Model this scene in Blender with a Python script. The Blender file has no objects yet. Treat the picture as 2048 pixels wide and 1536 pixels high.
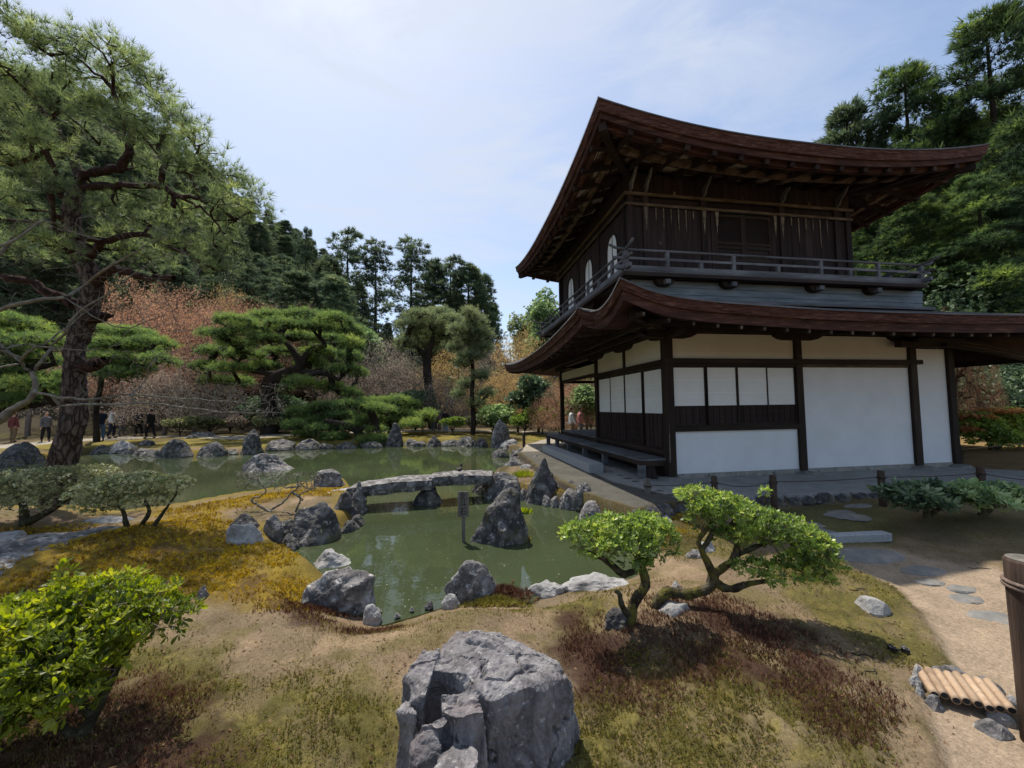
import bpy, bmesh, math, random
import numpy as np
from mathutils import Vector, Matrix, noise as mnoise

random.seed(7)
RS = np.random.RandomState(11)
SC = bpy.context.scene
COL = SC.collection

# ------------------------------------------------------------------ camera
CAMP = np.array([-4.497, -7.5, 1.407])
FPX, PITCH, ROLL, YAW = 793.96, 0.057, -0.013, 0.162
_cp, _sp, _cy, _sy = math.cos(PITCH), math.sin(PITCH), math.cos(YAW), math.sin(YAW)
FW = np.array([_sy*_cp, _cy*_cp, _sp])
_r0 = np.array([_cy, -_sy, 0.0]); _u0 = np.cross(_r0, FW)
RT = math.cos(ROLL)*_r0 + math.sin(ROLL)*_u0
UP = -math.sin(ROLL)*_r0 + math.cos(ROLL)*_u0
cam_d = bpy.data.cameras.new('camera')
cam = bpy.data.objects.new('camera', cam_d); COL.objects.link(cam)
cam_d.sensor_width = 36.0; cam_d.lens = FPX/2048*36.0
cam_d.clip_start = 0.05; cam_d.clip_end = 2000
M4 = Matrix.Identity(4)
for i in range(3):
    M4[i][0], M4[i][1], M4[i][2], M4[i][3] = RT[i], UP[i], -FW[i], CAMP[i]
cam.matrix_world = M4
SC.camera = cam

# ------------------------------------------------------------------ light
SUN_EL = math.radians(63.5)
SUN_AZ = math.radians(-24.0)          # from +Y towards +X
sky_w = bpy.data.worlds.new('World'); SC.world = sky_w; sky_w.use_nodes = True
nt = sky_w.node_tree; nt.nodes.clear()
N = nt.nodes.new; Lk = nt.links.new
wo = N('ShaderNodeOutputWorld'); bg = N('ShaderNodeBackground'); sk = N('ShaderNodeTexSky')
sk.sky_type = 'NISHITA'; sk.sun_disc = False; sk.sun_elevation = SUN_EL; sk.sun_rotation = SUN_AZ
sk.air_density = 1.0; sk.dust_density = 1.2; sk.ozone_density = 1.4
bg.inputs['Strength'].default_value = 0.115
# thin high cirrus, streaky, thicker towards the sun
tc = N('ShaderNodeTexCoord'); mp = N('ShaderNodeMapping'); mp.inputs['Scale'].default_value = (1.1, 2.6, 5.0)
mp.inputs['Rotation'].default_value = (0.35, 0.5, 0.6)
n1 = N('ShaderNodeTexNoise'); n1.inputs['Scale'].default_value = 1.7; n1.inputs['Detail'].default_value = 9
n1.inputs['Roughness'].default_value = 0.62; n1.inputs['Distortion'].default_value = 0.7
n2 = N('ShaderNodeTexNoise'); n2.inputs['Scale'].default_value = 1.1; n2.inputs['Detail'].default_value = 3
r1 = N('ShaderNodeValToRGB'); r1.color_ramp.elements[0].position = 0.40; r1.color_ramp.elements[1].position = 0.64
r2 = N('ShaderNodeMapRange'); r2.inputs['From Min'].default_value = 0.3; r2.inputs['From Max'].default_value = 0.7
Lk(tc.outputs['Generated'], mp.inputs['Vector']); Lk(mp.outputs['Vector'], n1.inputs['Vector'])
Lk(tc.outputs['Generated'], n2.inputs['Vector']); Lk(n1.outputs['Fac'], r1.inputs['Fac']); Lk(n2.outputs['Fac'], r2.inputs['Value'])
sd = (math.sin(SUN_AZ)*math.cos(SUN_EL), math.cos(SUN_AZ)*math.cos(SUN_EL), math.sin(SUN_EL))
dot = N('ShaderNodeVectorMath'); dot.operation = 'DOT_PRODUCT'; dot.inputs[1].default_value = sd
Lk(tc.outputs['Generated'], dot.inputs[0])
halo = N('ShaderNodeMapRange'); halo.inputs['From Min'].default_value = 0.45; halo.inputs['From Max'].default_value = 1.0
halo.inputs['To Min'].default_value = 0.0; halo.inputs['To Max'].default_value = 0.55
Lk(dot.outputs['Value'], halo.inputs['Value'])
mu = N('ShaderNodeMath'); mu.operation = 'MULTIPLY'; Lk(r1.outputs['Color'], mu.inputs[0]); Lk(r2.outputs['Result'], mu.inputs[1])
ad = N('ShaderNodeMath'); ad.operation = 'MULTIPLY_ADD'; ad.inputs[1].default_value = 0.62; Lk(mu.outputs[0], ad.inputs[0]); Lk(halo.outputs['Result'], ad.inputs[2])
ad.use_clamp = True
base = N('ShaderNodeMath'); base.operation = 'MAXIMUM'; base.inputs[1].default_value = 0.16; Lk(ad.outputs[0], base.inputs[0])
mx = N('ShaderNodeMix'); mx.data_type = 'RGBA'; mx.inputs['B'].default_value = (3.75, 4.1, 4.75, 1)
Lk(base.outputs[0], mx.inputs['Factor']); Lk(sk.outputs['Color'], mx.inputs['A'])
Lk(mx.outputs['Result'], bg.inputs['Color']); Lk(bg.outputs['Background'], wo.inputs['Surface'])

sun_d = bpy.data.lights.new('sun', 'SUN'); sun_d.energy = 3.4; sun_d.angle = math.radians(0.55); sun_d.color = (1.0, 0.945, 0.86)
sun = bpy.data.objects.new('sun', sun_d); COL.objects.link(sun); sun.location = (-10, 10, 30)
sun.rotation_euler = Vector(sd).to_track_quat('Z', 'Y').to_euler()
vs = SC.view_settings; SC.display_settings.display_device = 'sRGB'
vs.view_transform = 'Standard'; vs.look = 'None'; vs.exposure = 0.72; vs.gamma = 1.0; vs.use_curve_mapping = False
SC.cycles.max_bounces = 6; SC.cycles.transparent_max_bounces = 6; SC.cycles.diffuse_bounces = 3
SC.cycles.glossy_bounces = 3; SC.cycles.transmission_bounces = 3; SC.cycles.caustics_reflective = False; SC.cycles.caustics_refractive = False

# ------------------------------------------------------------------ pixel helpers (photo pixels, 2048 wide)
def ray(u, v):
    return FW + RT*((u-1024)/FPX) + UP*((768-v)/FPX)
def px(u, v, z=-0.25):
    d = ray(u, v); t = (z-CAMP[2])/d[2]
    return CAMP + d*t
def pd(u, v, depth):
    return CAMP + ray(u, v)*depth
def depth_of(p):
    return float((np.asarray(p)-CAMP) @ FW)
def onY(u, v, Y):
    d = ray(u, v); return CAMP + d*((Y-CAMP[1])/d[1])
def onX(u, v, X):
    d = ray(u, v); return CAMP + d*((X-CAMP[0])/d[0])
def ld(L, D):                                  # lateral / depth (ground plan) to world xy
    return CAMP[0]+_sy*D+_cy*L, CAMP[1]+_cy*D-_sy*L

# ------------------------------------------------------------------ vector noise
def _h(ix, iy, iz, s):
    n = (ix*374761393 + iy*668265263 + iz*2147483647 + s*974634777) & 0xffffffff
    n = ((n ^ (n >> 13))*1274126177) & 0xffffffff
    n = n ^ (n >> 16)
    return (n & 0xffff)/65535.0
def vnoise(p, s=0):
    p = np.asarray(p, float); i = np.floor(p).astype(np.int64); f = p-i; f = f*f*(3-2*f)
    x, y, z = i[..., 0], i[..., 1], i[..., 2]; r = 0
    for dx in (0, 1):
        for dy in (0, 1):
            for dz in (0, 1):
                w = (f[..., 0] if dx else 1-f[..., 0])*(f[..., 1] if dy else 1-f[..., 1])*(f[..., 2] if dz else 1-f[..., 2])
                r = r + w*_h(x+dx, y+dy, z+dz, s)
    return r*2-1
def fbm(p, o=4, s=0, g=0.5):
    p = np.asarray(p, float); r = 0; a = 1.0
    for k in range(o):
        r = r + a*vnoise(p*(2.03**k)+k*7.3, s+k); a *= g
    return r
def fbm2(x, y, sc, o=4, s=0):
    return fbm(np.stack([x*sc, y*sc, np.zeros_like(x)+s*1.7], -1), o, s)
def sstep(x, a, b):
    t = np.clip((x-a)/(b-a), 0, 1); return t*t*(3-2*t)

# ------------------------------------------------------------------ mesh helpers
def tag(o, label=None, cat=None, group=None, kind=None):
    if label: o['label'] = label
    if cat: o['category'] = cat
    if group: o['group'] = group
    if kind: o['kind'] = kind
    return o
def empty(name, loc=(0, 0, 0), label=None, cat=None, group=None, rz=0):
    o = bpy.data.objects.new(name, None); COL.objects.link(o); o.location = loc; o.rotation_euler = (0, 0, rz)
    o.empty_display_size = 0.1
    return tag(o, label, cat, group)
def link(name, me, parent=None, loc=None):
    o = bpy.data.objects.new(name, me); COL.objects.link(o)
    if parent is not None: o.parent = parent
    if loc is not None: o.location = loc
    return o
def np_mesh(name, v, f, mats, smooth=False, mi=None, attr=None, cols=None):
    """v (n,3); f (m,3|4) or list of arrays of equal-width rows"""
    fl = f if isinstance(f, list) else [f]
    fl = [np.asarray(a, np.int32) for a in fl if len(a)]
    me = bpy.data.meshes.new(name)
    v = np.asarray(v, np.float32)
    me.vertices.add(len(v)); me.vertices.foreach_set('co', v.ravel())
    idx = np.concatenate([a.ravel() for a in fl]); tot = np.concatenate([np.full(len(a), a.shape[1], np.int32) for a in fl])
    st = np.concatenate([[0], np.cumsum(tot)[:-1]]).astype(np.int32)
    me.loops.add(len(idx)); me.loops.foreach_set('vertex_index', idx)
    me.polygons.add(len(tot)); me.polygons.foreach_set('loop_start', st); me.polygons.foreach_set('loop_total', tot)
    me.polygons.foreach_set('use_smooth', np.full(len(tot), bool(smooth)))
    for m in (mats if isinstance(mats, (list, tuple)) else [mats]): me.materials.append(m)
    if mi is not None: me.polygons.foreach_set('material_index', np.asarray(mi, np.int32))
    me.update(calc_edges=True)
    if attr is not None:
        for k, a in attr.items():
            at = me.attributes.new(k, 'FLOAT', 'POINT'); at.data.foreach_set('value', np.asarray(a, np.float32))
    if cols is not None:
        at = me.attributes.new('Col', 'FLOAT_COLOR', 'POINT')
        c = np.ones((len(v), 4), np.float32); c[:, :3] = cols; at.data.foreach_set('color', c.ravel())
    me.validate(clean_customdata=False)
    return me

class MB:
    """collects boxes, beams, tubes, prisms; builds ONE mesh object"""
    def __init__(s): s.v = []; s.f = []; s.n = 0
    def add(s, v, f):
        s.v += [tuple(p) for p in v]; s.f += [tuple(i+s.n for i in q) for q in f]; s.n += len(v); return s
    def box(s, x0, x1, y0, y1, z0, z1):
        v = [(x0, y0, z0), (x1, y0, z0), (x1, y1, z0), (x0, y1, z0), (x0, y0, z1), (x1, y0, z1), (x1, y1, z1), (x0, y1, z1)]
        return s.add(v, [(3, 2, 1, 0), (4, 5, 6, 7), (0, 1, 5, 4), (1, 2, 6, 5), (2, 3, 7, 6), (3, 0, 4, 7)])
    def beam(s, a, b, w, h, up=(0, 0, 1)):
        a = Vector(a); b = Vector(b); d = (b-a).normalized(); up = Vector(up)
        sd_ = d.cross(up).normalized(); u = sd_.cross(d).normalized()
        v = []
        for p in (a, b):
            for sx, sz in ((-1, -1), (1, -1), (1, 1), (-1, 1)): v.append(p+sd_*(sx*w/2)+u*(sz*h/2))
        return s.add(v, [(0, 1, 2, 3), (7, 6, 5, 4), (0, 4, 5, 1), (1, 5, 6, 2), (2, 6, 7, 3), (3, 7, 4, 0)])
    def tube(s, pts, rad, n=8, caps=True):
        pts = [Vector(p) for p in pts]; k = len(pts); rad = [rad]*k if isinstance(rad, (int, float)) else list(rad)
        v = []; f = []; ref = None
        for i, p in enumerate(pts):
            d = (pts[min(i+1, k-1)]-pts[max(i-1, 0)]).normalized()
            if ref is None: ref = d.orthogonal().normalized()
            ref = (ref-d*ref.dot(d)).normalized(); b2 = d.cross(ref)
            for j in range(n):
                t = 2*math.pi*j/n; v.append(p+(ref*math.cos(t)+b2*math.sin(t))*rad[i])
        for i in range(k-1):
            for j in range(n):
                a = i*n+j; b = i*n+(j+1) % n; f.append((a, b, b+n, a+n))
        if caps: f.append(tuple(range(n-1, -1, -1))); f.append(tuple(range((k-1)*n, k*n)))
        return s.add(v, f)
    def prism(s, poly, axis, a0, a1):
        """poly: list of 2-D points in the plane perpendicular to axis ('x': (y,z), 'y': (x,z), 'z': (x,y))"""
        n = len(poly)
        def P(p, a): return {'x': (a, p[0], p[1]), 'y': (p[0], a, p[1]), 'z': (p[0], p[1], a)}[axis]
        v = [P(p, a0) for p in poly]+[P(p, a1) for p in poly]
        f = [tuple(range(n-1, -1, -1)), tuple(range(n, 2*n))]+[(i, (i+1) % n, (i+1) % n+n, i+n) for i in range(n)]
        return s.add(v, f)
    def build(s, name, m, parent=None, smooth=False, bevel=0, recalc=True):
        me = bpy.data.meshes.new(name); me.from_pydata([tuple(p) for p in s.v], [], s.f)
        if recalc or bevel:
            bm = bmesh.new(); bm.from_mesh(me); bmesh.ops.recalc_face_normals(bm, faces=bm.faces)
            if bevel: bmesh.ops.bevel(bm, geom=[e for e in bm.edges if e.is_manifold and e.calc_face_angle(0) > 0.6], offset=bevel, segments=1, affect='EDGES', profile=0.5)
            bm.to_mesh(me); bm.free()
        me.materials.append(m)
        if smooth: me.polygons.foreach_set('use_smooth', [True]*len(me.polygons))
        return link(name, me, parent)
def bx(name, x0, x1, y0, y1, z0, z1, m, parent=None, bevel=0): return MB().box(x0, x1, y0, y1, z0, z1).build(name, m, parent, bevel=bevel)

# scatter a template (tv, tf) at many places: rot (n,3,3), scale (n,) or (n,3)
def scatter(tv, tf, pos, rot, scale):
    tv = np.asarray(tv, float); tf = np.asarray(tf); n = len(pos); k = len(tv)
    sc_ = np.asarray(scale, float); sc_ = sc_[:, None, None] if sc_.ndim == 1 else sc_[:, None, :]
    w = np.einsum('nij,nkj->nki', rot, tv[None]*sc_)+np.asarray(pos)[:, None, :]
    f = tf[None]+(np.arange(n)*k)[:, None, None]
    return w.reshape(-1, 3), f.reshape(-1, tf.shape[1])
def frames(dirs, spin):
    d = np.asarray(dirs, float); d = d/np.linalg.norm(d, axis=1, keepdims=True)
    r = np.where(np.abs(d[:, 2:3]) < 0.9, np.array([[0, 0, 1.0]]), np.array([[1.0, 0, 0]]))
    a = np.cross(r, d); a /= np.linalg.norm(a, axis=1, keepdims=True); b = np.cross(d, a)
    c, s = np.cos(spin)[:, None], np.sin(spin)[:, None]
    return np.stack([a*c+b*s, -a*s+b*c, d], -1)     # columns; local z -> dir
def rdirs(n, R=RS):
    d = R.normal(size=(n, 3)); return d/np.linalg.norm(d, axis=1, keepdims=True)

# ------------------------------------------------------------------ materials
def srgb(*c):
    return tuple(((x/255)/12.92 if x/255 <= 0.04045 else ((x/255+0.055)/1.055)**2.4) for x in c)
def newmat(name):
    m = bpy.data.materials.new(name); m.use_nodes = True; t = m.node_tree
    return m, t, t.nodes['Principled BSDF']
def ramp_node(t, stops):
    r = t.nodes.new('ShaderNodeValToRGB'); e = r.color_ramp.elements
    while len(e) < len(stops): e.new(0.5)
    for i, (p, c) in enumerate(stops): e[i].position = p; e[i].color = (*c, 1)
    return r
def noise_mat(name, stops, scale=6, detail=8, rough=0.85, bump=0.3, bscale=None, dist=0.02, stretch=None, distort=0.3, spec=0.3, extra=None, rgh=0.6, island=0.0):
    """island: brightness jitter per object (pieces of one kind differ a little)"""
    m, t, p = newmat(name); N_ = t.nodes.new; L_ = t.links.new
    c = N_('ShaderNodeTexCoord'); mp_ = N_('ShaderNodeMapping'); L_(c.outputs['Object'], mp_.inputs['Vector'])
    if stretch: mp_.inputs['Scale'].default_value = stretch
    n_ = N_('ShaderNodeTexNoise'); n_.inputs['Scale'].default_value = scale; n_.inputs['Detail'].default_value = detail; n_.inputs['Distortion'].default_value = distort
    n_.inputs['Roughness'].default_value = rgh
    L_(mp_.outputs['Vector'], n_.inputs['Vector']); r_ = ramp_node(t, stops); L_(n_.outputs['Fac'], r_.inputs['Fac'])
    out = r_.outputs['Color']
    if extra:                                   # second patchy layer: (colour, scale, lo, hi, fac)
        for (cc, s2, lo, hi, fac) in extra:
            n3 = N_('ShaderNodeTexNoise'); n3.inputs['Scale'].default_value = s2; n3.inputs['Detail'].default_value = 8; n3.inputs['Roughness'].default_value = 0.65
            L_(mp_.outputs['Vector'] if stretch is None else c.outputs['Object'], n3.inputs['Vector'])
            mr = N_('ShaderNodeMapRange'); mr.inputs['From Min'].default_value = lo; mr.inputs['From Max'].default_value = hi; mr.inputs['To Max'].default_value = fac
            L_(n3.outputs['Fac'], mr.inputs['Value'])
            mm = N_('ShaderNodeMix'); mm.data_type = 'RGBA'; mm.inputs['B'].default_value = (*cc, 1)
            L_(mr.outputs['Result'], mm.inputs['Factor']); L_(out, mm.inputs['A']); out = mm.outputs['Result']
    if island:
        oi = N_('ShaderNodeObjectInfo'); mr = N_('ShaderNodeMapRange'); mr.inputs['To Min'].default_value = 1-island; mr.inputs['To Max'].default_value = 1+island
        L_(oi.outputs['Random'], mr.inputs['Value'])
        hs = N_('ShaderNodeHueSaturation'); L_(mr.outputs['Result'], hs.inputs['Value']); L_(out, hs.inputs['Color']); out = hs.outputs['Color']
    L_(out, p.inputs['Base Color']); p.inputs['Roughness'].default_value = rough; p.inputs['Specular IOR Level'].default_value = spec
    if bump:
        nb = N_('ShaderNodeTexNoise'); nb.inputs['Scale'].default_value = bscale or scale*3; nb.inputs['Detail'].default_value = 8; nb.inputs['Roughness'].default_value = 0.6
        L_(mp_.outputs['Vector'], nb.inputs['Vector']); b_ = N_('ShaderNodeBump'); b_.inputs['Strength'].default_value = bump; b_.inputs['Distance'].default_value = dist
        L_(nb.outputs['Fac'], b_.inputs['Height']); L_(b_.outputs['Normal'], p.inputs['Normal'])
    return m
def leaf_mat(name, cols, trans=0.35, rough=0.5, spec=0.35, tcol=None, nscale=1.2):
    """colour from the per-leaf attribute 'var' plus broad noise; part of the light passes through"""
    m, t, p = newmat(name); N_ = t.nodes.new; L_ = t.links.new
    a = N_('ShaderNodeAttribute'); a.attribute_name = 'var'
    c = N_('ShaderNodeTexCoord'); n_ = N_('ShaderNodeTexNoise'); n_.inputs['Scale'].default_value = nscale; n_.inputs['Detail'].default_value = 3
    L_(c.outputs['Object'], n_.inputs['Vector'])
    mr = N_('ShaderNodeMapRange'); mr.inputs['From Min'].default_value = 0.3; mr.inputs['From Max'].default_value = 0.7; mr.inputs['To Min'].default_value = -0.3; mr.inputs['To Max'].default_value = 0.3
    L_(n_.outputs['Fac'], mr.inputs['Value'])
    ad_ = N_('ShaderNodeMath'); ad_.operation = 'ADD'; L_(a.outputs['Fac'], ad_.inputs[0]); L_(mr.outputs['Result'], ad_.inputs[1])
    r_ = ramp_node(t, [(i/(len(cols)-1), cc) for i, cc in enumerate(cols)]); L_(ad_.outputs[0], r_.inputs['Fac'])
    oi = N_('ShaderNodeObjectInfo'); mo = N_('ShaderNodeMapRange'); mo.inputs['To Min'].default_value = 1.05; mo.inputs['To Max'].default_value = 1.5
    L_(oi.outputs['Random'], mo.inputs['Value']); hs = N_('ShaderNodeHueSaturation'); L_(mo.outputs['Result'], hs.inputs['Value']); L_(r_.outputs['Color'], hs.inputs['Color'])
    L_(hs.outputs['Color'], p.inputs['Base Color']); p.inputs['Roughness'].default_value = rough; p.inputs['Specular IOR Level'].default_value = spec
    tr = N_('ShaderNodeBsdfTranslucent'); hs2 = N_('ShaderNodeHueSaturation'); hs2.inputs['Value'].default_value = 1.5; hs2.inputs['Saturation'].default_value = 1.1
    L_(hs.outputs['Color'], hs2.inputs['Color']); L_(hs2.outputs['Color'], tr.inputs['Color'])
    mx_ = N_('ShaderNodeMixShader'); mx_.inputs['Fac'].default_value = trans
    L_(p.outputs['BSDF'], mx_.inputs[1]); L_(tr.outputs['BSDF'], mx_.inputs[2]); L_(mx_.outputs['Shader'], t.nodes['Material Output'].inputs['Surface'])
    return m

MT = {}
MT['dark_wood'] = noise_mat('dark_wood', [(0.25, (0.012, 0.008, 0.006)), (0.6, (0.032, 0.020, 0.014)), (0.85, (0.075, 0.052, 0.036))], 7, stretch=(1, 1, 0.12), rough=0.75, bump=0.35, spec=0.25, island=0.2)
MT['dark_wood_h'] = noise_mat('dark_wood_lengthwise', [(0.25, (0.012, 0.008, 0.006)), (0.6, (0.034, 0.021, 0.015)), (0.85, (0.08, 0.055, 0.038))], 7, stretch=(0.15, 0.15, 1), rough=0.75, bump=0.35, spec=0.25, island=0.2)
MT['old_board'] = noise_mat('weathered_black_board', [(0.3, (0.014, 0.010, 0.010)), (0.62, (0.040, 0.026, 0.024)), (0.9, (0.10, 0.075, 0.06))], 9, stretch=(1.2, 1.2, 0.08), rough=0.8, bump=0.4, spec=0.2, island=0.3, extra=[((0.16, 0.12, 0.09), 5, 0.66, 0.75, 0.6)])
MT['pale_wood'] = noise_mat('bleached_pale_wood', [(0.25, (0.028, 0.020, 0.015)), (0.5, (0.095, 0.068, 0.046)), (0.8, (0.21, 0.165, 0.12))], 9, stretch=(0.25, 0.25, 1), rough=0.85, bump=0.4, spec=0.2, island=0.25)
MT['grey_wood'] = noise_mat('silvered_grey_wood', [(0.25, (0.045, 0.045, 0.048)), (0.55, (0.125, 0.125, 0.132)), (0.85, (0.24, 0.24, 0.25))], 8, stretch=(0.2, 0.2, 1), rough=0.8, bump=0.35, spec=0.3, island=0.15)
MT['blue_board'] = noise_mat('blue_grey_board', [(0.3, (0.10, 0.13, 0.15)), (0.6, (0.20, 0.24, 0.27)), (0.85, (0.30, 0.34, 0.36))], 4, stretch=(0.3, 1, 2), rough=0.75, bump=0.2, spec=0.3, island=0.1)
MT['bark_eave'] = noise_mat('layered_cypress_bark_edge', [(0.28, (0.018, 0.009, 0.008)), (0.46, (0.072, 0.030, 0.023)), (0.58, (0.13, 0.062, 0.048)), (0.72, (0.30, 0.21, 0.18))], 5.0, stretch=(1, 1, 7), rgh=0.78, rough=0.8, bump=0.5, bscale=8, spec=0.25)
MT['bark_under'] = noise_mat('red_brown_soffit_edge', [(0.3, (0.020, 0.009, 0.008)), (0.55, (0.065, 0.027, 0.020)), (0.8, (0.17, 0.095, 0.065))], 4, stretch=(0.6, 0.6, 5), rough=0.8, bump=0.3, spec=0.25)
MT['soffit_streak'] = noise_mat('flaking_pale_batten', [(0.42, (0.025, 0.014, 0.014)), (0.53, (0.08, 0.06, 0.055)), (0.62, (0.38, 0.34, 0.30))], 2.2, detail=4, rough=0.85, bump=0.2, spec=0.2, island=0.35)
MT['bleached'] = noise_mat('bleached_bare_wood', [(0.3, (0.06, 0.045, 0.032)), (0.55, (0.20, 0.165, 0.125)), (0.8, (0.38, 0.33, 0.26))], 12, rough=0.85, bump=0.2, spec=0.2, island=0.3)
MT['tan_beam'] = noise_mat('rubbed_tan_beam', [(0.3, (0.04, 0.026, 0.020)), (0.55, (0.15, 0.105, 0.080)), (0.8, (0.28, 0.22, 0.175))], 5, rough=0.85, bump=0.2, spec=0.2)
MT['soffit'] = noise_mat('dark_red_soffit_board', [(0.3, (0.040, 0.018, 0.020)), (0.6, (0.095, 0.045, 0.043)), (0.85, (0.20, 0.12, 0.10))], 6, stretch=(1, 1, 1), rough=0.85, bump=0.2, spec=0.2, island=0.35)
MT['rafter'] = noise_mat('rafter_wood', [(0.3, (0.012, 0.008, 0.008)), (0.6, (0.032, 0.020, 0.016)), (0.85, (0.11, 0.075, 0.05))], 7, rough=0.8, bump=0.3, spec=0.2, island=0.35)
MT['shingle'] = noise_mat('bark_shingle_roof', [(0.3, (0.035, 0.030, 0.030)), (0.6, (0.085, 0.075, 0.07)), (0.85, (0.16, 0.145, 0.13))], 14, rough=0.9, bump=0.6, bscale=22, dist=0.03, spec=0.2)
MT['plaster'] = noise_mat('white_plaster', [(0.3, (0.70, 0.71, 0.72)), (0.7, (0.78, 0.785, 0.79))], 1.6, extra=[((0.60, 0.59, 0.56), 0.9, 0.50, 0.75, 0.35), ((0.55, 0.53, 0.49), 7, 0.66, 0.74, 0.3)], rough=0.9, bump=0.05, bscale=60, dist=0.004, spec=0.15)
MT['plaster_old'] = noise_mat('yellowed_plaster', [(0.3, (0.64, 0.61, 0.54)), (0.7, (0.73, 0.70, 0.63))], 1.3, rough=0.9, bump=0.05, bscale=60, dist=0.004, spec=0.15)
MT['paper'] = noise_mat('shoji_paper', [(0.3, (0.72, 0.72, 0.70)), (0.7, (0.80, 0.80, 0.78))], 2.0, rough=0.8, bump=0.02, spec=0.15)
MT['paper_seam'] = noise_mat('paper_seam', [(0.3, (0.84, 0.84, 0.82)), (0.7, (0.88, 0.88, 0.86))], 2.0, rough=0.8, bump=0.0, spec=0.15)
MT['stone_base'] = noise_mat('foundation_plaster', [(0.3, (0.20, 0.19, 0.165)), (0.7, (0.36, 0.34, 0.30))], 5, rough=0.95, bump=0.4, spec=0.15, extra=[((0.06, 0.055, 0.045), 7, 0.58, 0.68, 0.8)])
_rk = [(0.25, (0.030, 0.028, 0.027)), (0.42, (0.085, 0.080, 0.077)), (0.55, (0.19, 0.178, 0.17)), (0.72, (0.42, 0.395, 0.37))]
MT['rock'] = noise_mat('grey_rock', _rk, 5.5, detail=12, rgh=0.68, rough=0.9, bump=0.75, bscale=16, dist=0.03, spec=0.2, distort=0.6, extra=[((0.50, 0.475, 0.44), 13, 0.57, 0.62, 0.8), ((0.018, 0.017, 0.016), 7, 0.58, 0.66, 0.8), ((0.13, 0.12, 0.045), 3, 0.60, 0.72, 0.5)])
MT['rock_pale'] = noise_mat('pale_rock', [(0.25, (0.12, 0.115, 0.11)), (0.5, (0.30, 0.29, 0.275)), (0.8, (0.50, 0.48, 0.45))], 6, detail=10, rough=0.9, bump=0.7, bscale=16, dist=0.03, spec=0.2, extra=[((0.06, 0.058, 0.055), 9, 0.60, 0.68, 0.6)])
MT['rock_dark'] = noise_mat('dark_wet_rock', [(0.28, (0.016, 0.015, 0.015)), (0.48, (0.055, 0.051, 0.049)), (0.7, (0.22, 0.205, 0.19))], 6, detail=10, rough=0.75, bump=0.7, bscale=16, dist=0.03, spec=0.35, extra=[((0.36, 0.34, 0.315), 14, 0.59, 0.64, 0.75), ((0.10, 0.09, 0.025), 4, 0.54, 0.66, 0.7)])
MT['flag'] = noise_mat('flagstone', [(0.3, (0.13, 0.125, 0.115)), (0.7, (0.25, 0.235, 0.21))], 5, rough=0.9, bump=0.4, spec=0.2, extra=[((0.30, 0.23, 0.15), 4, 0.55, 0.7, 0.6)])
MT['granite'] = noise_mat('cut_granite', [(0.3, (0.24, 0.25, 0.25)), (0.7, (0.36, 0.37, 0.37))], 30, rough=0.9, bump=0.2, spec=0.2)
MT['moss'] = noise_mat('mossy_bark_green', [(0.3, (0.035, 0.035, 0.012)), (0.6, (0.10, 0.095, 0.025)), (0.85, (0.2, 0.17, 0.045))], 14, rough=0.95, bump=0.9, bscale=60, dist=0.02, spec=0.1)
MT['pine_bark'] = noise_mat('plated_pine_bark', [(0.3, (0.012, 0.009, 0.008)), (0.5, (0.060, 0.042, 0.034)), (0.8, (0.15, 0.115, 0.095))], 9, detail=10, stretch=(1.3, 1.3, 0.45), rough=0.95, bump=1.0, bscale=13, dist=0.06, spec=0.1)
MT['red_bark'] = noise_mat('reddish_branch_bark', [(0.3, (0.015, 0.009, 0.008)), (0.6, (0.055, 0.032, 0.026)), (0.85, (0.12, 0.08, 0.06))], 12, rough=0.95, bump=0.8, spec=0.1)
MT['pale_bark'] = noise_mat('pale_maple_bark', [(0.3, (0.10, 0.09, 0.07)), (0.6, (0.22, 0.20, 0.16)), (0.85, (0.36, 0.33, 0.28))], 10, rough=0.9, bump=0.5, spec=0.15)
MT['shrub_bark'] = noise_mat('grey_mossy_bark', [(0.3, (0.022, 0.018, 0.012)), (0.55, (0.07, 0.062, 0.035)), (0.85, (0.20, 0.18, 0.13))], 16, rough=0.95, bump=0.9, bscale=40, dist=0.02, spec=0.1)
MT['dark_bark'] = noise_mat('dark_trunk_bark', [(0.3, (0.015, 0.012, 0.010)), (0.7, (0.06, 0.047, 0.038))], 3, stretch=(1, 1, 0.3), rough=0.95, bump=0.7, spec=0.1)
MT['post_wood'] = noise_mat('weathered_post', [(0.3, (0.035, 0.022, 0.016)), (0.6, (0.10, 0.068, 0.050)), (0.85, (0.22, 0.17, 0.13))], 9, stretch=(1.5, 1.5, 0.12), rough=0.85, bump=0.5, spec=0.2)
MT['post_grey'] = noise_mat('grey_post', [(0.3, (0.08, 0.07, 0.055)), (0.7, (0.22, 0.20, 0.17))], 9, stretch=(1.5, 1.5, 0.2), rough=0.85, bump=0.5, spec=0.2)
MT['rope'] = noise_mat('palm_fibre_rope', [(0.3, (0.03, 0.022, 0.016)), (0.7, (0.12, 0.09, 0.07))], 40, rough=0.95, bump=0.8, spec=0.1)
MT['hemp'] = noise_mat('hemp_rope', [(0.3, (0.13, 0.09, 0.07)), (0.7, (0.34, 0.26, 0.21))], 60, rough=0.95, bump=0.8, spec=0.1)
MT['bamboo'] = noise_mat('dry_bamboo', [(0.3, (0.20, 0.13, 0.085)), (0.5, (0.34, 0.235, 0.15)), (0.8, (0.46, 0.34, 0.23))], 9, stretch=(1, 1, 1), rough=0.6, bump=0.2, spec=0.3, island=0.2, extra=[((0.09, 0.06, 0.04), 40, 0.60, 0.68, 0.6)])
MT['black'] = noise_mat('black_iron', [(0.3, (0.01, 0.01, 0.011)), (0.7, (0.03, 0.03, 0.032))], 20, rough=0.5, bump=0.1, spec=0.4)
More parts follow.
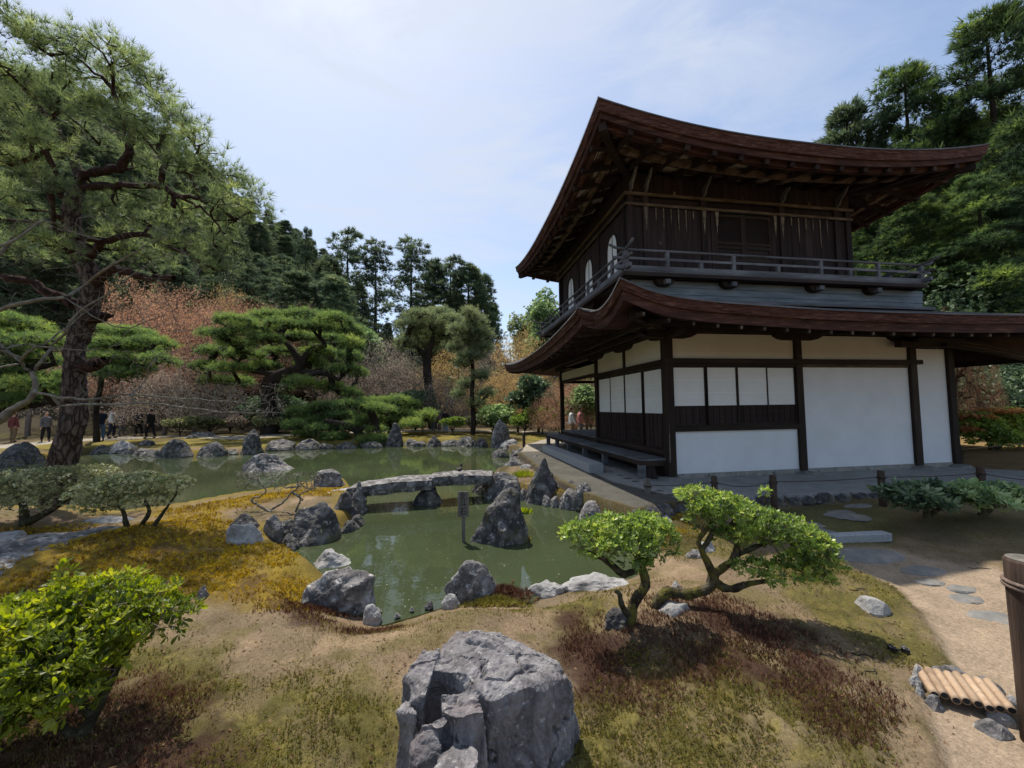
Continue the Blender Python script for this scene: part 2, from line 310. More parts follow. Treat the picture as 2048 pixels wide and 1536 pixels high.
MT['ink'] = noise_mat('black_ink', [(0.3, (0.02, 0.02, 0.022)), (0.7, (0.03, 0.03, 0.03))], 20, rough=0.8, bump=0, spec=0.2)
MT['bronze'] = noise_mat('dark_bronze', [(0.3, (0.02, 0.025, 0.025)), (0.7, (0.06, 0.07, 0.07))], 20, rough=0.5, bump=0.1, spec=0.4)

def bark_mat(name, cols, sc_=7.0, zst=0.42):
    m, t, p = newmat(name); N_ = t.nodes.new; L_ = t.links.new
    c = N_('ShaderNodeTexCoord'); mp_ = N_('ShaderNodeMapping'); mp_.inputs['Scale'].default_value = (1, 1, zst); L_(c.outputs['Object'], mp_.inputs['Vector'])
    n_ = N_('ShaderNodeTexNoise'); n_.inputs['Scale'].default_value = 4; n_.inputs['Detail'].default_value = 5; L_(mp_.outputs['Vector'], n_.inputs['Vector'])
    va = N_('ShaderNodeVectorMath'); va.operation = 'MULTIPLY_ADD'; va.inputs[1].default_value = (.22, .22, .22); L_(n_.outputs['Color'], va.inputs[0]); L_(mp_.outputs['Vector'], va.inputs[2])
    vo = N_('ShaderNodeTexVoronoi'); vo.feature = 'DISTANCE_TO_EDGE'; vo.inputs['Scale'].default_value = sc_; L_(va.outputs['Vector'], vo.inputs['Vector'])
    r_ = ramp_node(t, [(0.0, cols[0]), (0.06, cols[1]), (0.30, cols[2])]); L_(vo.outputs['Distance'], r_.inputs['Fac'])
    n2_ = N_('ShaderNodeTexNoise'); n2_.inputs['Scale'].default_value = 14; n2_.inputs['Detail'].default_value = 8; L_(c.outputs['Object'], n2_.inputs['Vector'])
    mr = N_('ShaderNodeMapRange'); mr.inputs['From Min'].default_value = .3; mr.inputs['From Max'].default_value = .7; mr.inputs['To Min'].default_value = .6; mr.inputs['To Max'].default_value = 1.45; L_(n2_.outputs['Fac'], mr.inputs['Value'])
    hs = N_('ShaderNodeHueSaturation'); L_(mr.outputs['Result'], hs.inputs['Value']); L_(r_.outputs['Color'], hs.inputs['Color']); L_(hs.outputs['Color'], p.inputs['Base Color'])
    mn = N_('ShaderNodeMath'); mn.operation = 'MINIMUM'; mn.inputs[1].default_value = .16; L_(vo.outputs['Distance'], mn.inputs[0])
    b_ = N_('ShaderNodeBump'); b_.inputs['Strength'].default_value = 1.0; b_.inputs['Distance'].default_value = .12; L_(mn.outputs[0], b_.inputs['Height']); L_(b_.outputs['Normal'], p.inputs['Normal'])
    p.inputs['Roughness'].default_value = .95; p.inputs['Specular IOR Level'].default_value = .1
    return m
MT['mossy_bark'] = noise_mat('bark_half_covered_in_moss', [(0.3, (0.018, 0.013, 0.010)), (0.5, (0.055, 0.042, 0.028)), (0.75, (0.16, 0.135, 0.095))], 22, stretch=(1, 1, .5), rough=0.95, bump=1.0, bscale=45, dist=0.02, spec=0.1, extra=[((0.13, 0.115, 0.028), 7, 0.46, 0.56, 0.9), ((0.22, 0.19, 0.05), 30, 0.56, 0.66, 0.6)])
MT['pine_bark'] = bark_mat('plated_pine_bark', [(0.022, 0.016, 0.013), (0.065, 0.048, 0.040), (0.125, 0.098, 0.083)], 11.0, 0.30)
# ================================================================== PAVILION
PAV = empty('pavilion', (3.5, 3.8, -0.1), 'two-storey dark timber pavilion with white plaster walls and sweeping bark roofs beside the pond', 'pavilion')
def pav(o):
    o.matrix_parent_inverse = Matrix.Translation(-Vector(PAV.location)); return o
def P(name, *a, m='dark_wood', bevel=0, parent=None):
    o = bx(name, *a, MT[m], None, bevel); o.parent = parent or PAV
    if parent is None: pav(o)
    return o
def PB(mb, name, m, smooth=False, parent=None, label=None, kind=None):
    o = mb.build(name, MT[m], None, smooth); o.parent = parent or PAV
    if parent is None: pav(o)
    if label: o['label'] = label
    if kind: o['kind'] = kind
    return o
ZN0, ZN1, ZF, WT = 2.18, 2.35, 0.47, 2.88
PX = [(-0.12, 0.06), (2.943, 3.099), (5.933, 6.114), (7.0, 7.17)]
YE = 7.7
# posts on the front
for x0, x1 in PX: P('post', x0, x1, -0.07, 0.11, -0.03, 2.90 if x0 < 6.5 else 2.72, bevel=0.006)
# posts on the veranda side and the far corners
P('post', -0.10, 0.06, 3.80, 3.94, -0.03, 2.88, bevel=0.006)
P('post', -0.08, 0.06, YE-0.07, YE+0.07, -0.03, 2.88, bevel=0.006)
P('post', 2.95, 3.10, YE-0.07, YE+0.07, -0.03, 2.88); P('post', 7.0, 7.17, YE-0.07, YE+0.07, -0.03, 2.88)
# front plaster
PLB = (0.0, 0.06)
def panel(x0, x1, z0, z1, m): return P('plaster_panel', x0, x1, 0.0, 0.06, z0, z1, m=m)
panel(0.06, 2.943, 0.0, 0.855, 'plaster'); panel(3.099, 5.933, 0.0, ZN0, 'plaster'); panel(6.114, 7.0, 0.0, 2.62, 'plaster')
panel(0.06, 2.943, ZN1, WT, 'plaster_old'); panel(3.099, 5.933, ZN1, WT, 'plaster_old')
# foundation strip
P('foundation', 0.06, 7.0, -0.015, 0.10, -0.14, 0.0, m='stone_base')
# lintels
P('lintel', 0.061, 2.942, -0.055, 0.02, ZN0, ZN0+0.07, m='dark_wood_h'); P('lintel', 3.100, 5.932, -0.035, 0.02, ZN0, ZN0+0.07, m='pale_wood')
P('tie_beam', -0.15, 6.22, -0.115, -0.02, ZN0+0.072, ZN1, m='dark_wood_h')
P('window_sill', 0.061, 2.942, -0.07, 0.05, 0.855, 0.965, m='dark_wood_h', bevel=0.004)
# four sliding paper screens of the front window
def shoji(axis, a0, a1, z0, zmid, z1, off, name='sliding_screen', lat=3, seams=True, dep=0.03):
    """axis 'x': runs along x on plane y=off (front towards -y); axis 'y': along y on plane x=off (front towards -x)"""
    def B(mb, p0, p1, d0, d1, q0, q1):
        if axis == 'x': mb.box(p0, p1, off+d0, off+d1, q0, q1)
        else: mb.box(off+d0, off+d1, p0, p1, q0, q1)
    mb = MB(); w = 0.022
    B(mb, a0, a0+w, -dep, 0, z0, z1); B(mb, a1-w, a1, -dep, 0, z0, z1); B(mb, a0+w, a1-w, -dep, 0, z0, z0+0.04); B(mb, a0+w, a1-w, -dep, 0, z1-0.012, z1)
    B(mb, a0+w, a1-w, -dep, 0, zmid-0.02, zmid)
    s = PB(mb, name, 'dark_wood')
    pp = MB(); B(pp, a0+w, a1-w, -0.014, -0.004, zmid, z1-0.012); PB(pp, 'paper', 'paper', parent=s)
    if seams:
        for k in (1, 2):
            zz = zmid+(z1-zmid)*k/3; q = MB(); B(q, a0+w, a1-w, -0.0155, -0.0142, zz-0.006, zz+0.006); PB(q, 'paper_seam', 'paper_seam', parent=s)
    lb = MB(); B(lb, a0+w, a1-w, -0.008, 0.0, z0+0.04, zmid-0.02); PB(lb, 'wood_panel', 'old_board', parent=s)
    ll = MB()
    nv = 5
    for k in range(1, nv):
        aa = a0+(a1-a0)*k/nv; B(ll, aa-0.006, aa+0.006, -0.02, -0.0085, z0+0.04, zmid-0.02)
    for k in range(1, lat+1):
        zz = z0+(zmid-z0)*k/(lat+1); B(ll, a0+w, a1-w, -0.0225, -0.0205, zz-0.006, zz+0.006)
    PB(ll, 'lattice', 'dark_wood_h', parent=s)
    return s
e = [0.062, 0.80, 1.51, 2.24, 2.941]
for k in range(4): shoji('x', e[k]+(0.004 if k else 0), e[k+1]-0.004, 0.967, 1.376, ZN0-0.002, -0.005-(0.032 if k in (1, 2) else 0)+0.012, lat=2)
# inner dark room behind
P('inner_wall', 0.07, 6.95, 0.30, 0.34, 0.0, 2.85, m='old_board')
# side of the room facing the veranda
P('tie_beam', -0.105, -0.03, 0.111, 3.80, ZN0+0.072, ZN1, m='dark_wood_h'); P('lintel', -0.06, 0.02, 0.112, 3.798, ZN0, ZN0+0.07, m='dark_wood_h')
P('plaster_panel', -0.03, 0.03, 0.112, 1.93, ZN1, WT, m='plaster_old'); P('plaster_panel', -0.03, 0.03, 2.03, 3.80, ZN1, WT, m='plaster_old')
P('post', -0.07, 0.04, 1.932, 2.028, ZN1+0.002, WT)
P('threshold', -0.09, 0.05, 0.112, 3.798, ZF-0.10, ZF, m='dark_wood_h'); 
e = [0.113, 1.05, 1.97, 2.88, 3.797]
for k in range(4): shoji('y', e[k]+(0.004 if k else 0), e[k+1]-0.004, ZF+0.002, 1.221, ZN0-0.002, -0.005-(0.032 if k in (1, 2) else 0), lat=4)
P('inner_wall', 0.10, 0.13, 0.36, 3.75, 0.2, 2.85, m='old_board')
P('inner_wall', 0.14, 3.0, 3.84, 3.88, 0.1, 2.85, m='plaster_old'); P('inner_wall', 3.02, 3.06, 3.90, YE, 0.1, 2.85, m='plaster_old')
P('back_wall', 3.1, 7.0, YE-0.03, YE+0.03, 0.0, 2.85, m='plaster'); P('side_wall', 7.06, 7.12, 0.12, YE-0.08, 0.0, 2.7, m='plaster')
# open corner: raised floor, lintel with a plaster strip
for k in range(10): P('floor_board', -0.05, 3.0, 3.95+k*0.372, 3.95+k*0.372+0.366, ZF-0.05, ZF, m='grey_wood')
P('tie_beam', -0.05, 0.03, 3.942, YE-0.07, 2.30, 2.40, m='dark_wood_h'); P('plaster_panel', -0.02, 0.02, 3.942, YE-0.07, 2.402, 2.70, m='plaster_old')
P('tie_beam', 0.06, 2.95, YE-0.04, YE+0.04, 2.30, 2.40, m='dark_wood_h')
P('floor_beam', -0.06, 0.03, 3.942, YE-0.07, 0.28, ZF-0.055, m='dark_wood_h')
P('crawl_space_board', -0.02, 0.02, 0.12, 3.8, -0.10, ZF-0.105, m='old_board')
P('crawl_space_board', 0.1, 3.0, YE-0.03, YE, -0.10, ZF-0.06, m='old_board')
# plates over the walls
P('wall_plate', -0.62, 8.4, -0.12, 0.12, WT+0.02, WT+0.21, m='dark_wood_h'); P('wall_plate', -0.12, 0.12, 0.121, YE+0.6, WT+0.02, WT+0.21, m='dark_wood_h')
P('wall_plate', 0.121, 8.4, YE-0.1, YE+0.1, WT+0.02, WT+0.21, m='dark_wood_h')
# boat shaped bracket arms
def boat(c, half, axis, w=0.13, z1=WT+0.018, h=0.13):
    poly = [(c-half, z1), (c-half, z1-h*0.35), (c-half*0.82, z1-h*0.8), (c-half*0.6, z1-h), (c+half*0.6, z1-h), (c+half*0.82, z1-h*0.8), (c+half, z1-h*0.35), (c+half, z1)]
    return poly
for c, hf in ((-0.03, 0.62), (3.02, 0.58), (6.02, 0.62)): PB(MB().prism(boat(c, hf, 'x'), 'y', -0.10, 0.075), 'bracket_arm', 'dark_wood_h')
for c, hf in ((0.02, 0.60), (1.98, 0.5), (3.87, 0.55), (YE, 0.55)): PB(MB().prism(boat(c, hf, 'y', h=0.12), 'x', -0.12, 0.06), 'bracket_arm', 'dark_wood_h')
# veranda deck
for k in range(40):
    y0 = 0.02+k*0.19; P('deck_board', -0.68, -0.115, y0, y0+0.185, 0.283, 0.318+0.0015*(k % 3), m='grey_wood')
P('deck_edge_beam', -0.70, -0.64, 0.0, 7.66, 0.20, 0.281, m='dark_wood_h'); P('deck_edge_beam', -0.64, -0.12, 0.02, 0.09, 0.17, 0.281, m='dark_wood_h')
for y in (0.06, 1.95, 3.4, 4.9, 6.3, 7.56):
    P('deck_leg', -0.70, -0.57, y-0.05, y+0.06, -0.10, 0.20, m='grey_wood'); 
PB(MB().prism([(-0.53, -0.10), (-0.27, -0.10), (-0.33, 0.17), (-0.50, 0.17)], 'y', 0.12, 0.16), 'support_board', 'old_board')

# ---------------------------------------------------------------- roofs
def roof(name, eave, inner, wall, thick, under, mat_top, nseg=14, close=True, sof_rise=None, concave=0.35, soffit_mat='soffit', wallz=None, edge_z=None):
    """eave: list of (x,y,z) along the edge (top corner of the fascia); inner: matching points where the slope ends;
    wall: matching points under the eave at the wall plate. Builds the roof slope, the layered edge and the soffit."""
    E_ = np.array(eave, float); I_ = np.array(inner, float); W_ = np.array(wall, float); n = len(E_)
    T = np.linspace(0, 1, nseg)
    V = []
    for t in T:
        p = E_*(1-t)+I_*t
        lin = p[:, 2].copy(); zc = E_[:, 2]+(I_[:, 2]-E_[:, 2])*((1-concave)*t+concave*t*t)
        zc2 = np.where(True, zc, lin); p[:, 2] = zc2; V.append(p)
    V = np.array(V).reshape(-1, 3)
    def grid(nr, nc):
        i = np.arange(nr-1)[:, None]; j = np.arange(nc if close else nc-1)[None]
        a = i*nc+j; b = i*nc+(j+1) % nc
        return np.stack([a, b, b+nc, a+nc], -1).reshape(-1, 4)
    top = link(name, np_mesh(name, V, grid(nseg, n), MT[mat_top], smooth=True)); top.parent = PAV; pav(top)
    inward = W_-E_; inward[:, 2] = 0; inward /= np.linalg.norm(inward, axis=1, keepdims=True)
    def band(nm, o0, z0, o1, z1, m, steps=3, jag=0.0):
        V = []
        for k in range(steps+1):
            t = k/steps; p = E_+inward*(o0+(o1-o0)*t); p[:, 2] += z0+(z1-z0)*t
            V.append(p)
        V = np.array(V).reshape(-1, 3); b = link(nm, np_mesh(nm, V, grid(steps+1, n), MT[m], smooth=False)); b.parent = top; return b
    band('drip_board', -0.012, 0.014, -0.016, -0.014, 'grey_wood', 1)
    # many thin layers of bark, slightly ragged
    V = []; nl = 14
    for k in range(nl+1):
        t = k/nl; p = E_+inward*(0.05*t+(0.009 if k % 2 else 0.0)); p[:, 2] += -0.012+(-thick+0.012)*t
        p = p+inward*(0.010*vnoise(E_*5+k*3.1, 5))[:, None]; p[:, 2] += 0.004*vnoise(E_*7+k*1.7, 6); V.append(p)
    be = link('bark_edge', np_mesh('bark_edge', np.array(V).reshape(-1, 3), grid(nl+1, n), MT['bark_eave'])); be.parent = top
    band('edge_underside', 0.05, -thick, 0.10, -thick-0.004, 'bark_under', 1)
    band('eave_board', 0.10, -thick-0.004, 0.13, -thick-under, 'bark_under')
    # soffit
    V = []
    for t in np.linspace(0, 1, 5):
        a = E_+inward*0.13; a[:, 2] -= thick+under
        V.append(a*(1-t)+W_*t)
    V = np.array(V).reshape(-1, 3); s = link('soffit', np_mesh('soffit', V, grid(5, n), MT[soffit_mat])); s.parent = top
    return top, inward
# upper roof
UX0, UX1, UY0, UY1 = -0.50, 5.36, 0.617, 6.09
OX0, OX1, OY0, OY1 = -1.809, 7.045, -1.031, 7.737
def sq_eave(x0, x1, y0, y1, z, lift, n=24, k=2.6, bow=0.0):
    out = []
    cs = [(x0, y0), (x1, y0), (x1, y1), (x0, y1)]
    for i in range(4):
        a, b = cs[i], cs[(i+1) % 4]
        for j in range(n):
            t = j/n; s = abs(2*t-1)
            out.append((a[0]+(b[0]-a[0])*t, a[1]+(b[1]-a[1])*t, z+lift*s**k))
    return out
NE = 28
ue = sq_eave(OX0, OX1, OY0, OY1, 6.50, 0.425, NE, 2.4)
cx, cy = (OX0+OX1)/2, (OY0+OY1)/2
ui = [(cx+(p[0]-cx)*0.02, cy+(p[1]-cy)*0.02, 8.95) for p in ue]
def to_rect(p, x0, x1, y0, y1, X0, X1, Y0, Y1):
    return (x0+(p[0]-X0)/(X1-X0)*(x1-x0), y0+(p[1]-Y0)/(Y1-Y0)*(y1-y0))
uw = [(*to_rect(p, UX0-0.05, UX1+0.05, UY0-0.05, UY1+0.05, OX0, OX1, OY0, OY1), 6.62+0.12*abs(p[2]-6.5)/0.425) for p in ue]
UR, _ = roof('upper_roof', ue, ui, uw, 0.20, 0.10, 'shingle', concave=0.5)
# rafters of the upper roof: flying rafters, the rail they sit on, base rafters
def soffit_pt(E0, W0, t, thick, under):
    E0 = np.array(E0); W0 = np.array(W0); inn = W0-E0; inn[2] = 0; inn /= np.linalg.norm(inn)
    a = E0+inn*0.13; a[2] -= thick+under
    return a*(1-t)+W0*t
def sidept(side, s, eavef, wallf):
    return eavef(side, s), wallf(side, s)
def eU(side, s):
    cs = [(OX0, OY0), (OX1, OY0), (OX1, OY1), (OX0, OY1)]; a, b = cs[side], cs[(side+1) % 4]
    return (a[0]+(b[0]-a[0])*s, a[1]+(b[1]-a[1])*s, 6.50+0.425*abs(2*s-1)**2.4)
def wU(side, s):
    p = eU(side, s); return (*to_rect(p, UX0-0.05, UX1+0.05, UY0-0.05, UY1+0.05, OX0, OX1, OY0, OY1), 6.62+0.12*abs(p[2]-6.5)/0.425)
for side in range(4):
    nr = 15
    for k in range(1, nr):
        s = k/nr
        # perpendicular rafters, clipped by the hip
        e0 = np.array(eU(side, s)); w0 = np.array(wU(side, s))
        pe = soffit_pt(e0, w0, 0.02, .20, .10); pw = soffit_pt(e0, w0, 0.98, .20, .10)
        ax = 0 if side in (0, 2) else 1
        # keep it square to the eave
        q = pw.copy(); q[ax] = pe[ax]
        lim = (UX0, UX1) if ax == 0 else (UY0, UY1)
        over = max(lim[0]-pe[ax], pe[ax]-lim[1], 0)
        t1 = 1-over/1.65
        if t1 < 0.15: continue
        q = pe*(1-t1)+q*t1
        pe[2] -= 0.035; q[2] -= 0.035
        o = MB().beam(pe, q, 0.10, 0.13).build('rafter', MT['rafter']); o.parent = UR
# rail beams under the soffit and hip rafters
def ring(t, w, h, dz, m, nm, segs=NE):
    for side in range(4):
        mb = MB()
        lst = []
        for j in range(segs+1):
            s = j/segs; e0 = np.array(eU(side, s)); w0 = np.array(wU(side, s)); p = soffit_pt(e0, w0, t, .20, .10); p[2] += dz; lst.append(p)
        for a, b in zip(lst[:-1], lst[1:]): mb.beam(a, b, w, h)
        o = mb.build(nm, MT[m]); o.parent = UR
ring(0.12, 0.09, 0.10, -0.05, 'bark_under', 'eave_rail'); ring(0.50, 0.13, 0.13, -0.045, 'tan_beam', 'rafter_rail')
for cxy, iw in (((OX0, OY0), (UX0, UY0)), ((OX1, OY0), (UX1, UY0)), ((OX0, OY1), (UX0, UY1)), ((OX1, OY1), (UX1, UY1))):
    a = Vector((cxy[0]+(iw[0]-cxy[0])*0.10, cxy[1]+(iw[1]-cxy[1])*0.10, 6.52)); b = Vector((iw[0], iw[1], 6.62)); m_ = (a+b)/2-Vector((0, 0, 0.05))
    o = MB().beam(a, m_, 0.13, 0.17).beam(m_, b, 0.13, 0.17).build('hip_rafter', MT['rafter']); o.parent = UR
# soffit battens (fine boards lying across the rafters)
for side in range(4):
    for t in np.linspace(0.16, 0.94, 15):
        mb = MB(); prev = None
        for j in range(NE+1):
            s = j/NE; p = soffit_pt(eU(side, s), wU(side, s), t, .20, .10); p[2] -= 0.008
            if prev is not None: mb.beam(prev, p, 0.034, 0.016)
            prev = p
        o = mb.build('soffit_batten', MT['soffit_streak']); o.parent = UR
# phoenix on the roof top
mb = MB()
apx = Vector((cx, cy, 8.93))
mb.box(apx.x-0.2, apx.x+0.2, apx.y-0.2, apx.y+0.2, 8.8, 9.05)
ph = mb.build('roof_finial_base', MT['bronze']); ph.parent = UR
def skin_like(name, chains, m, parent=None, n=8, smooth=True):
    mb = MB()
    for pts, rr in chains: mb.tube(pts, rr, n)
    o = mb.build(name, MT[m], None, smooth); o.parent = parent; return o
bz = 9.05
skin_like('phoenix_finial', [
    ([apx+Vector((x, 0, z)) for x, z in ((0.03, .1), (0.03, .4))], [0.02, 0.02]),
    ([apx+Vector((x, 0, z)) for x, z in ((-.22, .50), (-.1, .45), (.05, .48), (.17, .56), (.2, .72), (.17, .86), (.2, .93), (.26, .91))], [.03, .09, .12, .09, .045, .04, .05, .01]),
    ([apx+Vector((x, y, z)) for x, y, z in ((.0, .05, .52), (-.1, .22, .7), (-.16, .30, .88))], [.05, .07, .02]),
    ([apx+Vector((x, y, z)) for x, y, z in ((.0, -.05, .52), (-.1, -.22, .7), (-.16, -.30, .88))], [.05, .07, .02]),
    ([apx+Vector((x, y, z)) for x, y, z in ((-.2, 0, .5), (-.38, 0, .62), (-.5, .02, .82), (-.54, .02, .92))], [.05, .06, .05, .02]),
    ([apx+Vector((x, y, z)) for x, y, z in ((-.2, .03, .5), (-.40, .08, .56), (-.56, .1, .7))], [.04, .05, .02])], 'bronze', UR)

# ---------------------------------------------------------------- upper storey walls
def uwall_boards(axis, a0, a1, off, z0, z1, w=0.2, skip=()):
    n = max(1, int(round((a1-a0)/w))); st = (a1-a0)/n
    for k in range(n):
        p0, p1 = a0+k*st+0.003, a0+(k+1)*st-0.003; d = 0.008*((k*7) % 3)/2
        if axis == 'x': P('wall_board', p0, p1, off-d, off+0.04, z0, z1, m='old_board')
        else: P('wall_board', off-d, off+0.04, p0, p1, z0, z1, m='old_board')
YB_ = UY0
P('inner_wall', UX0+0.06, UX1-0.06, UY0+0.08, UY0+0.12, 4.1, 6.6, m='black'); P('inner_wall', UX0+0.08, UX0+0.12, UY0+0.13, UY1-0.1, 4.1, 6.6, m='black')
upx = [UX0, -0.14, 1.30, 3.36, 4.90, UX1-0.14]
for i, x in enumerate(upx): P('post', x, x+0.14, UY0-0.03, UY0+0.11, 4.1, 6.14, m='old_board')
for i in (0, 1, 3, 4): uwall_boards('x', upx[i]+0.142, upx[i+1]-0.002, UY0+0.02, 4.12, 5.87, 0.21)
for i in range(5): P('wall_board', upx[i]+0.142, upx[i+1]-0.002, UY0+0.03, UY0+0.06, 5.99, 6.10, m='old_board')
P('tie_beam', UX0-0.03, UX1+0.03, UY0-0.06, UY0-0.032, 5.87, 5.93, m='pale_wood'); P('tie_beam', UX0-0.05, UX1+0.05, UY0-0.07, UY0-0.032, 6.10, 6.165, m='pale_wood')
P('frieze_board', UX0, UX1, UY0+0.0, UY0+0.06, 6.167, 6.66, m='old_board')
# small struts between the two pale beams and above, curved brackets at the posts
for x in (0.65, 2.4, 4.2): P('strut', x-0.03, x+0.03, UY0-0.02, UY0+0.02, 6.17, 6.27, m='pale_wood')
for x in upx[:5]:
    o = MB()
    z = 6.17
    pl = [(UY0-0.02, z), (UY0-0.12, z+0.05), (UY0-0.16, z+0.16), (UY0-0.26, z+0.24), (UY0-0.36, z+0.40), (UY0-0.28, z+0.40), (UY0-0.18, z+0.30), (UY0-0.05, z+0.22), (UY0+0.0, z+0.22)]
    PB(MB().prism(pl, 'x', x+0.05, x+0.09), 'curved_bracket', 'grey_wood')
# pale weathered battens over the board joints
rb = random.Random(3)
for i, (a, b) in enumerate(((-0.14, 1.30), (3.36, 4.90))):
    for k in range(1, 7):
        x = a+0.14+(b-a-0.14)*k/7; ln = rb.uniform(0.2, 0.7)
        PB(MB().prism([(x-0.016, 5.868), (x+0.014, 5.868), (x+0.009, 5.868-ln*0.6), (x+0.004, 5.868-ln), (x-0.008, 5.868-ln*0.8)], 'y', UY0-0.006, UY0+0.005), 'batten', 'bleached')
for x in (1.30, 3.36, -0.14, 1.62, 3.16):
    ln = 0.55; PB(MB().prism([(x+0.03, 5.868), (x+0.12, 5.868), (x+0.09, 5.868-ln*0.6), (x+0.07, 5.868-ln), (x+0.05, 5.868-ln*0.6)], 'y', UY0-0.0345, UY0-0.031), 'bleached_patch', 'bleached')
# central lattice doors
dx0, dx1 = 1.66, 3.14
P('door_frame', dx0-0.10, dx0, UY0+0.0, UY0+0.07, 4.12, 5.87, m='old_board'); P('door_frame', dx1, dx1+0.10, UY0, UY0+0.07, 4.12, 5.87, m='old_board')
P('wall_board', 1.442, 1.558, UY0+0.02, UY0+0.06, 4.12, 5.87, m='old_board'); P('wall_board', 3.242, 3.358, UY0+0.02, UY0+0.06, 4.12, 5.87, m='old_board')
for k in range(2):
    a = dx0+k*(dx1-dx0)/2; b = a+(dx1-dx0)/2
    mb = MB(); mb.box(a, a+0.06, UY0+0.01, UY0+0.05, 4.12, 5.86).box(b-0.06, b, UY0+0.01, UY0+0.05, 4.12, 5.86)
    for z in (4.14, 4.72, 5.02, 5.12, 5.78): mb.box(a+0.06, b-0.06, UY0+0.01, UY0+0.05, z, z+0.06)
    d = PB(mb, 'lattice_door', 'dark_wood_h')
    pb = MB().box(a+0.06, b-0.06, UY0+0.035, UY0+0.048, 4.20, 5.12); PB(pb, 'door_panel', 'old_board', parent=d)
    lt = MB()
    H0, H1 = 5.18, 5.78; A0, A1 = a+0.06, b-0.06; s_ = 0.055
    for q in np.arange(-(H1-H0), (A1-A0), s_):
        for sg in (1, -1):
            x0_, z0_ = A0+q, H0; x1_, z1_ = A0+q+(H1-H0), H1
            t0 = max(0, (A0-x0_)/(x1_-x0_)); t1 = min(1, (A1-x0_)/(x1_-x0_))
            if t1 <= t0: continue
            pa = (x0_+(x1_-x0_)*t0, z0_+(z1_-z0_)*t0); pb_ = (x0_+(x1_-x0_)*t1, z0_+(z1_-z0_)*t1)
            if sg < 0: pa = (A0+A1-pa[0], pa[1]); pb_ = (A0+A1-pb_[0], pb_[1])
            lt.beam((pa[0], UY0+0.03+0.006*sg, pa[1]), (pb_[0], UY0+0.03+0.006*sg, pb_[1]), 0.008, 0.012)
    PB(lt, 'diamond_lattice', 'dark_wood', parent=d)
# pond side of the upper storey with three bell shaped windows
WYC = [1.50, 3.13, 4.78]; bw = 0.34
def bell(c, hw, zb, zt):
    pts = []
    for t in np.linspace(0, 1, 9):
        zz = zb+(zt-zb)*0.62*t; pts.append((c-hw*(1.0-0.12*t), zz))
    for t in np.linspace(0.1, 1, 7):
        a = t*math.pi/2; pts.append((c-hw*0.88*math.cos(a)**0.8, zb+(zt-zb)*(0.62+0.38*math.sin(a)**0.9)))
    return pts+[(2*c-p[0], p[1]) for p in reversed(pts[:-1])]
ZB_, ZT_ = 4.50, 5.56
yy = [UY0+0.11]
for c in WYC:
    poly = bell(c, bw, ZB_, ZT_); h = len(poly)//2
    y0, y1 = c-0.815+(0.02), c+0.815-0.02
    y0 = max(y0, UY0+0.112)
    # wall around the opening: left / right strips follow the outline
    o = MB(); L_ = poly[:h+1]; R_ = poly[h:]
    o.prism([(y0, ZB_)]+[p for p in L_]+[(c, ZT_), (c, 5.87), (y0, 5.87)], 'x', UX0-0.0, UX0+0.04)
    o.prism([(c, 5.87), (c, ZT_)]+[p for p in R_]+[(y1, ZB_), (y1, 5.87)], 'x', UX0, UX0+0.04)
    o.box(UX0, UX0+0.04, y0, y1, 4.12, ZB_)
    PB(o, 'wall_board', 'old_board')
    fr = MB(); outer = bell(c, bw+0.05, ZB_, ZT_+0.06)
    n = len(poly); v = [(UX0-0.02, *p) for p in poly]+[(UX0-0.02, *p) for p in outer]+[(UX0+0.03, *p) for p in poly]+[(UX0+0.03, *p) for p in outer]
    f = []
    for i in range(n-1): f += [(i, i+1, n+i+1, n+i), (2*n+i, 3*n+i, 3*n+i+1, 2*n+i+1), (i, 2*n+i, 2*n+i+1, i+1), (n+i, n+i+1, 3*n+i+1, 3*n+i)]
    w = PB(MB().add(v, f), 'bell_window', 'dark_wood')
    PB(MB().prism(poly, 'x', UX0+0.012, UX0+0.02), 'paper', 'paper', parent=w)
    PB(MB().box(UX0+0.004, UX0+0.0115, c-0.012, c+0.012, ZB_, ZT_-0.01), 'muntin', 'dark_wood', parent=w)
for y in (UY0, 2.25, 3.9, UY1-0.14): P('post', UX0-0.035, UX0-0.002 if y == UY0 else UX0+0.11, y+(0.112 if y == UY0 else 0), y+(0.2 if y == UY0 else 0.12), 4.12, 6.10, m='old_board')
P('tie_beam', UX0-0.075, UX0-0.037, UY0-0.05, UY1+0.05, 5.88, 5.935, m='pale_wood'); P('tie_beam', UX0-0.085, UX0-0.037, UY0-0.06, UY1+0.05, 6.105, 6.17, m='pale_wood')
P('frieze_board', UX0-0.0, UX0+0.05, UY0+0.061, UY1, 5.94, 6.66, m='old_board')
P('back_wall', UX0+0.06, UX1, UY1-0.06, UY1, 4.1, 6.6, m='old_board'); P('side_wall', UX1-0.06, UX1, UY0+0.12, UY1-0.07, 4.1, 6.6, m='old_board')

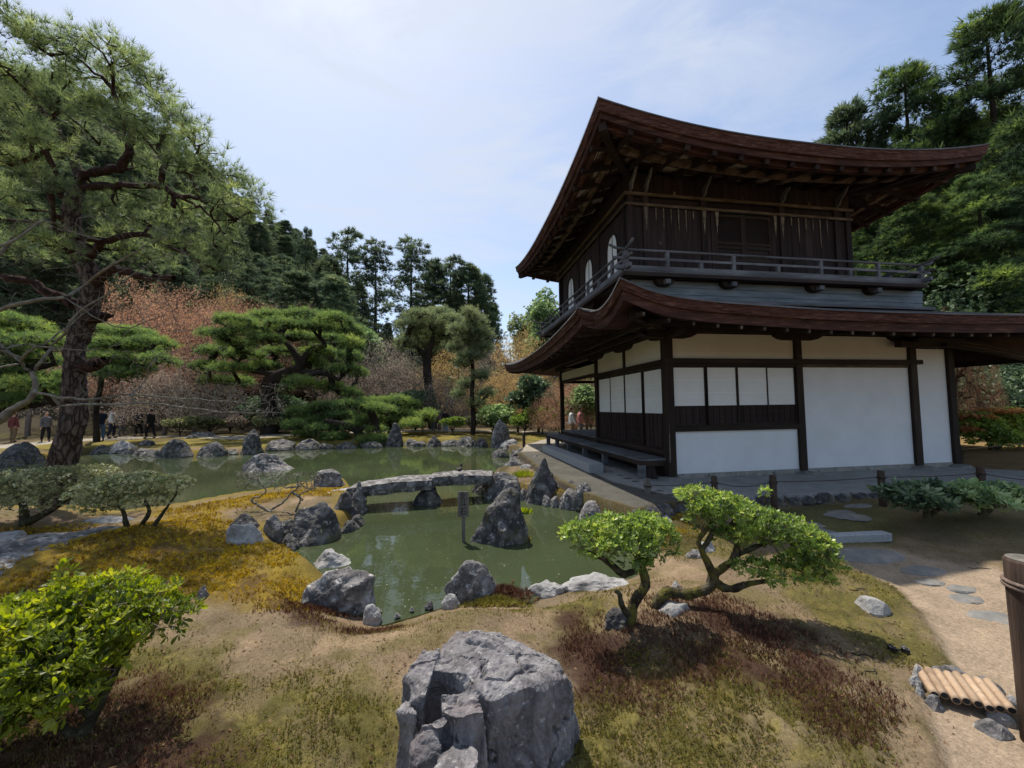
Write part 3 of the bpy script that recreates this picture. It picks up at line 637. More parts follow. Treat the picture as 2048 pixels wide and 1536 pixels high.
# ---------------------------------------------------------------- balcony
RX0, RX1, RY0, RY1 = -0.973, 6.209, -0.195, 6.90
P('balcony_floor', RX0-0.05, RX1+0.05, RY0-0.05, RY1+0.05, 4.06, 4.10, m='grey_wood')
for (x0, x1, y0, y1) in ((RX0-0.07, RX1+0.07, RY0-0.06, RY0+0.05), (RX0-0.07, RX1+0.07, RY1-0.05, RY1+0.06), (RX0-0.06, RX0+0.05, RY0+0.051, RY1-0.051), (RX1-0.05, RX1+0.06, RY0+0.051, RY1-0.051)):
    P('balcony_edge', x0, x1, y0, y1, 3.985, 4.057, m='dark_wood_h')
RAIL = empty('railing', (0, 0, 0)); RAIL.parent = PAV; pav(RAIL)
def R_(mb, name, m='grey_wood', smooth=False):
    o = mb.build(name, MT[m], None, smooth); o.parent = RAIL; return o
def railrun(axis, a0, a1, off):
    ex = 0.34
    def pt(a, z): return (a, off, z) if axis == 'x' else (off, a, z)
    R_(MB().tube([pt(a0-ex, 4.60), pt(a0-ex*0.6, 4.545), pt(a0, 4.52), pt((a0+a1)/2, 4.515), pt(a1, 4.52), pt(a1+ex*0.6, 4.545), pt(a1+ex, 4.60)], 0.028, 8), 'handrail', smooth=True)
    R_(MB().beam(pt(a0-ex*0.8, 4.345), pt(a1+ex*0.8, 4.345), 0.035, 0.05), 'middle_rail')
    R_(MB().beam(pt(a0-ex*0.6, 4.15), pt(a1+ex*0.6, 4.15), 0.07, 0.085), 'base_rail')
railrun('x', RX0, RX1, RY0); railrun('y', RY0, RY1, RX0); railrun('x', RX0, RX1, RY1); railrun('y', RY0, RY1, RX1)
tallx = [-0.07, 1.43, 3.55, 5.05]; shortx = [0.68, 2.49, 4.30]
tally = [0.45, 1.95, 4.1, 5.6]; shorty = [1.2, 3.0, 4.85]
for off in (RY0, RY1):
    for x in tallx: R_(MB().box(x-0.035, x+0.035, off-0.03, off+0.03, 4.193, 4.495), 'railing_post')
    for x in shortx: R_(MB().box(x-0.035, x+0.035, off-0.03, off+0.03, 4.193, 4.32), 'railing_post')
for off in (RX0, RX1):
    for y in tally: R_(MB().box(off-0.03, off+0.03, y-0.035, y+0.035, 4.193, 4.495), 'railing_post')
    for y in shorty: R_(MB().box(off-0.03, off+0.03, y-0.035, y+0.035, 4.193, 4.32), 'railing_post')
for x in (RX0, RX1):
    for y in (RY0, RY1): R_(MB().box(x-0.045, x+0.045, y-0.045, y+0.045, 4.10, 4.50), 'railing_post')
# boards under the balcony, with brackets
SY = 0.05
for k in range(3):
    z0 = 3.57+k*0.14; P('apron_board', -0.75, 6.55, SY-0.012*k, SY+0.03-0.012*k, z0+0.002, z0+0.138, m='blue_board')
P('apron_beam', -0.80, 6.05, SY-0.09, SY-0.03, 3.903, 3.99, m='dark_wood_h') if False else None
P('apron_base', -0.9, 6.6, SY-0.22, SY-0.015, 3.50, 3.565, m='grey_wood')
P('side_apron', -0.72, -0.68, SY+0.04, 6.6, 3.3, 4.0, m='old_board'); P('side_apron', 6.50, 6.55, SY+0.04, 6.6, 3.3, 4.0, m='old_board'); P('side_apron', -0.68, 6.5, 6.55, 6.6, 3.3, 4.0, m='old_board')
for x in tallx:
    b = PB(MB().prism([(x-0.20, 3.98), (x-0.20, 3.93), (x-0.14, 3.87), (x-0.06, 3.85), (x+0.06, 3.85), (x+0.14, 3.87), (x+0.20, 3.93), (x+0.20, 3.98)], 'y', RY0+0.08, SY-0.03), 'balcony_bracket', 'dark_wood')
    o = MB().box(x-0.055, x+0.055, RY0-0.02, RY0+0.078, 3.86, 3.95).build('bracket_block', MT['grey_wood']); o.parent = b
for y in tally:
    b = PB(MB().prism([(y-0.20, 3.98), (y-0.20, 3.93), (y-0.06, 3.85), (y+0.06, 3.85), (y+0.20, 3.93), (y+0.20, 3.98)], 'x', RX0+0.08, -0.725), 'balcony_bracket', 'dark_wood')

# ---------------------------------------------------------------- lower roof
def curve_pts(pts, n):
    """Catmull-Rom through points"""
    P_ = [np.array(p, float) for p in pts]; P_ = [2*P_[0]-P_[1]]+P_+[2*P_[-1]-P_[-2]]; out = []
    for i in range(1, len(P_)-2):
        for j in range(n):
            t = j/n; a, b, c, d = P_[i-1:i+3]
            out.append(0.5*((2*b)+(-a+c)*t+(2*a-5*b+4*c-d)*t*t+(-a+3*b-3*c+d)*t**3))
    out.append(P_[-2]); return out
LE = []
LX1 = 11.4; LY1 = 9.72
# front edge from the near tip to the right
fr_px = [(1240, 556), (1258, 563), (1297, 579), (1346, 592), (1420, 602), (1500, 608.6), (1680, 620.4), (1860, 626.5), (2048, 630)]
front = [onY(u, v, -2.0) for u, v in fr_px]+[np.array((LX1-1.0, -2.0, front_z)) for front_z in ()]
front.append(np.array((LX1, -2.0, front[-1][2]+0.12)))
f_c = curve_pts(front, 5)
right = [f_c[-1]]+[np.array((LX1, y, 2.95+0.3*abs((y-3.8)/5.8)**2.6)) for y in np.linspace(-1.4, 9.1, 12)]+[np.array((LX1, LY1, 3.28))]
back = [np.array((x, LY1, 2.93+0.35*abs((x-4.6)/6.7)**2.6)) for x in np.linspace(LX1-0.8, -1.4, 16)]
far_tip = np.array((-2.02, LY1, 3.26))
porch = [np.array((-2.06, y, 2.92+0.33*abs((y-4.4)/4.95)**2.3)) for y in np.linspace(LY1-0.5, -0.30, 26)]
tip2 = np.array((-2.11, -0.53, 3.235))
val = onX(1198, 619, -1.80)
val2 = np.array((-1.90, -0.62, 3.13))
west = curve_pts([val2+np.array((0.0, -0.02, 0.0)), np.array((-1.885, -1.05, 3.075)), np.array((-1.90, -1.5, 3.14)), front[0]], 5)
ring_pts = list(f_c)+right[1:]+back+[far_tip]+porch+[tip2, np.array((-2.0, -0.575, 3.165))]+west[:-1]
ring_pts = [np.asarray(p, float) for p in ring_pts]
AX0, AX1, AY0, AY1 = -0.74, 6.6, 0.0, 6.62
def inner_pt(p):
    x = min(max(p[0], AX0), AX1); y = min(max(p[1], AY0), AY1)
    # walk to the nearest side of the apron
    if p[0] < AX0 and p[1] > AY0+0.4 and p[1] < AY1: return (AX0, y, 3.5)
    return (x, y, 3.5)
# keep the hips clean: blend the inner points near the corners
def inner_map(p):
    x = AX0+(p[0]-(-2.0))/(LX1+2.0)*(AX1-AX0); y = AY0+(p[1]+2.0)/(LY1+2.0)*(AY1-AY0)
    d = [abs(p[0]+2.0), abs(p[0]-LX1), abs(p[1]+2.0), abs(p[1]-LY1)]; k = int(np.argmin(d))
    if k == 0: x = AX0
    if k == 1: x = AX1
    if k == 2: y = AY0
    if k == 3: y = AY1
    return (x, min(max(y, AY0), AY1), 3.52)
li = [inner_map(p) for p in ring_pts]
def wall_map(p):
    X0, X1, Y0, Y1 = -0.13, 7.2, -0.13, YE+0.1
    x = X0+(p[0]+2.0)/(LX1+2.0)*(X1-X0); y = Y0+(p[1]+2.0)/(LY1+2.0)*(Y1-Y0)
    d = [abs(p[0]+2.0), abs(p[0]-LX1), abs(p[1]+2.0), abs(p[1]-LY1)]; k = int(np.argmin(d))
    if k == 0: x = X0
    if k == 1: x = X1
    if k == 2: y = Y0
    if k == 3: y = Y1
    return (x, y, 3.07)
lw = [wall_map(p) for p in ring_pts]
LR, _ = roof('lower_roof', ring_pts, li, lw, 0.155, 0.15, 'shingle', concave=0.3)
# rafters of the lower roof
RPN = np.array(ring_pts)
def edge_at(axis, val_):
    """eave point on the front (axis 'f', x=val) or pond side (axis 's', y=val)"""
    if axis == 'f':
        c = np.array(f_c); z = np.interp(val_, c[:, 0], c[:, 2]); return np.array((val_, -2.0, z))
    c = np.array(list(reversed(porch))); z = np.interp(val_, c[:, 1], c[:, 2]); return np.array((-2.06, val_, z))
for x in np.arange(-1.5, 11.2, 0.42):
    e0 = edge_at('f', x); a = np.array((x, -1.84, e0[2]-0.155-0.15-0.035)); b = np.array((x, -0.12, 3.03))
    over = max(-0.13-x, 0)
    if over > 0: t1 = max(0.1, 1-over/1.9); b = a*(1-t1)+b*t1
    o = MB().beam(a, b, 0.06, 0.07).build('rafter', MT['rafter']); o.parent = LR
    o = MB().box(x-0.017, x+0.017, -1.862, -1.84, a[2]-0.025, a[2]+0.025).build('rafter_end', MT['pale_wood']); o.parent = LR
for y in np.arange(-0.35, 9.5, 0.42):
    e0 = edge_at('s', y); a = np.array((-1.90, y, e0[2]-0.34)); b = np.array((-0.12, y, 3.03))
    over = max(y-YE, 0)
    if over > 0: t1 = max(0.1, 1-over/1.9); b = a*(1-t1)+b*t1
    o = MB().beam(a, b, 0.06, 0.07).build('rafter', MT['rafter']); o.parent = LR
# stepped beam ends under the near corner
for (a, b, w, h, m) in (((-1.55, -1.6, 2.86), (-0.1, -0.1, 3.0), 0.13, 0.16, 'rafter'), ((-0.95, -0.02, 2.95), (0.3, -0.02, 2.95), 0.11, 0.12, 'dark_wood'),
                        ((-1.0, -0.85, 2.86), (-0.05, -0.1, 2.98), 0.08, 0.10, 'rafter')):
    o = MB().beam(a, b, w, h).build('corner_beam', MT[m]); o.parent = LR
o = MB().beam((-0.78, -0.72, 2.87), (-0.80, -0.76, 2.87), 0.12, 0.12).build('beam_end', MT['pale_wood']); o.parent = LR
P('purlin', -1.05, 10.8, -1.02, -0.92, 2.83, 2.92, m='dark_wood_h')
P('purlin', -1.10, -1.02, -0.9, 9.0, 2.80, 2.89, m='dark_wood_h')
P('purlin', -0.60, -0.52, -0.1, 8.6, 2.83, 2.92, m='dark_wood_h')
for i, y in enumerate(np.arange(0.5, 8.2, 0.62)):
    P('joist_end', -1.35, -0.14, y-0.04, y+0.04, 2.925, 2.985, m='rafter')
# side porch on the right: rake with two pale ribs, side struts
o = MB()
sp = curve_pts([(6.5, -0.35, 2.72), (7.6, -0.35, 2.60), (8.6, -0.35, 2.44), (9.6, -0.35, 2.36)], 6)
for a, b in zip(sp[:-1], sp[1:]): o.beam(a, b, 0.10, 0.20)
rk_ = PB(o, 'porch_verge_board', 'dark_wood_h')
for dz in (0.04, -0.03):
    o = MB()
    for a, b in zip(sp[2:-4], sp[3:-3]): o.beam(np.array(a)+(0, -0.056, dz), np.array(b)+(0, -0.056, dz), 0.012, 0.014)
    o = o.build('rib', MT['pale_wood']); o.parent = rk_
P('porch_beam', 5.4, 7.3, -0.30, -0.16, 2.62, 2.74, m='dark_wood_h'); P('porch_beam', 5.7, 7.0, -0.42, -0.31, 2.72, 2.80, m='dark_wood_h')
v = [(7.0, -0.30, 2.66), (9.7, -0.30, 2.40), (9.7, 6.0, 2.40), (7.0, 6.0, 2.66), (7.0, -0.30, 2.72), (9.7, -0.30, 2.46), (9.7, 6.0, 2.46), (7.0, 6.0, 2.72)]
PB(MB().add(v, [(3, 2, 1, 0), (4, 5, 6, 7), (0, 1, 5, 4), (1, 2, 6, 5), (2, 3, 7, 6), (3, 0, 4, 7)]), 'porch_roof', 'soffit')
for k in range(9): P('porch_joist', 7.2+k*0.28, 7.26+k*0.28, -0.25, 5.9, 2.55-k*0.028, 2.62-k*0.028, m='rafter')
# dark shield hanging from the corner post: weathered strip
PB(MB().prism([(-0.095, 0.25), (-0.075, 0.25), (-0.07, 0.55), (-0.08, 1.05), (-0.09, 0.8), (-0.098, 0.5)], 'y', -0.0715, -0.0705), 'bleached_patch', 'bleached')
# padstones under the posts
# ================================================================== GROUND
ZW = -0.45
def polyw(pp, z): return np.array([px(u, v, z)[:2] for u, v in pp])
pond_px = [(-260, 1010), (60, 1028), (150, 1036), (240, 1047), (320, 1036), (390, 1020), (470, 1003), (560, 990), (640, 972), (700, 968), (722, 1000), (725, 1040), (700, 1062), (650, 1078), (560, 1092),
           (575, 1104), (602, 1116), (640, 1135), (668, 1160), (690, 1195), (742, 1222), (775, 1238), (812, 1226), (872, 1208), (905, 1200), (945, 1196), (1000, 1192), (1055, 1196),
           (1075, 1184), (1110, 1174), (1180, 1168), (1260, 1150), (1312, 1110), (1322, 1075), (1282, 1052), (1215, 1042), (1150, 1022), (1085, 1010), (1030, 998), (985, 985), (968, 968), (985, 948), (1010, 936), (1030, 926), (1025, 912), (1010, 900), (996, 894),
           (960, 892), (900, 889), (840, 887), (780, 889), (720, 890), (640, 892), (560, 897), (500, 906), (430, 913), (330, 913), (250, 906), (190, 904), (120, 912), (60, 925), (-60, 935), (-260, 950)]
POND = polyw(pond_px, ZW)
terr_px = [(1052, 888), (1040, 905), (1062, 925), (1110, 955), (1165, 985), (1225, 1005), (1275, 1020), (1320, 1010), (1400, 1000), (1500, 995), (1620, 990), (1760, 985), (1900, 980), (2048, 976), (2300, 972), (2300, 940), (2048, 942), (1960, 936), (1915, 930), (1915, 900), (1200, 880), (1110, 872)]
TERR = polyw(terr_px, -0.10)
def sdist(x, y, poly):
    """signed distance, negative inside"""
    d = np.full(x.shape, 1e9); ins = np.zeros(x.shape, bool); n = len(poly)
    for i in range(n):
        a = poly[i]; b = poly[(i+1) % n]; e_ = b-a; wx = x-a[0]; wy = y-a[1]
        t = np.clip((wx*e_[0]+wy*e_[1])/(e_@e_), 0, 1); d = np.minimum(d, np.hypot(wx-e_[0]*t, wy-e_[1]*t))
        c = ((a[1] > y) != (b[1] > y)); dy = e_[1] if abs(e_[1]) > 1e-9 else 1e-9
        ins ^= c & (x < a[0]+(y-a[1])/dy*e_[0])
    return np.where(ins, -d, d)
def LDof(x, y):
    dx = x-CAMP[0]; dy = y-CAMP[1]; return _cy*dx-_sy*dy, _sy*dx+_cy*dy
MOUNDS = []            # (x, y, height, radius)
def mound(u, v, h, r, z=-0.25): p = px(u, v, z); MOUNDS.append((p[0], p[1], h, r))
mound(1400, 1250, 0.10, 0.9); mound(1330, 1250, 0.05, 0.35); mound(200, 1130, 0.12, 1.1); mound(280, 1080, 0.10, 0.7); mound(1500, 1480, 0.08, 0.5)
mound(560, 1000, 0.10, 1.0); mound(60, 1040, 0.12, 1.3); mound(1900, 1030, 0.16, 1.1); mound(860, 1330, 0.03, 0.6)
path_px = [(1655, 1085), (1700, 1125), (1790, 1165), (1855, 1225), (1900, 1290), (1915, 1345), (2000, 1385), (2060, 1400), (2300, 1500), (2300, 1150), (2048, 1150), (1960, 1128), (1880, 1120), (1790, 1092), (1775, 1078)]
path2_px = [(1770, 1300), (1840, 1420), (1880, 1536), (1890, 1650), (2300, 1650), (2300, 1460), (2020, 1440), (1900, 1400)]
PATH = polyw(path_px, -0.25); PATH2 = polyw([(1850, 1395), (1870, 1450), (1905, 1536), (1930, 1700), (2500, 1700), (2400, 1480), (2030, 1450), (1960, 1400)], -0.25)
SWALE = polyw([(1560, 1012), (1640, 1008), (1790, 1004), (1800, 1050), (1770, 1075), (1660, 1075), (1600, 1050)], -0.2)
def ground_h(x, y, fine=True):
    L, D = LDof(x, y)
    h = np.full(x.shape, -0.25)
    if fine: h = h+0.035*fbm2(x, y, 0.9, 3, 3)+0.012*fbm2(x, y, 4.0, 3, 5)
    for mx_, my_, mh, mr in MOUNDS: h = h+mh*np.exp(-((x-mx_)**2+(y-my_)**2)/(mr*mr))
    far = sstep(D, 18, 24); h = h*(1-far)+far*(-0.12+0.05*fbm2(x, y, 0.3, 3, 9))
    # right-hand garden behind the pavilion
    rg = sstep(L, 9.0, 12.0)*(1-far); h = h*(1-rg)+rg*(-0.02)
    s = sdist(x, y, POND); 
    h = np.where(s < 0, -0.47-0.55*sstep(-s, 0, 0.7), -0.47+(h+0.47)*sstep(s, 0, 0.22+0.62*(1-sstep(D, 3.9, 4.6))*(D > 0)))
    t = sdist(x, y, TERR); h = np.where(t < 0, -0.10, h+(-0.14-h)*(1-sstep(t, 0.0, 0.06))*(s > 0.1))
    sp_ = np.minimum(sdist(x, y, PATH), sdist(x, y, PATH2)); h = h-0.035*(1-sstep(sp_, -0.02, 0.08))
    # hills
    hill = 46*sstep(-L, 20, 74)*sstep(D, 20, 60)*(1-0.5*sstep(np.hypot(L, D), 100, 150))+6*sstep(D, 40, 90)+2.5*sstep(D, 28, 40)*sstep(-L, 4, 20)
    hill = hill+10*sstep(np.hypot(L, D), 90, 220)
    return h+hill
def gh(x, y): return float(ground_h(np.array([float(x)]), np.array([float(y)]))[0])
def gp(u, v, it=6):
    """point of the ground seen at photo pixel (u, v)"""
    z = -0.25
    for _ in range(it): p = px(u, v, z); z = gh(p[0], p[1])
    p = px(u, v, z); p[2] = z; return p

def region(x, y, pp, soft, s, z=-0.25, wob=0.12):
    d = sdist(x, y, polyw(pp, z)); d = d+wob*fbm2(x, y, 3.0, 4, s); return 1-sstep(d, -soft, soft)
moss_y = [(-500, 1100), (100, 1060), (260, 1060), (420, 1030), (470, 1055), (490, 1090), (560, 1100), (640, 1140), (600, 1200), (520, 1215), (400, 1200), (330, 1190), (200, 1200), (-100, 1210), (-500, 1300)]
moss_pen = [(300, 1030), (470, 1003), (640, 965), (690, 960), (700, 990), (560, 1010), (420, 1032), (330, 1046)]
moss_low = [(-600, 1330), (120, 1290), (280, 1270), (420, 1330), (560, 1360), (760, 1350), (800, 1420), (800, 1900), (-900, 1900)]
moss_rock = [(830, 1490), (780, 1400), (790, 1700), (1400, 1700), (1250, 1420), (1150, 1400)]
moss_r = [(1560, 1110), (1680, 1100), (1790, 1170), (1850, 1235), (1895, 1300), (1880, 1350), (1760, 1330), (1620, 1240), (1560, 1180)]
moss_r2 = [(1250, 1340), (1480, 1330), (1600, 1380), (1750, 1500), (1830, 1600), (1100, 1700), (1150, 1440)]
moss_edge = [(1000, 1200), (1060, 1190), (1180, 1200), (1250, 1215), (1180, 1270), (1080, 1240)]
moss_mid = [(1330, 1030), (1420, 1040), (1520, 1070), (1500, 1120), (1350, 1110), (1290, 1075)]
brown = [(1130, 1240), (1230, 1270), (1330, 1235), (1420, 1215), (1560, 1260), (1650, 1330), (1700, 1400), (1740, 1500), (1700, 1520), (1640, 1460), (1560, 1410), (1450, 1400), (1330, 1420), (1190, 1400), (1130, 1330)]  # haircap moss; stretched to the lower right to paint in the azaleas' shadow
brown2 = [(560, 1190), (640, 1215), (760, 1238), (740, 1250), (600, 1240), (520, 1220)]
brown3_shade = [(-200, 1400), (250, 1370), (420, 1380), (420, 1700), (-300, 1700)]  # shadow beneath the left azalea, painted as dark moss
def ground_col(x, y):
    L, D = LDof(x, y); r = np.hypot(L, D); n = x.size
    soil = np.array((0.195, 0.137, 0.085)); soil2 = np.array((0.135, 0.102, 0.062)); 
    a = (0.5+0.5*np.clip(fbm2(x, y, 1.6, 4, 21)*1.4, -1, 1))[:, None]; c = soil*a+soil2*(1-a)
    def mixin(w, colr, k=1.0):
        nonlocal c
        w = np.clip(w*k, 0, 1)[:, None]; c = c*(1-w)+np.array(colr)*w
    n1_ = fbm2(x, y, 5, 4, 31); n2_ = fbm2(x, y, 13, 3, 33)
    mixin(sstep(n1_, -0.1, 0.5), (0.115, 0.093, 0.04), 0.8); mixin(sstep(fbm2(x, y, 2.3, 5, 35), 0.25, 0.6), (0.26, 0.185, 0.115), 0.6)           # thin moss film
    olive = np.array((0.088, 0.076, 0.024)); yel = np.array((0.20, 0.135, 0.02)); 
    m = {}
    m['y'] = np.maximum(region(x, y, moss_y, 0.15, 41), region(x, y, moss_pen, 0.1, 42))
    m['o'] = np.maximum.reduce([region(x, y, p_, 0.15, 43+i) for i, p_ in enumerate((moss_low, moss_rock, moss_r, moss_r2, moss_edge, moss_mid))])
    m['b'] = np.maximum.reduce([region(x, y, p_, 0.12, 53+i, wob=0.2) for i, p_ in enumerate((brown, brown2, brown3_shade))])
    mixin(m['o']*(0.55+0.45*sstep(n1_, -0.5, 0.3)), olive); mixin(m['o']*sstep(n2_, 0.1, 0.6), (0.145, 0.118, 0.035), 0.7)
    mixin(m['y']*(0.7+0.3*sstep(n1_, -0.6, 0.2)), yel); mixin(m['y']*sstep(n2_, -0.2, 0.5), (0.10, 0.065, 0.018), 0.8); mixin(m['y']*sstep(fbm2(x, y, 2.2, 4, 37), 0.1, 0.5), (0.085, 0.05, 0.02), 0.7)
    mixin(m['b']*sstep(n1_, -0.9, 0.0), (0.045, 0.024, 0.017), 0.95)  # haircap moss, mixed stronger to put the azaleas' shade into the colour
    sp_ = sdist(x, y, PATH)+0.04*fbm2(x, y, 6, 3, 61); sp2 = sdist(x, y, PATH2)+0.04*fbm2(x, y, 6, 3, 62)
    sand = np.array((0.275, 0.208, 0.142)); w = 1-sstep(np.minimum(sp_, sp2), -0.03, 0.05); mixin(w, sand); m['p'] = w
    # shaded right garden: olive film
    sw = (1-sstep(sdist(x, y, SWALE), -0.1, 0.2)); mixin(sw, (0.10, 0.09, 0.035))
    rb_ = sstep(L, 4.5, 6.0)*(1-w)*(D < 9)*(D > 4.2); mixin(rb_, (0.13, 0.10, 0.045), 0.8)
    # far shore moss lawn, forest floor
    s = sdist(x, y, POND)
    fm = sstep(D, 17, 19)*(1-sstep(s, 6.5, 8.0)); mixin(fm, (0.175, 0.14, 0.03)); mixin(fm*sstep(fbm2(x, y, 0.8, 4, 71), -0.1, 0.4), (0.10, 0.075, 0.03), 0.85)
    pw = sstep(D, 17, 19)*(1-sstep(np.abs(s-5.6+0.6*np.sin(x*0.25)), 0.8, 1.1)); mixin(pw, (0.33, 0.29, 0.235))
    ff = sstep(D, 18, 22)*sstep(s, 8.0, 9.5); mixin(ff, (0.05, 0.04, 0.022)); mixin(ff*sstep(fbm2(x, y, 0.25, 4, 73), 0, .5), (0.12, 0.105, 0.03), 0.6)
    gl = sstep(L, 9.3, 9.8)*(D < 16)*(D > 7.6); mixin(gl, (0.21, 0.14, 0.06)); 
    # pond floor
    mixin((s < -0.03)*1.0, (0.07, 0.07, 0.035)); mixin(1-sstep(s+0.05*n1_, 0.02, 0.14), (0.05, 0.043, 0.022), 0.9); mixin((1-sstep(s+0.08*n1_, 0.35, 0.6))*(L > -0.4)*(D > 4.6)*(D < 17), (0.06, 0.05, 0.02), 0.9); mixin((1-sstep(s+0.1*n1_, 0.3, 0.7))*(L < -0.5)*(D > 4.2)*(D < 17), (0.16, 0.115, 0.022), 0.9)
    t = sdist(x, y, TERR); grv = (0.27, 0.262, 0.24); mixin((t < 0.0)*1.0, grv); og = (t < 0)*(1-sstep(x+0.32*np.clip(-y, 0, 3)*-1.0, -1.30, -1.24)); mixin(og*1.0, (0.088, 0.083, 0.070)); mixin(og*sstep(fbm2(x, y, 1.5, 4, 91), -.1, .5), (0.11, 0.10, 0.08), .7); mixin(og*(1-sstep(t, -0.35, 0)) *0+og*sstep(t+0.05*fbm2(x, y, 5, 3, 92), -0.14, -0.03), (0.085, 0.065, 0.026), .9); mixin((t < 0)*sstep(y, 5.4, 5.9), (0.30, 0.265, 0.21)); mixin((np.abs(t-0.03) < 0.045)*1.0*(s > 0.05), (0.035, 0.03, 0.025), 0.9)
    m['t'] = (t < 0)*1.0; m['s'] = s
    return np.clip(c, 0, 1), m
# polar sheet round the viewpoint, fine in front and near
_r = [0.25]
while _r[-1] < 420: _r.append(_r[-1]*(1.0135 if _r[-1] < 30 else 1.03)+0.004)
_r = np.array(_r)
_fa = np.radians(np.linspace(-62, 62, 430)); _ba = np.radians(np.linspace(62, 298, 60)[1:-1]); _a = np.concatenate([_fa, _ba])
RR, AA = np.meshgrid(_r, _a, indexing='ij'); GL = RR*np.sin(AA); GD = RR*np.cos(AA)
GX, GY = ld(GL.ravel(), GD.ravel()); GZ = ground_h(GX, GY)
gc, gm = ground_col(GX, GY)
# crumbly relief of moss and soil near the camera
rr = RR.ravel(); near = (rr < 14)&(gm['t'] < 0.5)
rel = 0.010*fbm2(GX, GY, 11, 3, 81)+0.005*fbm2(GX, GY, 34, 2, 83)
GZ = GZ+near*rel*(0.5+1.5*np.clip(gm['o']+gm['y'], 0, 1))*(1-gm['p']*0.7)*(gm['s'] > 0.05)
nr_, na_ = RR.shape; i_ = np.arange(nr_-1)[:, None]; j_ = np.arange(na_)[None]; a_ = i_*na_+j_; b_ = i_*na_+(j_+1) % na_
GF = np.stack([a_, b_, b_+na_, a_+na_], -1).reshape(-1, 4)[:, ::-1]
mg, tg, pg = newmat('garden_ground'); N_ = tg.nodes.new; L_ = tg.links.new
ga = N_('ShaderNodeVertexColor'); ga.layer_name = 'Col'; tcg = N_('ShaderNodeTexCoord')
def gnoise(sc_, lo, hi, det=8):
    n_ = N_('ShaderNodeTexNoise'); n_.inputs['Scale'].default_value = sc_; n_.inputs['Detail'].default_value = det; n_.inputs['Roughness'].default_value = 0.65
    L_(tcg.outputs['Object'], n_.inputs['Vector']); r_ = N_('ShaderNodeMapRange'); r_.inputs['From Min'].default_value = 0.25; r_.inputs['From Max'].default_value = 0.75
    r_.inputs['To Min'].default_value = lo; r_.inputs['To Max'].default_value = hi; L_(n_.outputs['Fac'], r_.inputs['Value']); return r_.outputs['Result'], n_.outputs['Fac']
v1, f1 = gnoise(3.0, 0.72, 1.28); v2, f2 = gnoise(38.0, 0.62, 1.38)
v3, f3 = gnoise(140.0, 0.60, 1.40, 4); m3_ = N_('ShaderNodeMath'); m3_.operation = 'MULTIPLY'; L_(v2, m3_.inputs[0]); L_(v3, m3_.inputs[1])
mm_ = N_('ShaderNodeMath'); mm_.operation = 'MULTIPLY'; L_(v1, mm_.inputs[0]); L_(m3_.outputs[0], mm_.inputs[1])
hs_ = N_('ShaderNodeHueSaturation'); L_(mm_.outputs[0], hs_.inputs['Value']); L_(ga.outputs['Color'], hs_.inputs['Color']); L_(hs_.outputs['Color'], pg.inputs['Base Color'])
pg.inputs['Roughness'].default_value = 0.95; pg.inputs['Specular IOR Level'].default_value = 0.1
bp = N_('ShaderNodeBump'); bp.inputs['Strength'].default_value = 0.8; bp.inputs['Distance'].default_value = 0.012; L_(f2, bp.inputs['Height']); L_(bp.outputs['Normal'], pg.inputs['Normal'])
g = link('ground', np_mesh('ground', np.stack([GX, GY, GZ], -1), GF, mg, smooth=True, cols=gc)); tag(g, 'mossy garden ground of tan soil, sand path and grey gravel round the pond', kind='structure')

# water
mw, tw, pw_ = newmat('pond_water'); N_ = tw.nodes.new; L_ = tw.links.new
tcw = N_('ShaderNodeTexCoord')
nw = N_('ShaderNodeTexNoise'); nw.inputs['Scale'].default_value = 0.35; nw.inputs['Detail'].default_value = 4; L_(tcw.outputs['Object'], nw.inputs['Vector'])
rw = ramp_node(tw, [(0.35, (0.036, 0.046, 0.022)), (0.65, (0.058, 0.074, 0.035))]); L_(nw.outputs['Fac'], rw.inputs['Fac'])
# specks of pollen and dust floating
ns = N_('ShaderNodeTexNoise'); ns.inputs['Scale'].default_value = 9; ns.inputs['Detail'].default_value = 4; L_(tcw.outputs['Object'], ns.inputs['Vector'])
rs_ = N_('ShaderNodeMapRange'); rs_.inputs['From Min'].default_value = 0.60; rs_.inputs['From Max'].default_value = 0.75; rs_.inputs['To Max'].default_value = 0.25; L_(ns.outputs['Fac'], rs_.inputs['Value'])
mxw = N_('ShaderNodeMix'); mxw.data_type = 'RGBA'; mxw.inputs['B'].default_value = (0.11, 0.115, 0.05, 1); L_(rs_.outputs['Result'], mxw.inputs['Factor']); L_(rw.outputs['Color'], mxw.inputs['A'])
L_(mxw.outputs['Result'], pw_.inputs['Base Color'])
pw_.inputs['Roughness'].default_value = 0.015; pw_.inputs['IOR'].default_value = 1.333; pw_.inputs['Specular IOR Level'].default_value = 0.5
nb_ = N_('ShaderNodeTexNoise'); nb_.inputs['Scale'].default_value = 5; nb_.inputs['Detail'].default_value = 3; mpw = N_('ShaderNodeMapping'); mpw.inputs['Scale'].default_value = (1, 1.0, 1)
L_(tcw.outputs['Object'], mpw.inputs['Vector']); L_(mpw.outputs['Vector'], nb_.inputs['Vector']); bw_ = N_('ShaderNodeBump'); bw_.inputs['Strength'].default_value = 0.07; bw_.inputs['Distance'].default_value = 0.02
L_(nb_.outputs['Fac'], bw_.inputs['Height']); L_(bw_.outputs['Normal'], pw_.inputs['Normal'])
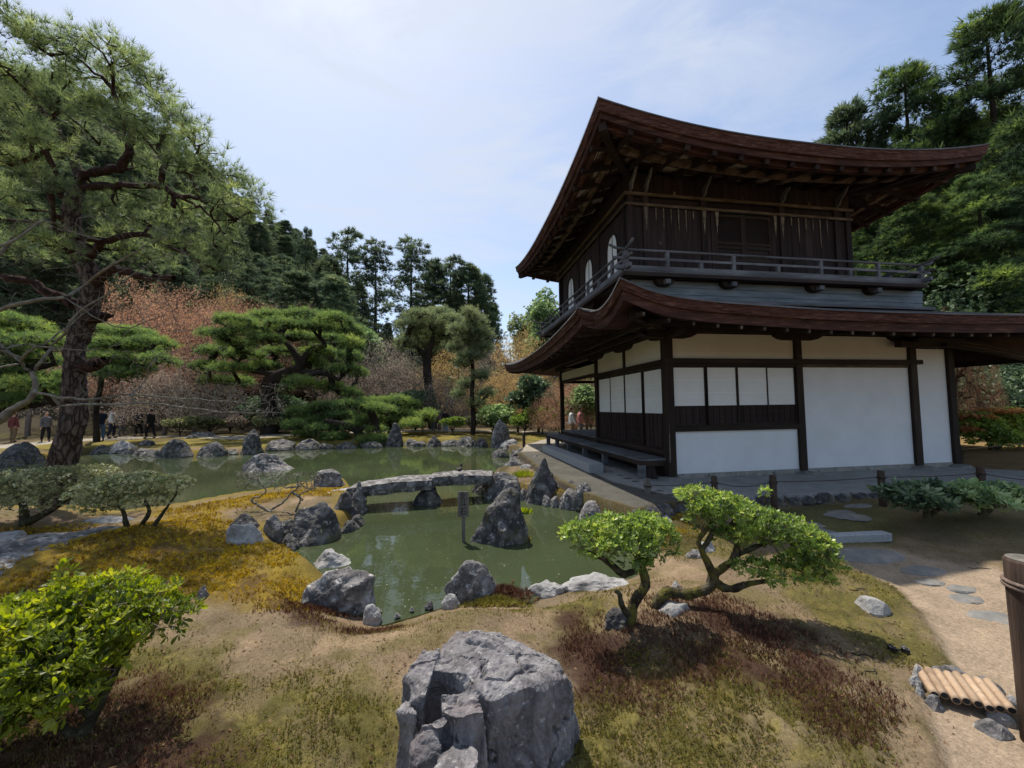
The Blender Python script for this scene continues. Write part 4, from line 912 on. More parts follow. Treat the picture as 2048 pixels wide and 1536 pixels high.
# see a little way into the water near the banks
trw = N_('ShaderNodeBsdfTransparent'); trw.inputs['Color'].default_value = (0.72, 0.80, 0.55, 1); lw_ = N_('ShaderNodeLayerWeight'); lw_.inputs['Blend'].default_value = 0.5
mrw = N_('ShaderNodeMapRange'); mrw.inputs['From Min'].default_value = 0.1; mrw.inputs['From Max'].default_value = 0.75; mrw.inputs['To Min'].default_value = 0.30; mrw.inputs['To Max'].default_value = 0.0
L_(lw_.outputs['Facing'], mrw.inputs['Value']); msw = N_('ShaderNodeMixShader'); L_(mrw.outputs['Result'], msw.inputs['Fac']); L_(pw_.outputs['BSDF'], msw.inputs[1]); L_(trw.outputs['BSDF'], msw.inputs[2])
L_(msw.outputs['Shader'], tw.nodes['Material Output'].inputs['Surface'])
bb0 = POND.min(0)-2; bb1 = POND.max(0)+2
nx = 40; xs = np.linspace(bb0[0], bb1[0], nx); ys = np.linspace(bb0[1], bb1[1], nx); XX, YY = np.meshgrid(xs, ys)
sW = sdist(XX.ravel(), YY.ravel(), POND)
mbw = MB(); n = len(POND)
# follow the bank, a hand's width under it
ctr = POND.mean(0); pts = []
for i in range(n):
    a = POND[i-1]; b = POND[i]; c = POND[(i+1) % n]; d = (c-a); nrm = np.array((d[1], -d[0])); nrm /= np.linalg.norm(nrm)+1e-9
    q = b+nrm*0.10
    if sdist(np.array([q[0]]), np.array([q[1]]), POND)[0] < 0: q = b-nrm*0.10
    pts.append((q[0], q[1], ZW))
bm = bmesh.new(); vs_ = [bm.verts.new(p) for p in pts]; es_ = [bm.edges.new((vs_[i], vs_[(i+1) % n])) for i in range(n)]
bmesh.ops.triangle_fill(bm, use_beauty=True, edges=es_)
for f_ in bm.faces:
    if f_.normal.z < 0: f_.normal_flip()
me = bpy.data.meshes.new('pond_water'); bm.to_mesh(me); bm.free(); me.materials.append(mw)
w_ = link('water', me); tag(w_, 'still green pond water reflecting trees and sky', kind='structure')

# ================================================================== ROCKS
_ico = {}
def ico(sub):
    if sub not in _ico:
        bm = bmesh.new(); bmesh.ops.create_icosphere(bm, subdivisions=sub, radius=1)
        v = np.array([q.co[:] for q in bm.verts]); f = np.array([[x.index for x in q.verts] for q in bm.faces]); bm.free(); _ico[sub] = (v, f)
    return _ico[sub]
def rock_mesh(w, d, h, seed, sub=4, taper=0.2, peak=(0, 0), np_=13, rough=1.0, flat_top=None, m='rock', sink=0.25, sharp=22):
    R = np.random.RandomState(seed); dv, f = ico(sub)
    nrm = rdirs(np_, R); nrm[:, 2] = np.abs(nrm[:, 2])*0.9; nrm /= np.linalg.norm(nrm, axis=1, keepdims=True); ds = R.uniform(0.68, 1.0, np_)
    if flat_top is not None: nrm = np.vstack([nrm, [[flat_top[0], flat_top[1], 1.0]]/np.linalg.norm([flat_top[0], flat_top[1], 1.0])]); ds = np.append(ds, 0.62)
    dd = dv@nrm.T; q = np.where(dd > 0.05, ds/np.maximum(dd, 0.05), 9.0); q = np.concatenate([q, np.full((len(dv), 1), 1.05)], 1)
    r = -np.log(np.sum(np.exp(-q*sharp), 1))/sharp
    p = dv*r[:, None]
    zz = np.clip(p[:, 2], 0, 1.2); p[:, 0] = p[:, 0]*(1-taper*zz)+peak[0]*zz; p[:, 1] = p[:, 1]*(1-taper*zz)+peak[1]*zz
    mx_ = np.abs(p).max(0); top = p[:, 2].max()
    wx = (p[:, 0].max()-p[:, 0].min()); wy = (p[:, 1].max()-p[:, 1].min())
    p[:, 0] *= w/wx; p[:, 1] *= d/wy; p[:, 2] *= h/top
    p[:, 2] = np.where(p[:, 2] < 0, p[:, 2]*sink/ max(h, .1)*1.0, p[:, 2])
    s_ = max(w, d, h); o_ = seed*3.1
    n_ = dv; rid = 1-np.abs(fbm(p/s_*3.2+o_, 4, seed)); 
    p = p+n_*(s_*rough*(0.055*fbm(p/s_*2.2+o_, 3, seed+1)+0.055*(rid-0.6)+0.020*fbm(p/s_*9+o_, 4, seed+2)))[:, None]
    return np_mesh('rock', p, f, MT[m], smooth=False)
LOBJ = []
def rock(u, v, wpx, vtop, label, seed, z=None, dr=0.8, cat='rock', group=None, name='rock', **k):
    """u centre, v where its foot meets ground or water, width in photo pixels, v of its top"""
    if z is None: p = gp(u, v)
    else: p = px(u, v, z); p[2] = z
    D = depth_of(p); w = wpx/FPX*D; h = (v-vtop)/FPX*D
    h *= 1.0
    d = w*dr
    dirxy = (p[:2]-CAMP[:2]); dirxy /= np.linalg.norm(dirxy)
    c = np.array([p[0], p[1], p[2]]); c[:2] += dirxy*d*0.42
    D2 = depth_of(c); w *= D2/D
    # top seen a little nearer than the centre
    h = (c[2]*0+ (pd(u, vtop, D2)[2]-p[2]))
    h = max(h, 0.06)
    me = rock_mesh(w, d, h, seed, **k)
    o = link(name, me, None, (c[0], c[1], c[2])); o.rotation_euler = (0, 0, -YAW)
    tag(o, label, cat, group); return o
# (u, v foot, width px, v top, label, seed, options)
rock(1003, 1092, 122, 982, 'dark pointed rock standing alone in the pond beside the wooden name sign', 5, z=ZW, dr=0.6, taper=0.40, peak=(0.10, 0), m='rock_dark', sub=5, rough=1.0, np_=15)
rock(1089, 1008, 72, 918, 'tall pointed dark rock on the bank right of the stone bridge', 6, z=ZW, dr=0.6, taper=0.33, peak=(0.08, 0), m='rock_dark', sub=4, rough=1.0)
rock(1013, 1003, 80, 944, 'rounded grey boulder carrying the right end of the stone bridge', 8, z=ZW, dr=0.9, taper=0.15)
rock(624, 1090, 118, 1002, 'large domed dark boulder at the tip of the mossy spit', 9, z=ZW, dr=0.8, taper=0.35, m='rock_dark', sub=5)
rock(566, 1088, 70, 1044, 'slanting mossy rock under the bare little tree', 12, z=ZW, dr=0.9, m='rock_dark')
rock(690, 1050, 70, 985, 'dark rock against the left foot of the bridge', 13, z=ZW, dr=0.7, m='rock_dark')
rock(716, 1028, 40, 964, 'narrow upright rock wedged under the left bridge end', 14, z=ZW, dr=0.8, taper=0.45, m='rock')
rock(655, 973, 64, 940, 'square dark rock behind the left bridge end', 15, z=None, dr=0.7, taper=0.1, m='rock', flat_top=(0.1, 0))
rock(536, 943, 100, 909, 'low rounded rock islet in the far part of the pond', 16, z=ZW, dr=0.7, taper=0.3)
rock(482, 1090, 76, 1050, 'pale flat-topped rock at the edge of the yellow moss', 17, dr=0.8, m='rock_pale', flat_top=(0, .1))
rock(492, 1062, 60, 1028, 'small dark mossy rock left of the bare little tree', 18, dr=0.8, m='rock_dark')
rock(548, 1060, 38, 1030, 'narrow grey rock at the foot of the bare little tree', 19, dr=0.8)
rock(660, 1136, 78, 1102, 'whitish rock at the water below the yellow moss', 20, z=ZW, dr=0.8, taper=0.5, m='rock_pale')
rock(676, 1228, 150, 1148, 'large craggy grey rock on the near bank below the moss', 46, z=-0.42, dr=0.5, taper=0.02, rough=1.3, sub=5, flat_top=(0.15, -.1), np_=18)
rock(742, 1238, 40, 1210, 'small light stone at the right foot of the craggy bank rock', 22, z=-0.40, dr=0.8, m='rock_pale')
rock(940, 1206, 108, 1122, 'steep grey rock with a pale crest standing on the near bank', 47, z=ZW, dr=0.5, taper=0.12, peak=(0.03, 0), sub=5, rough=1.1, np_=18)
rock(903, 1212, 36, 1186, 'small white stone at the left foot of the steep bank rock', 24, z=-0.42, dr=0.8, m='rock_pale')
rock(1100, 1190, 80, 1164, 'light grey stone on the near bank left of the long pale slab', 25, z=-0.42, dr=0.7, m='rock_pale')
rock(1205, 1180, 150, 1158, 'long pale slab of rock behind the left garden azalea', 26, z=-0.42, dr=0.4, m='rock_pale', flat_top=(0, -.1))
rock(1205, 1042, 110, 996, 'broad mottled boulder at the terrace edge near the first fence post', 27, z=ZW, dr=0.7, taper=0.15)
rock(1142, 1020, 60, 975, 'mottled boulder between the pointed rock and the broad one', 28, z=ZW, dr=0.8)
rock(1165, 990, 40, 965, 'small rounded stone on top of the terrace bank', 29, z=-0.15, dr=0.8)
rock(1262, 1048, 60, 1020, 'mossy stone in the bank by the first fence post', 30, z=-0.36, dr=0.8, m='rock_dark')
rock(1330, 1070, 48, 1034, 'pinkish round stone behind the right garden azalea', 31, dr=0.9, m='rock_pale')
rock(1412, 1105, 34, 1082, 'small pale stone behind the azalea trunk', 32, dr=0.9, m='rock_pale')
rock(1352, 1190, 24, 1163, 'small white stone behind the mossy branch', 33, dr=0.9, m='rock_pale')
rock(1350, 1232, 66, 1214, 'flat white stone lying under the mossy branch', 34, dr=0.7, m='rock_pale', flat_top=(0, 0), rough=0.5)
rock(1745, 1226, 60, 1196, 'flat cream stone set in the olive moss right of the azalea', 35, dr=0.8, m='rock_pale', flat_top=(0, 0), rough=0.4)
rock(1390, 1118, 40, 1100, 'low stone in the moss left of the azalea crown', 36, dr=0.9, m='rock')
rock(1236, 1262, 56, 1222, 'dark craggy stone against the foot of the dark mossy trunk', 38, dr=0.8, m='rock_dark', rough=1.8)
rock(405, 1200, 22, 1172, 'small grey stone poking from the moss beside the leafy shrub', 37, dr=0.9, m='rock')
# stones of the right bank, upper pond
k0 = [(1000, 914, 34, 898), (1028, 938, 44, 916), (1052, 946, 44, 930), (1075, 930, 40, 912), (1038, 908, 30, 896), (1022, 893, 42, 879), (1042, 960, 34, 945)]
lab = ['small dark rock out in the water off the terrace corner', 'craggy bank stone below the terrace path', 'pale stone in the bank just above the bridge', 'flat bank stone along the gravel terrace',
       'small bank stone near the water right of the tall upright rock', 'low dark stone right of the tall upright rock', 'pale stone beside the green grass tuft']
for i, (a, b, c, d) in enumerate(k0): rock(a, b, c, d, lab[i], 60+i, z=-0.42 if i < 1 else -0.33, dr=0.9, m=('rock_dark', 'rock', 'rock_pale')[i % 3], group='stones along the terrace bank', sub=3)
rock(1001, 893, 40, 838, 'tall upright grey rock on the far shore beside the pavilion path', 40, z=-0.40, dr=0.7, taper=0.2, m='rock')
rock(790, 892, 30, 846, 'brown upright rock on the far shore right of the low pine', 44, z=-0.42, dr=0.8, taper=0.1, m='rock_dark')
rock(503, 908, 46, 858, 'upright dark rock on the far shore left of the low pine', 45, z=-0.42, dr=0.7, taper=0.15, m='rock_dark')
fs = [(352, 914, 62, 872), (420, 912, 62, 880), (462, 908, 34, 898), (560, 900, 70, 878), (612, 898, 60, 876), (868, 892, 36, 868), (900, 891, 44, 878), (935, 892, 50, 872), (962, 893, 34, 872), (690, 896, 50, 882),
      (745, 895, 44, 880), (250, 904, 60, 880), (205, 906, 48, 886), (45, 926, 90, 878), (15, 930, 60, 896), (835, 892, 40, 880), (650, 897, 40, 884), (120, 912, 50, 892), (292, 900, 40, 878), (385, 880, 30, 868)]
fl = ['blocky dark rock on the far shore near the stone slab', 'squat dark rock on the far shore right of the blocky one', 'small pale rock at the waterline left of the upright dark rock', 'low mossy rock right of the upright dark rock',
      'dark rock at the waterline under the low pine edge', 'grey peaked rock on the far shore below the photographer', 'low far shore stone in front of the moss lawn', 'grey far shore stone below the slender pine', 'round far shore stone next to the tall upright rock',
      'half hidden dark stone beneath the low pine', 'shaded stone under the right end of the low pine', 'pale rounded boulder on the far shore behind the big pine trunk', 'dark flat stone at the waterline by the big pine trunk',
      'grey domed boulder on the left shore beside the big pine trunk', 'dark jagged stone at the left edge of the pond', 'small dark stone left of the peaked grey rock', 'flat dark stone under the left side of the low pine', 'shore stone hidden behind the big pine trunk',
      'mossy stone between the pale boulder and the slab', 'small stone on the moss above the blocky rock']
for i, (a, b, c, d) in enumerate(fs): rock(a, b, c*.9, d+(b-d)*.12, fl[i], 80+i, z=-0.42 if b > 885 else -0.2, dr=0.8, m='rock_dark' if i not in (11,) else 'rock_pale', group='rocks lining the far shore', sub=3)
o = rock(402, 877, 62, 864, 'long flat stone slab bridging two rocks on the far shore', 77, z=-0.22, dr=0.5, m='rock', flat_top=(0, 0), rough=0.4, sub=3, cat='stone slab', name='stone_slab')
# many smaller stones packed along the banks (countable: each its own)
R4 = np.random.RandomState(404)
def bank_stones(pts, n, wlo, whi, label, group, hh=(.3, .7), off=(-.02, .12), mats=('rock', 'rock_dark', 'rock_pale'), zb=ZW):
    pts = [px(u, v, ZW)[:2] for u, v in pts]; seg = [np.linalg.norm(b-a) for a, b in zip(pts[:-1], pts[1:])]; tot = sum(seg)
    shared = [rock_mesh(1, .8, .7, 600+i+n, sub=3, m=mats[i % len(mats)]) for i in range(5)]
    for k in range(n):
        t = tot*(k+R4.uniform(.2, .8))/n; i = 0
        while t > seg[i] and i < len(seg)-1: t -= seg[i]; i += 1
        d = (pts[i+1]-pts[i])/seg[i]; nr_ = np.array((-d[1], d[0])); q = pts[i]+d*t; 
        if sdist(np.array([q[0]+nr_[0]*.05]), np.array([q[1]+nr_[1]*.05]), POND)[0] < sdist(np.array([q[0]-nr_[0]*.05]), np.array([q[1]-nr_[1]*.05]), POND)[0]: nr_ = -nr_
        q = q+nr_*R4.uniform(*off); w = R4.uniform(wlo, whi)
        o = link('rock', shared[R4.randint(5)]); o.location = (q[0], q[1], zb+.02+(0.05 if off[0] > .1 else 0)); o.rotation_euler = (0, 0, R4.uniform(0, 6.28)); o.scale = (w, w, w*R4.uniform(*hh)); tag(o, label, 'rock', group)
bank_stones([(1322, 1075), (1282, 1052), (1215, 1042), (1150, 1022), (1085, 1010), (1030, 998)], 15, .16, .34, 'small stone packed among the boulders of the terrace bank in the near pond', 'small stones of the terrace bank', hh=(.7, 1.2))
bank_stones([(1322, 1070), (1282, 1048), (1215, 1036), (1150, 1014), (1085, 1002)], 22, .16, .36, 'stone of the upper row packed under the terrace edge', 'upper stones of the terrace bank', hh=(.9, 1.3), off=(.12, .38))
bank_stones([(985, 948), (1010, 936), (1030, 926), (1025, 912), (1010, 900), (996, 894)], 16, .22, .42, 'small stone of the bank between the bridge and the tall upright rock', 'small stones beyond the bridge', hh=(.6, 1.0), off=(0, .35))
bank_stones([(960, 892), (900, 889), (840, 887), (780, 889), (720, 890), (640, 892), (560, 897), (500, 906), (430, 913), (330, 913), (250, 906), (190, 904)], 44, .35, .8, 'low dark stone in the row edging the far shore', 'low stones edging the far shore', hh=(.35, .65), off=(-.1, .5), mats=('rock_dark', 'rock', 'rock_dark'))
bank_stones([(470, 1003), (390, 1020), (320, 1036)], 5, .12, .25, 'small pale stone at the water behind the mossy spit', 'small stones behind the spit', mats=('rock_pale', 'rock'))
bank_stones([(725, 1040), (700, 1062), (650, 1078), (575, 1100)], 8, .18, .34, 'small dark stone wedged at the waterline under the spit', 'small stones under the spit', hh=(.6, 1.0), mats=('rock_dark',))
bank_stones([(742, 1222), (775, 1238), (812, 1226), (872, 1208)], 5, .05, .10, 'pebble-sized stone where the near soil meets the water', 'pebbles on the near bank', hh=(.5, .8))
# stone lining of the terrace step
lin = []
tp = TERR[6:16]
cum = 0
for a, b in zip(tp[:-1], tp[1:]):
    L0 = np.linalg.norm(b-a); t = cum
    while t < L0:
        lin.append(a+(b-a)*t/L0); t += 0.30*random.uniform(0.8, 1.35)
    cum = t-L0
EDG = empty('terrace_edging', (lin[4][0], lin[4][1], -0.2), 'row of dark irregular stones retaining the gravel terrace below the front wall', 'stone edging')
vr = [rock_mesh(0.34, 0.20, 0.13, 200+i, sub=2, np_=9, m='rock_dark', sink=0.1) for i in range(4)]
for i, p in enumerate(lin):
    o = link('stone', vr[i % 4], EDG); o.location = (p[0]-EDG.location[0]+random.uniform(-.02, .02), p[1]-EDG.location[1]-0.03, 0.0+random.uniform(-.02, .015)); o.rotation_euler = (0, 0, random.uniform(-.3, .3)); s = random.uniform(.8, 1.2); o.scale = (s, s, s)
# second inner line of small edging stones below the eaves (drip line)
DR = empty('drip_line_edging', (*px(1240, 965, -0.1)[:2], -0.1), 'line of small flat stones set in the gravel beside the veranda', 'stone edging')
dl = [px(u, v, -0.1) for u, v in ((1205, 938), (1222, 944), (1240, 951), (1258, 957), (1272, 963), (1300, 975), (1320, 982), (1345, 990), (1360, 996))]
for i, p in enumerate(dl):
    o = link('stone', vr[i % 4], DR); o.location = (p[0]-DR.location[0], p[1]-DR.location[1], -0.03); o.rotation_euler = (0, 0, -0.6); o.scale = (0.75, 0.75, 0.35)
# padstones
for i, (x, y, lb) in enumerate(((-0.05, -0.02, 'flat padstone under the near corner post of the pavilion'), (3.02, -0.05, 'flat padstone under the middle post of the front wall'), (6.02, -0.05, 'flat padstone under the third post of the front wall'), (7.1, -0.03, 'flat padstone under the far right post of the front wall'))):
    o = link('padstone', rock_mesh(0.62, 0.42, 0.07, 230+i, sub=3, flat_top=(0, 0), rough=0.3, m='flag', sink=0.05)); o.location = (x, y-0.05, -0.115); tag(o, lb, 'padstone', 'padstones')
for i, y in enumerate((0.06, 1.95, 3.4, 4.9, 6.3, 7.56)):
    lb = ['under the near leg of the veranda', 'under the second veranda leg from the near corner', 'under the third veranda leg from the near corner', 'under the third veranda leg from the far end', 'under the second veranda leg from the far end', 'under the far end leg of the veranda'][i]
    o = link('padstone', rock_mesh(0.34, 0.30, 0.06, 240+i, sub=2, flat_top=(0, 0), rough=0.3, m='flag', sink=0.05)); o.location = (-0.63, y, -0.125); tag(o, 'small flat stone '+lb, 'padstone', 'padstones')
# stone step beside the veranda
o = bx('stone_step', -1.37, -1.02, 1.1, 5.5, -0.14, 0.10, MT['granite'], None, 0.01); tag(o, 'long rectangular cut stone step lying beside the veranda', 'stone step')

# ---------------------------------------------------------------- stone bridge
BR = empty('stone_bridge', tuple(px(850, 1005, ZW)), 'low arched footbridge of two long stone slabs across the pond', 'bridge')
def slab(uvs, vtopoff, name, seed, D0, D1, wid=0.48, th=0.15):
    """slab along the listed top edge pixels, depth from D0 to D1"""
    n = len(uvs); V = []; nn = 40; nc = 9
    us = np.array([p[0] for p in uvs], float); vv = np.array([p[1] for p in uvs], float)
    for i in range(nn):
        t = i/(nn-1); u = us[0]+(us[-1]-us[0])*t; v = np.interp(u, us, vv); D = D0+(D1-D0)*t
        p = pd(u, v, D); c = p
        fw = np.array([_sy, _cy, 0]); w_ = wid*(1-0.10*abs(2*t-1)**4); thk = th*(1-0.18*abs(2*t-1)**3)
        prof = [(0, 0.0), (w_*0.3, 0.02), (w_*0.7, 0.02), (w_, 0.0), (w_+0.01, -thk*0.5), (w_-0.03, -thk), (w_*0.5, -thk*1.05), (0.03, -thk), (-0.012, -thk*0.5)]
        for a, b in prof: V.append(c+fw*a+np.array([0, 0, b]))
    V = np.array(V); i = np.arange(nn-1)[:, None]; j = np.arange(nc)[None]; a = i*nc+j; b = i*nc+(j+1) % nc
    F = np.stack([a, b, b+nc, a+nc], -1).reshape(-1, 4)
    bm = bmesh.new(); vsx = [bm.verts.new(q) for q in V]
    for f in F: bm.faces.new([vsx[k] for k in f])
    bm.faces.new([vsx[k] for k in range(nc)][::-1]); bm.faces.new([vsx[k+(nn-1)*nc] for k in range(nc)])
    bmesh.ops.recalc_face_normals(bm, faces=bm.faces)
    bmesh.ops.triangulate(bm, faces=[f for f in bm.faces if len(f.verts) > 4]); bmesh.ops.subdivide_edges(bm, edges=bm.edges[:], cuts=2, use_grid_fill=True)
    bm.normal_update(); P0 = np.array([q.co[:] for q in bm.verts]); nv = np.array([q.normal[:] for q in bm.verts])
    P0 = P0+nv*(0.012*fbm(P0*6, 4, seed)+0.013*(0.5-np.abs(fbm(P0*3.3, 3, seed+4))))[:, None]-np.array(BR.location)
    me = bpy.data.meshes.new(name)
    for q, c in zip(bm.verts, P0): q.co = c
    bm.to_mesh(me); bm.free(); me.materials.append(MT['rock_pale' if seed % 2 else 'rock'])
    return link(name, me, BR)
slab([(693, 979), (728, 973), (762, 968), (796, 964), (830, 962), (863, 961)], 0, 'slab', 302, 7.15, 7.50, 0.72, 0.20)
slab([(858, 956), (898, 953), (943, 951), (984, 952)], 0, 'slab', 304, 7.62, 7.9, 0.66, 0.19)
me = rock_mesh(0.60, 0.45, 0.30, 311, sub=4, m='rock_dark', taper=0.05, flat_top=(0, 0), sink=0.3); q = px(850, 1012, ZW); o = link('bridge_pier', me, BR); o.location = tuple(q-np.array(BR.location)+np.array((0.05, 0.2, 0)))
me = rock_mesh(0.42, 0.45, 0.34, 312, sub=4, m='rock_dark', taper=0.05, sink=0.3); q = px(962, 990, ZW); o = link('bridge_abutment', me, BR); o.location = tuple(q-np.array(BR.location)+np.array((0.05, 0.2, 0)))
me = rock_mesh(0.35, 0.45, 0.30, 313, sub=4, m='rock_dark', taper=0.05, sink=0.3); q = px(716, 1010, ZW); o = link('bridge_abutment', me, BR); o.location = tuple(q-np.array(BR.location)+np.array((-0.05, 0.25, 0)))
# flat landing stone
def flagstone(u, v, wpx, dpx, label, seed, m='flag', group='flagstones', rot=0, th=0.03, name='flagstone', up=0.012):
    p = gp(u, v); D = depth_of(p); w = wpx/FPX*D
    pa = gp(u, v-dpx/2); pb = gp(u, v+dpx/2); d = np.linalg.norm(pa-pb)
    me = rock_mesh(w, d, th, seed, sub=3, flat_top=(0, 0), rough=0.35, m=m, sink=0.03, np_=9, taper=0.0)
    o = link(name, me, None, (p[0], p[1], p[2]-th+up+0.004)); o.rotation_euler = (0, 0, -YAW+rot); tag(o, label, 'flagstone', group); return o
flagstone(680, 983, 46, 12, 'flat pale stone on the moss at the left end of the bridge', 401, m='rock_pale')
flagstone(1690, 1028, 90, 22, 'thin grey slab in the shaded moss below the terrace', 402)
flagstone(1648, 1066, 60, 16, 'bluish flagstone beside the right azalea crown', 403)
flagstone(1632, 1050, 40, 14, 'small bluish flagstone behind the right azalea crown', 404)
flagstone(1740, 1108, 150, 26, 'wide worn flagstone just below the kerb stone on the path', 405)
flagstone(1845, 1140, 84, 18, 'flagstone at the edge of the roof shadow on the path', 406)
flagstone(1860, 1166, 60, 12, 'half buried flagstone below the shadow edge', 407)
flagstone(1930, 1178, 60, 16, 'oval grey flagstone in the sunlit path', 408)
flagstone(1925, 1198, 90, 14, 'long ribbed flagstone below the oval one', 409)
flagstone(1990, 1236, 110, 26, 'pale flagstone next to the big rope post', 410)
flagstone(1720, 1012, 60, 8, 'narrow stone strip in the moss under the terrace', 412)
p0, p1 = gp(1662, 1078), gp(1775, 1078)
o = MB().beam((0, 0, 0), (np.linalg.norm(p1-p0), 0, 0), 0.13, 0.10).build('kerb_stone', MT['granite'], None, bevel=0.008); o.location = (p0[0], p0[1], p0[2]+0.005); o.rotation_euler = (0, 0, math.atan2(p1[1]-p0[1], p1[0]-p0[0])); tag(o, 'straight pale kerb stone lying across the start of the path', 'kerb stone')
# long slabs at the left edge
def bigslab(u, v, wpx, dpx, th, label, seed, rot, m='rock'):
    p = gp(u, v); D = depth_of(p); w = wpx/FPX*D; pa = gp(u, v-dpx/2); pb = gp(u, v+dpx/2); d = np.linalg.norm(pa-pb)
    o = link('stone_slab', rock_mesh(w, d, th, seed, sub=4, flat_top=(0, 0), rough=0.5, m=m, sink=0.05, np_=10, taper=0), None, (p[0], p[1], p[2]-0.02)); o.rotation_euler = (0, 0, -YAW+rot); tag(o, label, 'stone slab')
bigslab(60, 1106, 330, 46, 0.10, 'long dark grey stone slab crossing the moss at the left edge', 420, 0.16)
bigslab(-10, 1088, 110, 24, 0.12, 'pale corner of a stone slab behind the long dark one', 421, 0.0, 'rock_pale')
bigslab(210, 1040, 110, 14, 0.06, 'narrow pale stone ledge at the water behind the low azaleas', 422, 0.0, 'rock_pale')
bigslab(30, 868, 180, 16, 0.05, 'pale stone edge of the walk at the far left shore', 423, 0.0, 'rock_pale') if False else None

# ---------------------------------------------------------------- big foreground rock
def hull(points):
    bm = bmesh.new(); [bm.verts.new(p) for p in points]; bmesh.ops.convex_hull(bm, input=bm.verts[:])
    bmesh.ops.delete(bm, geom=[v for v in bm.verts if not v.link_faces], context='VERTS'); return bm
def fgrock():
    # local frame: x right (lateral), y away, z up; metres, origin at lateral 0 and the camera foot
    def Q(u, v, D):
        p = pd(u, v, D); L, DD = LDof(p[0], p[1]); return Vector((L, DD, p[2]))
    gz = -0.5
    def foot(q, k=1.0, dz=0.0, out=0.0): return Vector((q.x*k, q.y+out, gz))
    parts = []
    # main block: back-right plateau sloping to the viewer
    T = [Q(912, 1262, 2.22), Q(985, 1263, 2.22), Q(1050, 1288, 2.16), Q(1112, 1324, 2.06), Q(1136, 1356, 1.98), Q(1092, 1366, 1.86), Q(1040, 1380, 1.80), Q(978, 1402, 1.74), Q(930, 1345, 1.86), Q(872, 1340, 1.94), Q(880, 1290, 2.12)]
    B = [Vector((q.x, q.y, gz)) for q in T]; 
    for b in B: b.x = -0.30+(b.x+0.30)*1.03+ (0.06 if b.x > 0.1 else -0.04)
    B = [Vector((b.x, b.y-0.05 if b.y < 1.95 else b.y+0.04, gz)) for b in B]
    parts.append(T+B)
    # left shoulder
    T = [Q(880, 1292, 2.06), Q(868, 1345, 1.92), Q(850, 1392, 1.80), Q(822, 1400, 1.82), Q(815, 1350, 1.95), Q(845, 1305, 2.04)]
    B = [Vector((q.x-0.04, q.y, gz)) for q in T]+[Vector((T[3].x-0.07, T[3].y, gz)), Vector((T[2].x-0.02, T[2].y-0.1, gz))]
    parts.append(T+B)
    T = [Q(812, 1400, 1.84), Q(796, 1420, 1.80), Q(838, 1430, 1.72)]; B = [Vector((q.x-0.01, q.y, gz)) for q in T]; parts.append(T+B)
    # middle ledge
    T = [Q(880, 1385, 1.80), Q(945, 1378, 1.82), Q(972, 1420, 1.66), Q(905, 1432, 1.62), Q(878, 1420, 1.68)]; B = [Vector((q.x, q.y-0.03, gz)) for q in T]; parts.append(T+B)
    # lower ledge with the lichen
    T = [Q(880, 1505, 1.60), Q(912, 1482, 1.64), Q(942, 1478, 1.66), Q(960, 1500, 1.58), Q(955, 1545, 1.48), Q(868, 1548, 1.46)]; B = [Vector((q.x, q.y-0.02, gz)) for q in T]; parts.append(T+B)
    # left lower flank
    T = [Q(845, 1440, 1.66), Q(880, 1432, 1.66), Q(880, 1500, 1.58), Q(830, 1540, 1.54), Q(822, 1480, 1.64)]; B = [Vector((q.x, q.y-0.02, gz)) for q in T]; parts.append(T+B)
    # flake on the plateau
    T = [Q(930, 1278, 2.10), Q(960, 1268, 2.14), Q(1000, 1284, 2.12), Q(1036, 1304, 2.06), Q(1034, 1310, 2.03), Q(1012, 1311, 2.02), Q(968, 1284, 2.08)]
    parts.append([q+Vector((0, 0, 0.006)) for q in T]+[q-Vector((0, 0, 0.05)) for q in T])
    big = bmesh.new(); tmp = bpy.data.meshes.new('tmp')
    for pt in parts:
        b = hull(pt); b.to_mesh(tmp); b.free(); big.from_mesh(tmp)
    big.to_mesh(tmp); big.free()
    o = bpy.data.objects.new('tmp_rock', tmp); COL.objects.link(o); m_ = o.modifiers.new('r', 'REMESH'); m_.mode = 'VOXEL'; m_.voxel_size = 0.0075; 
    dg = bpy.context.evaluated_depsgraph_get(); ev = o.evaluated_get(dg); me = bpy.data.meshes.new_from_object(ev); bpy.data.objects.remove(o)
    n = len(me.vertices); co = np.empty(n*3, np.float32); me.vertices.foreach_get('co', co); co = co.reshape(-1, 3).astype(float)
    no = np.empty(n*3, np.float32); me.vertex_normals.foreach_get('vector', no); no = no.reshape(-1, 3).astype(float)
    st = co*np.array([1, 1, 0.35])                        # bedding runs down the sides
    side = 1-np.clip(no[:, 2], 0, 1)
    rid = 1-np.abs(fbm(st*np.array([5, 5, 5])+3, 4, 5))
    disp = 0.020*fbm(co*3.0, 4, 7)*1.0+side*0.030*(rid-0.65)+0.006*fbm(co*np.array([26, 26, 14]), 4, 9)+0.004*fbm(co*70, 2, 11)
    crk = np.abs(fbm(co*np.array([3.1, 7, 3])+9, 3, 13)); disp -= 0.022*np.exp(-(crk/0.035)**2)
    co = co+no*disp[:, None]
    X, Y = ld(co[:, 0], co[:, 1]); base = np.array(ld(0.08, 1.9)+(-0.25,))
    W = np.stack([X, Y, co[:, 2]], -1)-base
    me.vertices.foreach_set('co', W.astype(np.float32).ravel()); me.materials.clear(); me.materials.append(MT['fg_rock']); me.polygons.foreach_set('use_smooth', [False]*len(me.polygons)); me.update()
    o = link('boulder', me, None, tuple(base)); tag(o, 'big fissured grey boulder with stepped ledges in the centre foreground', 'boulder'); return o
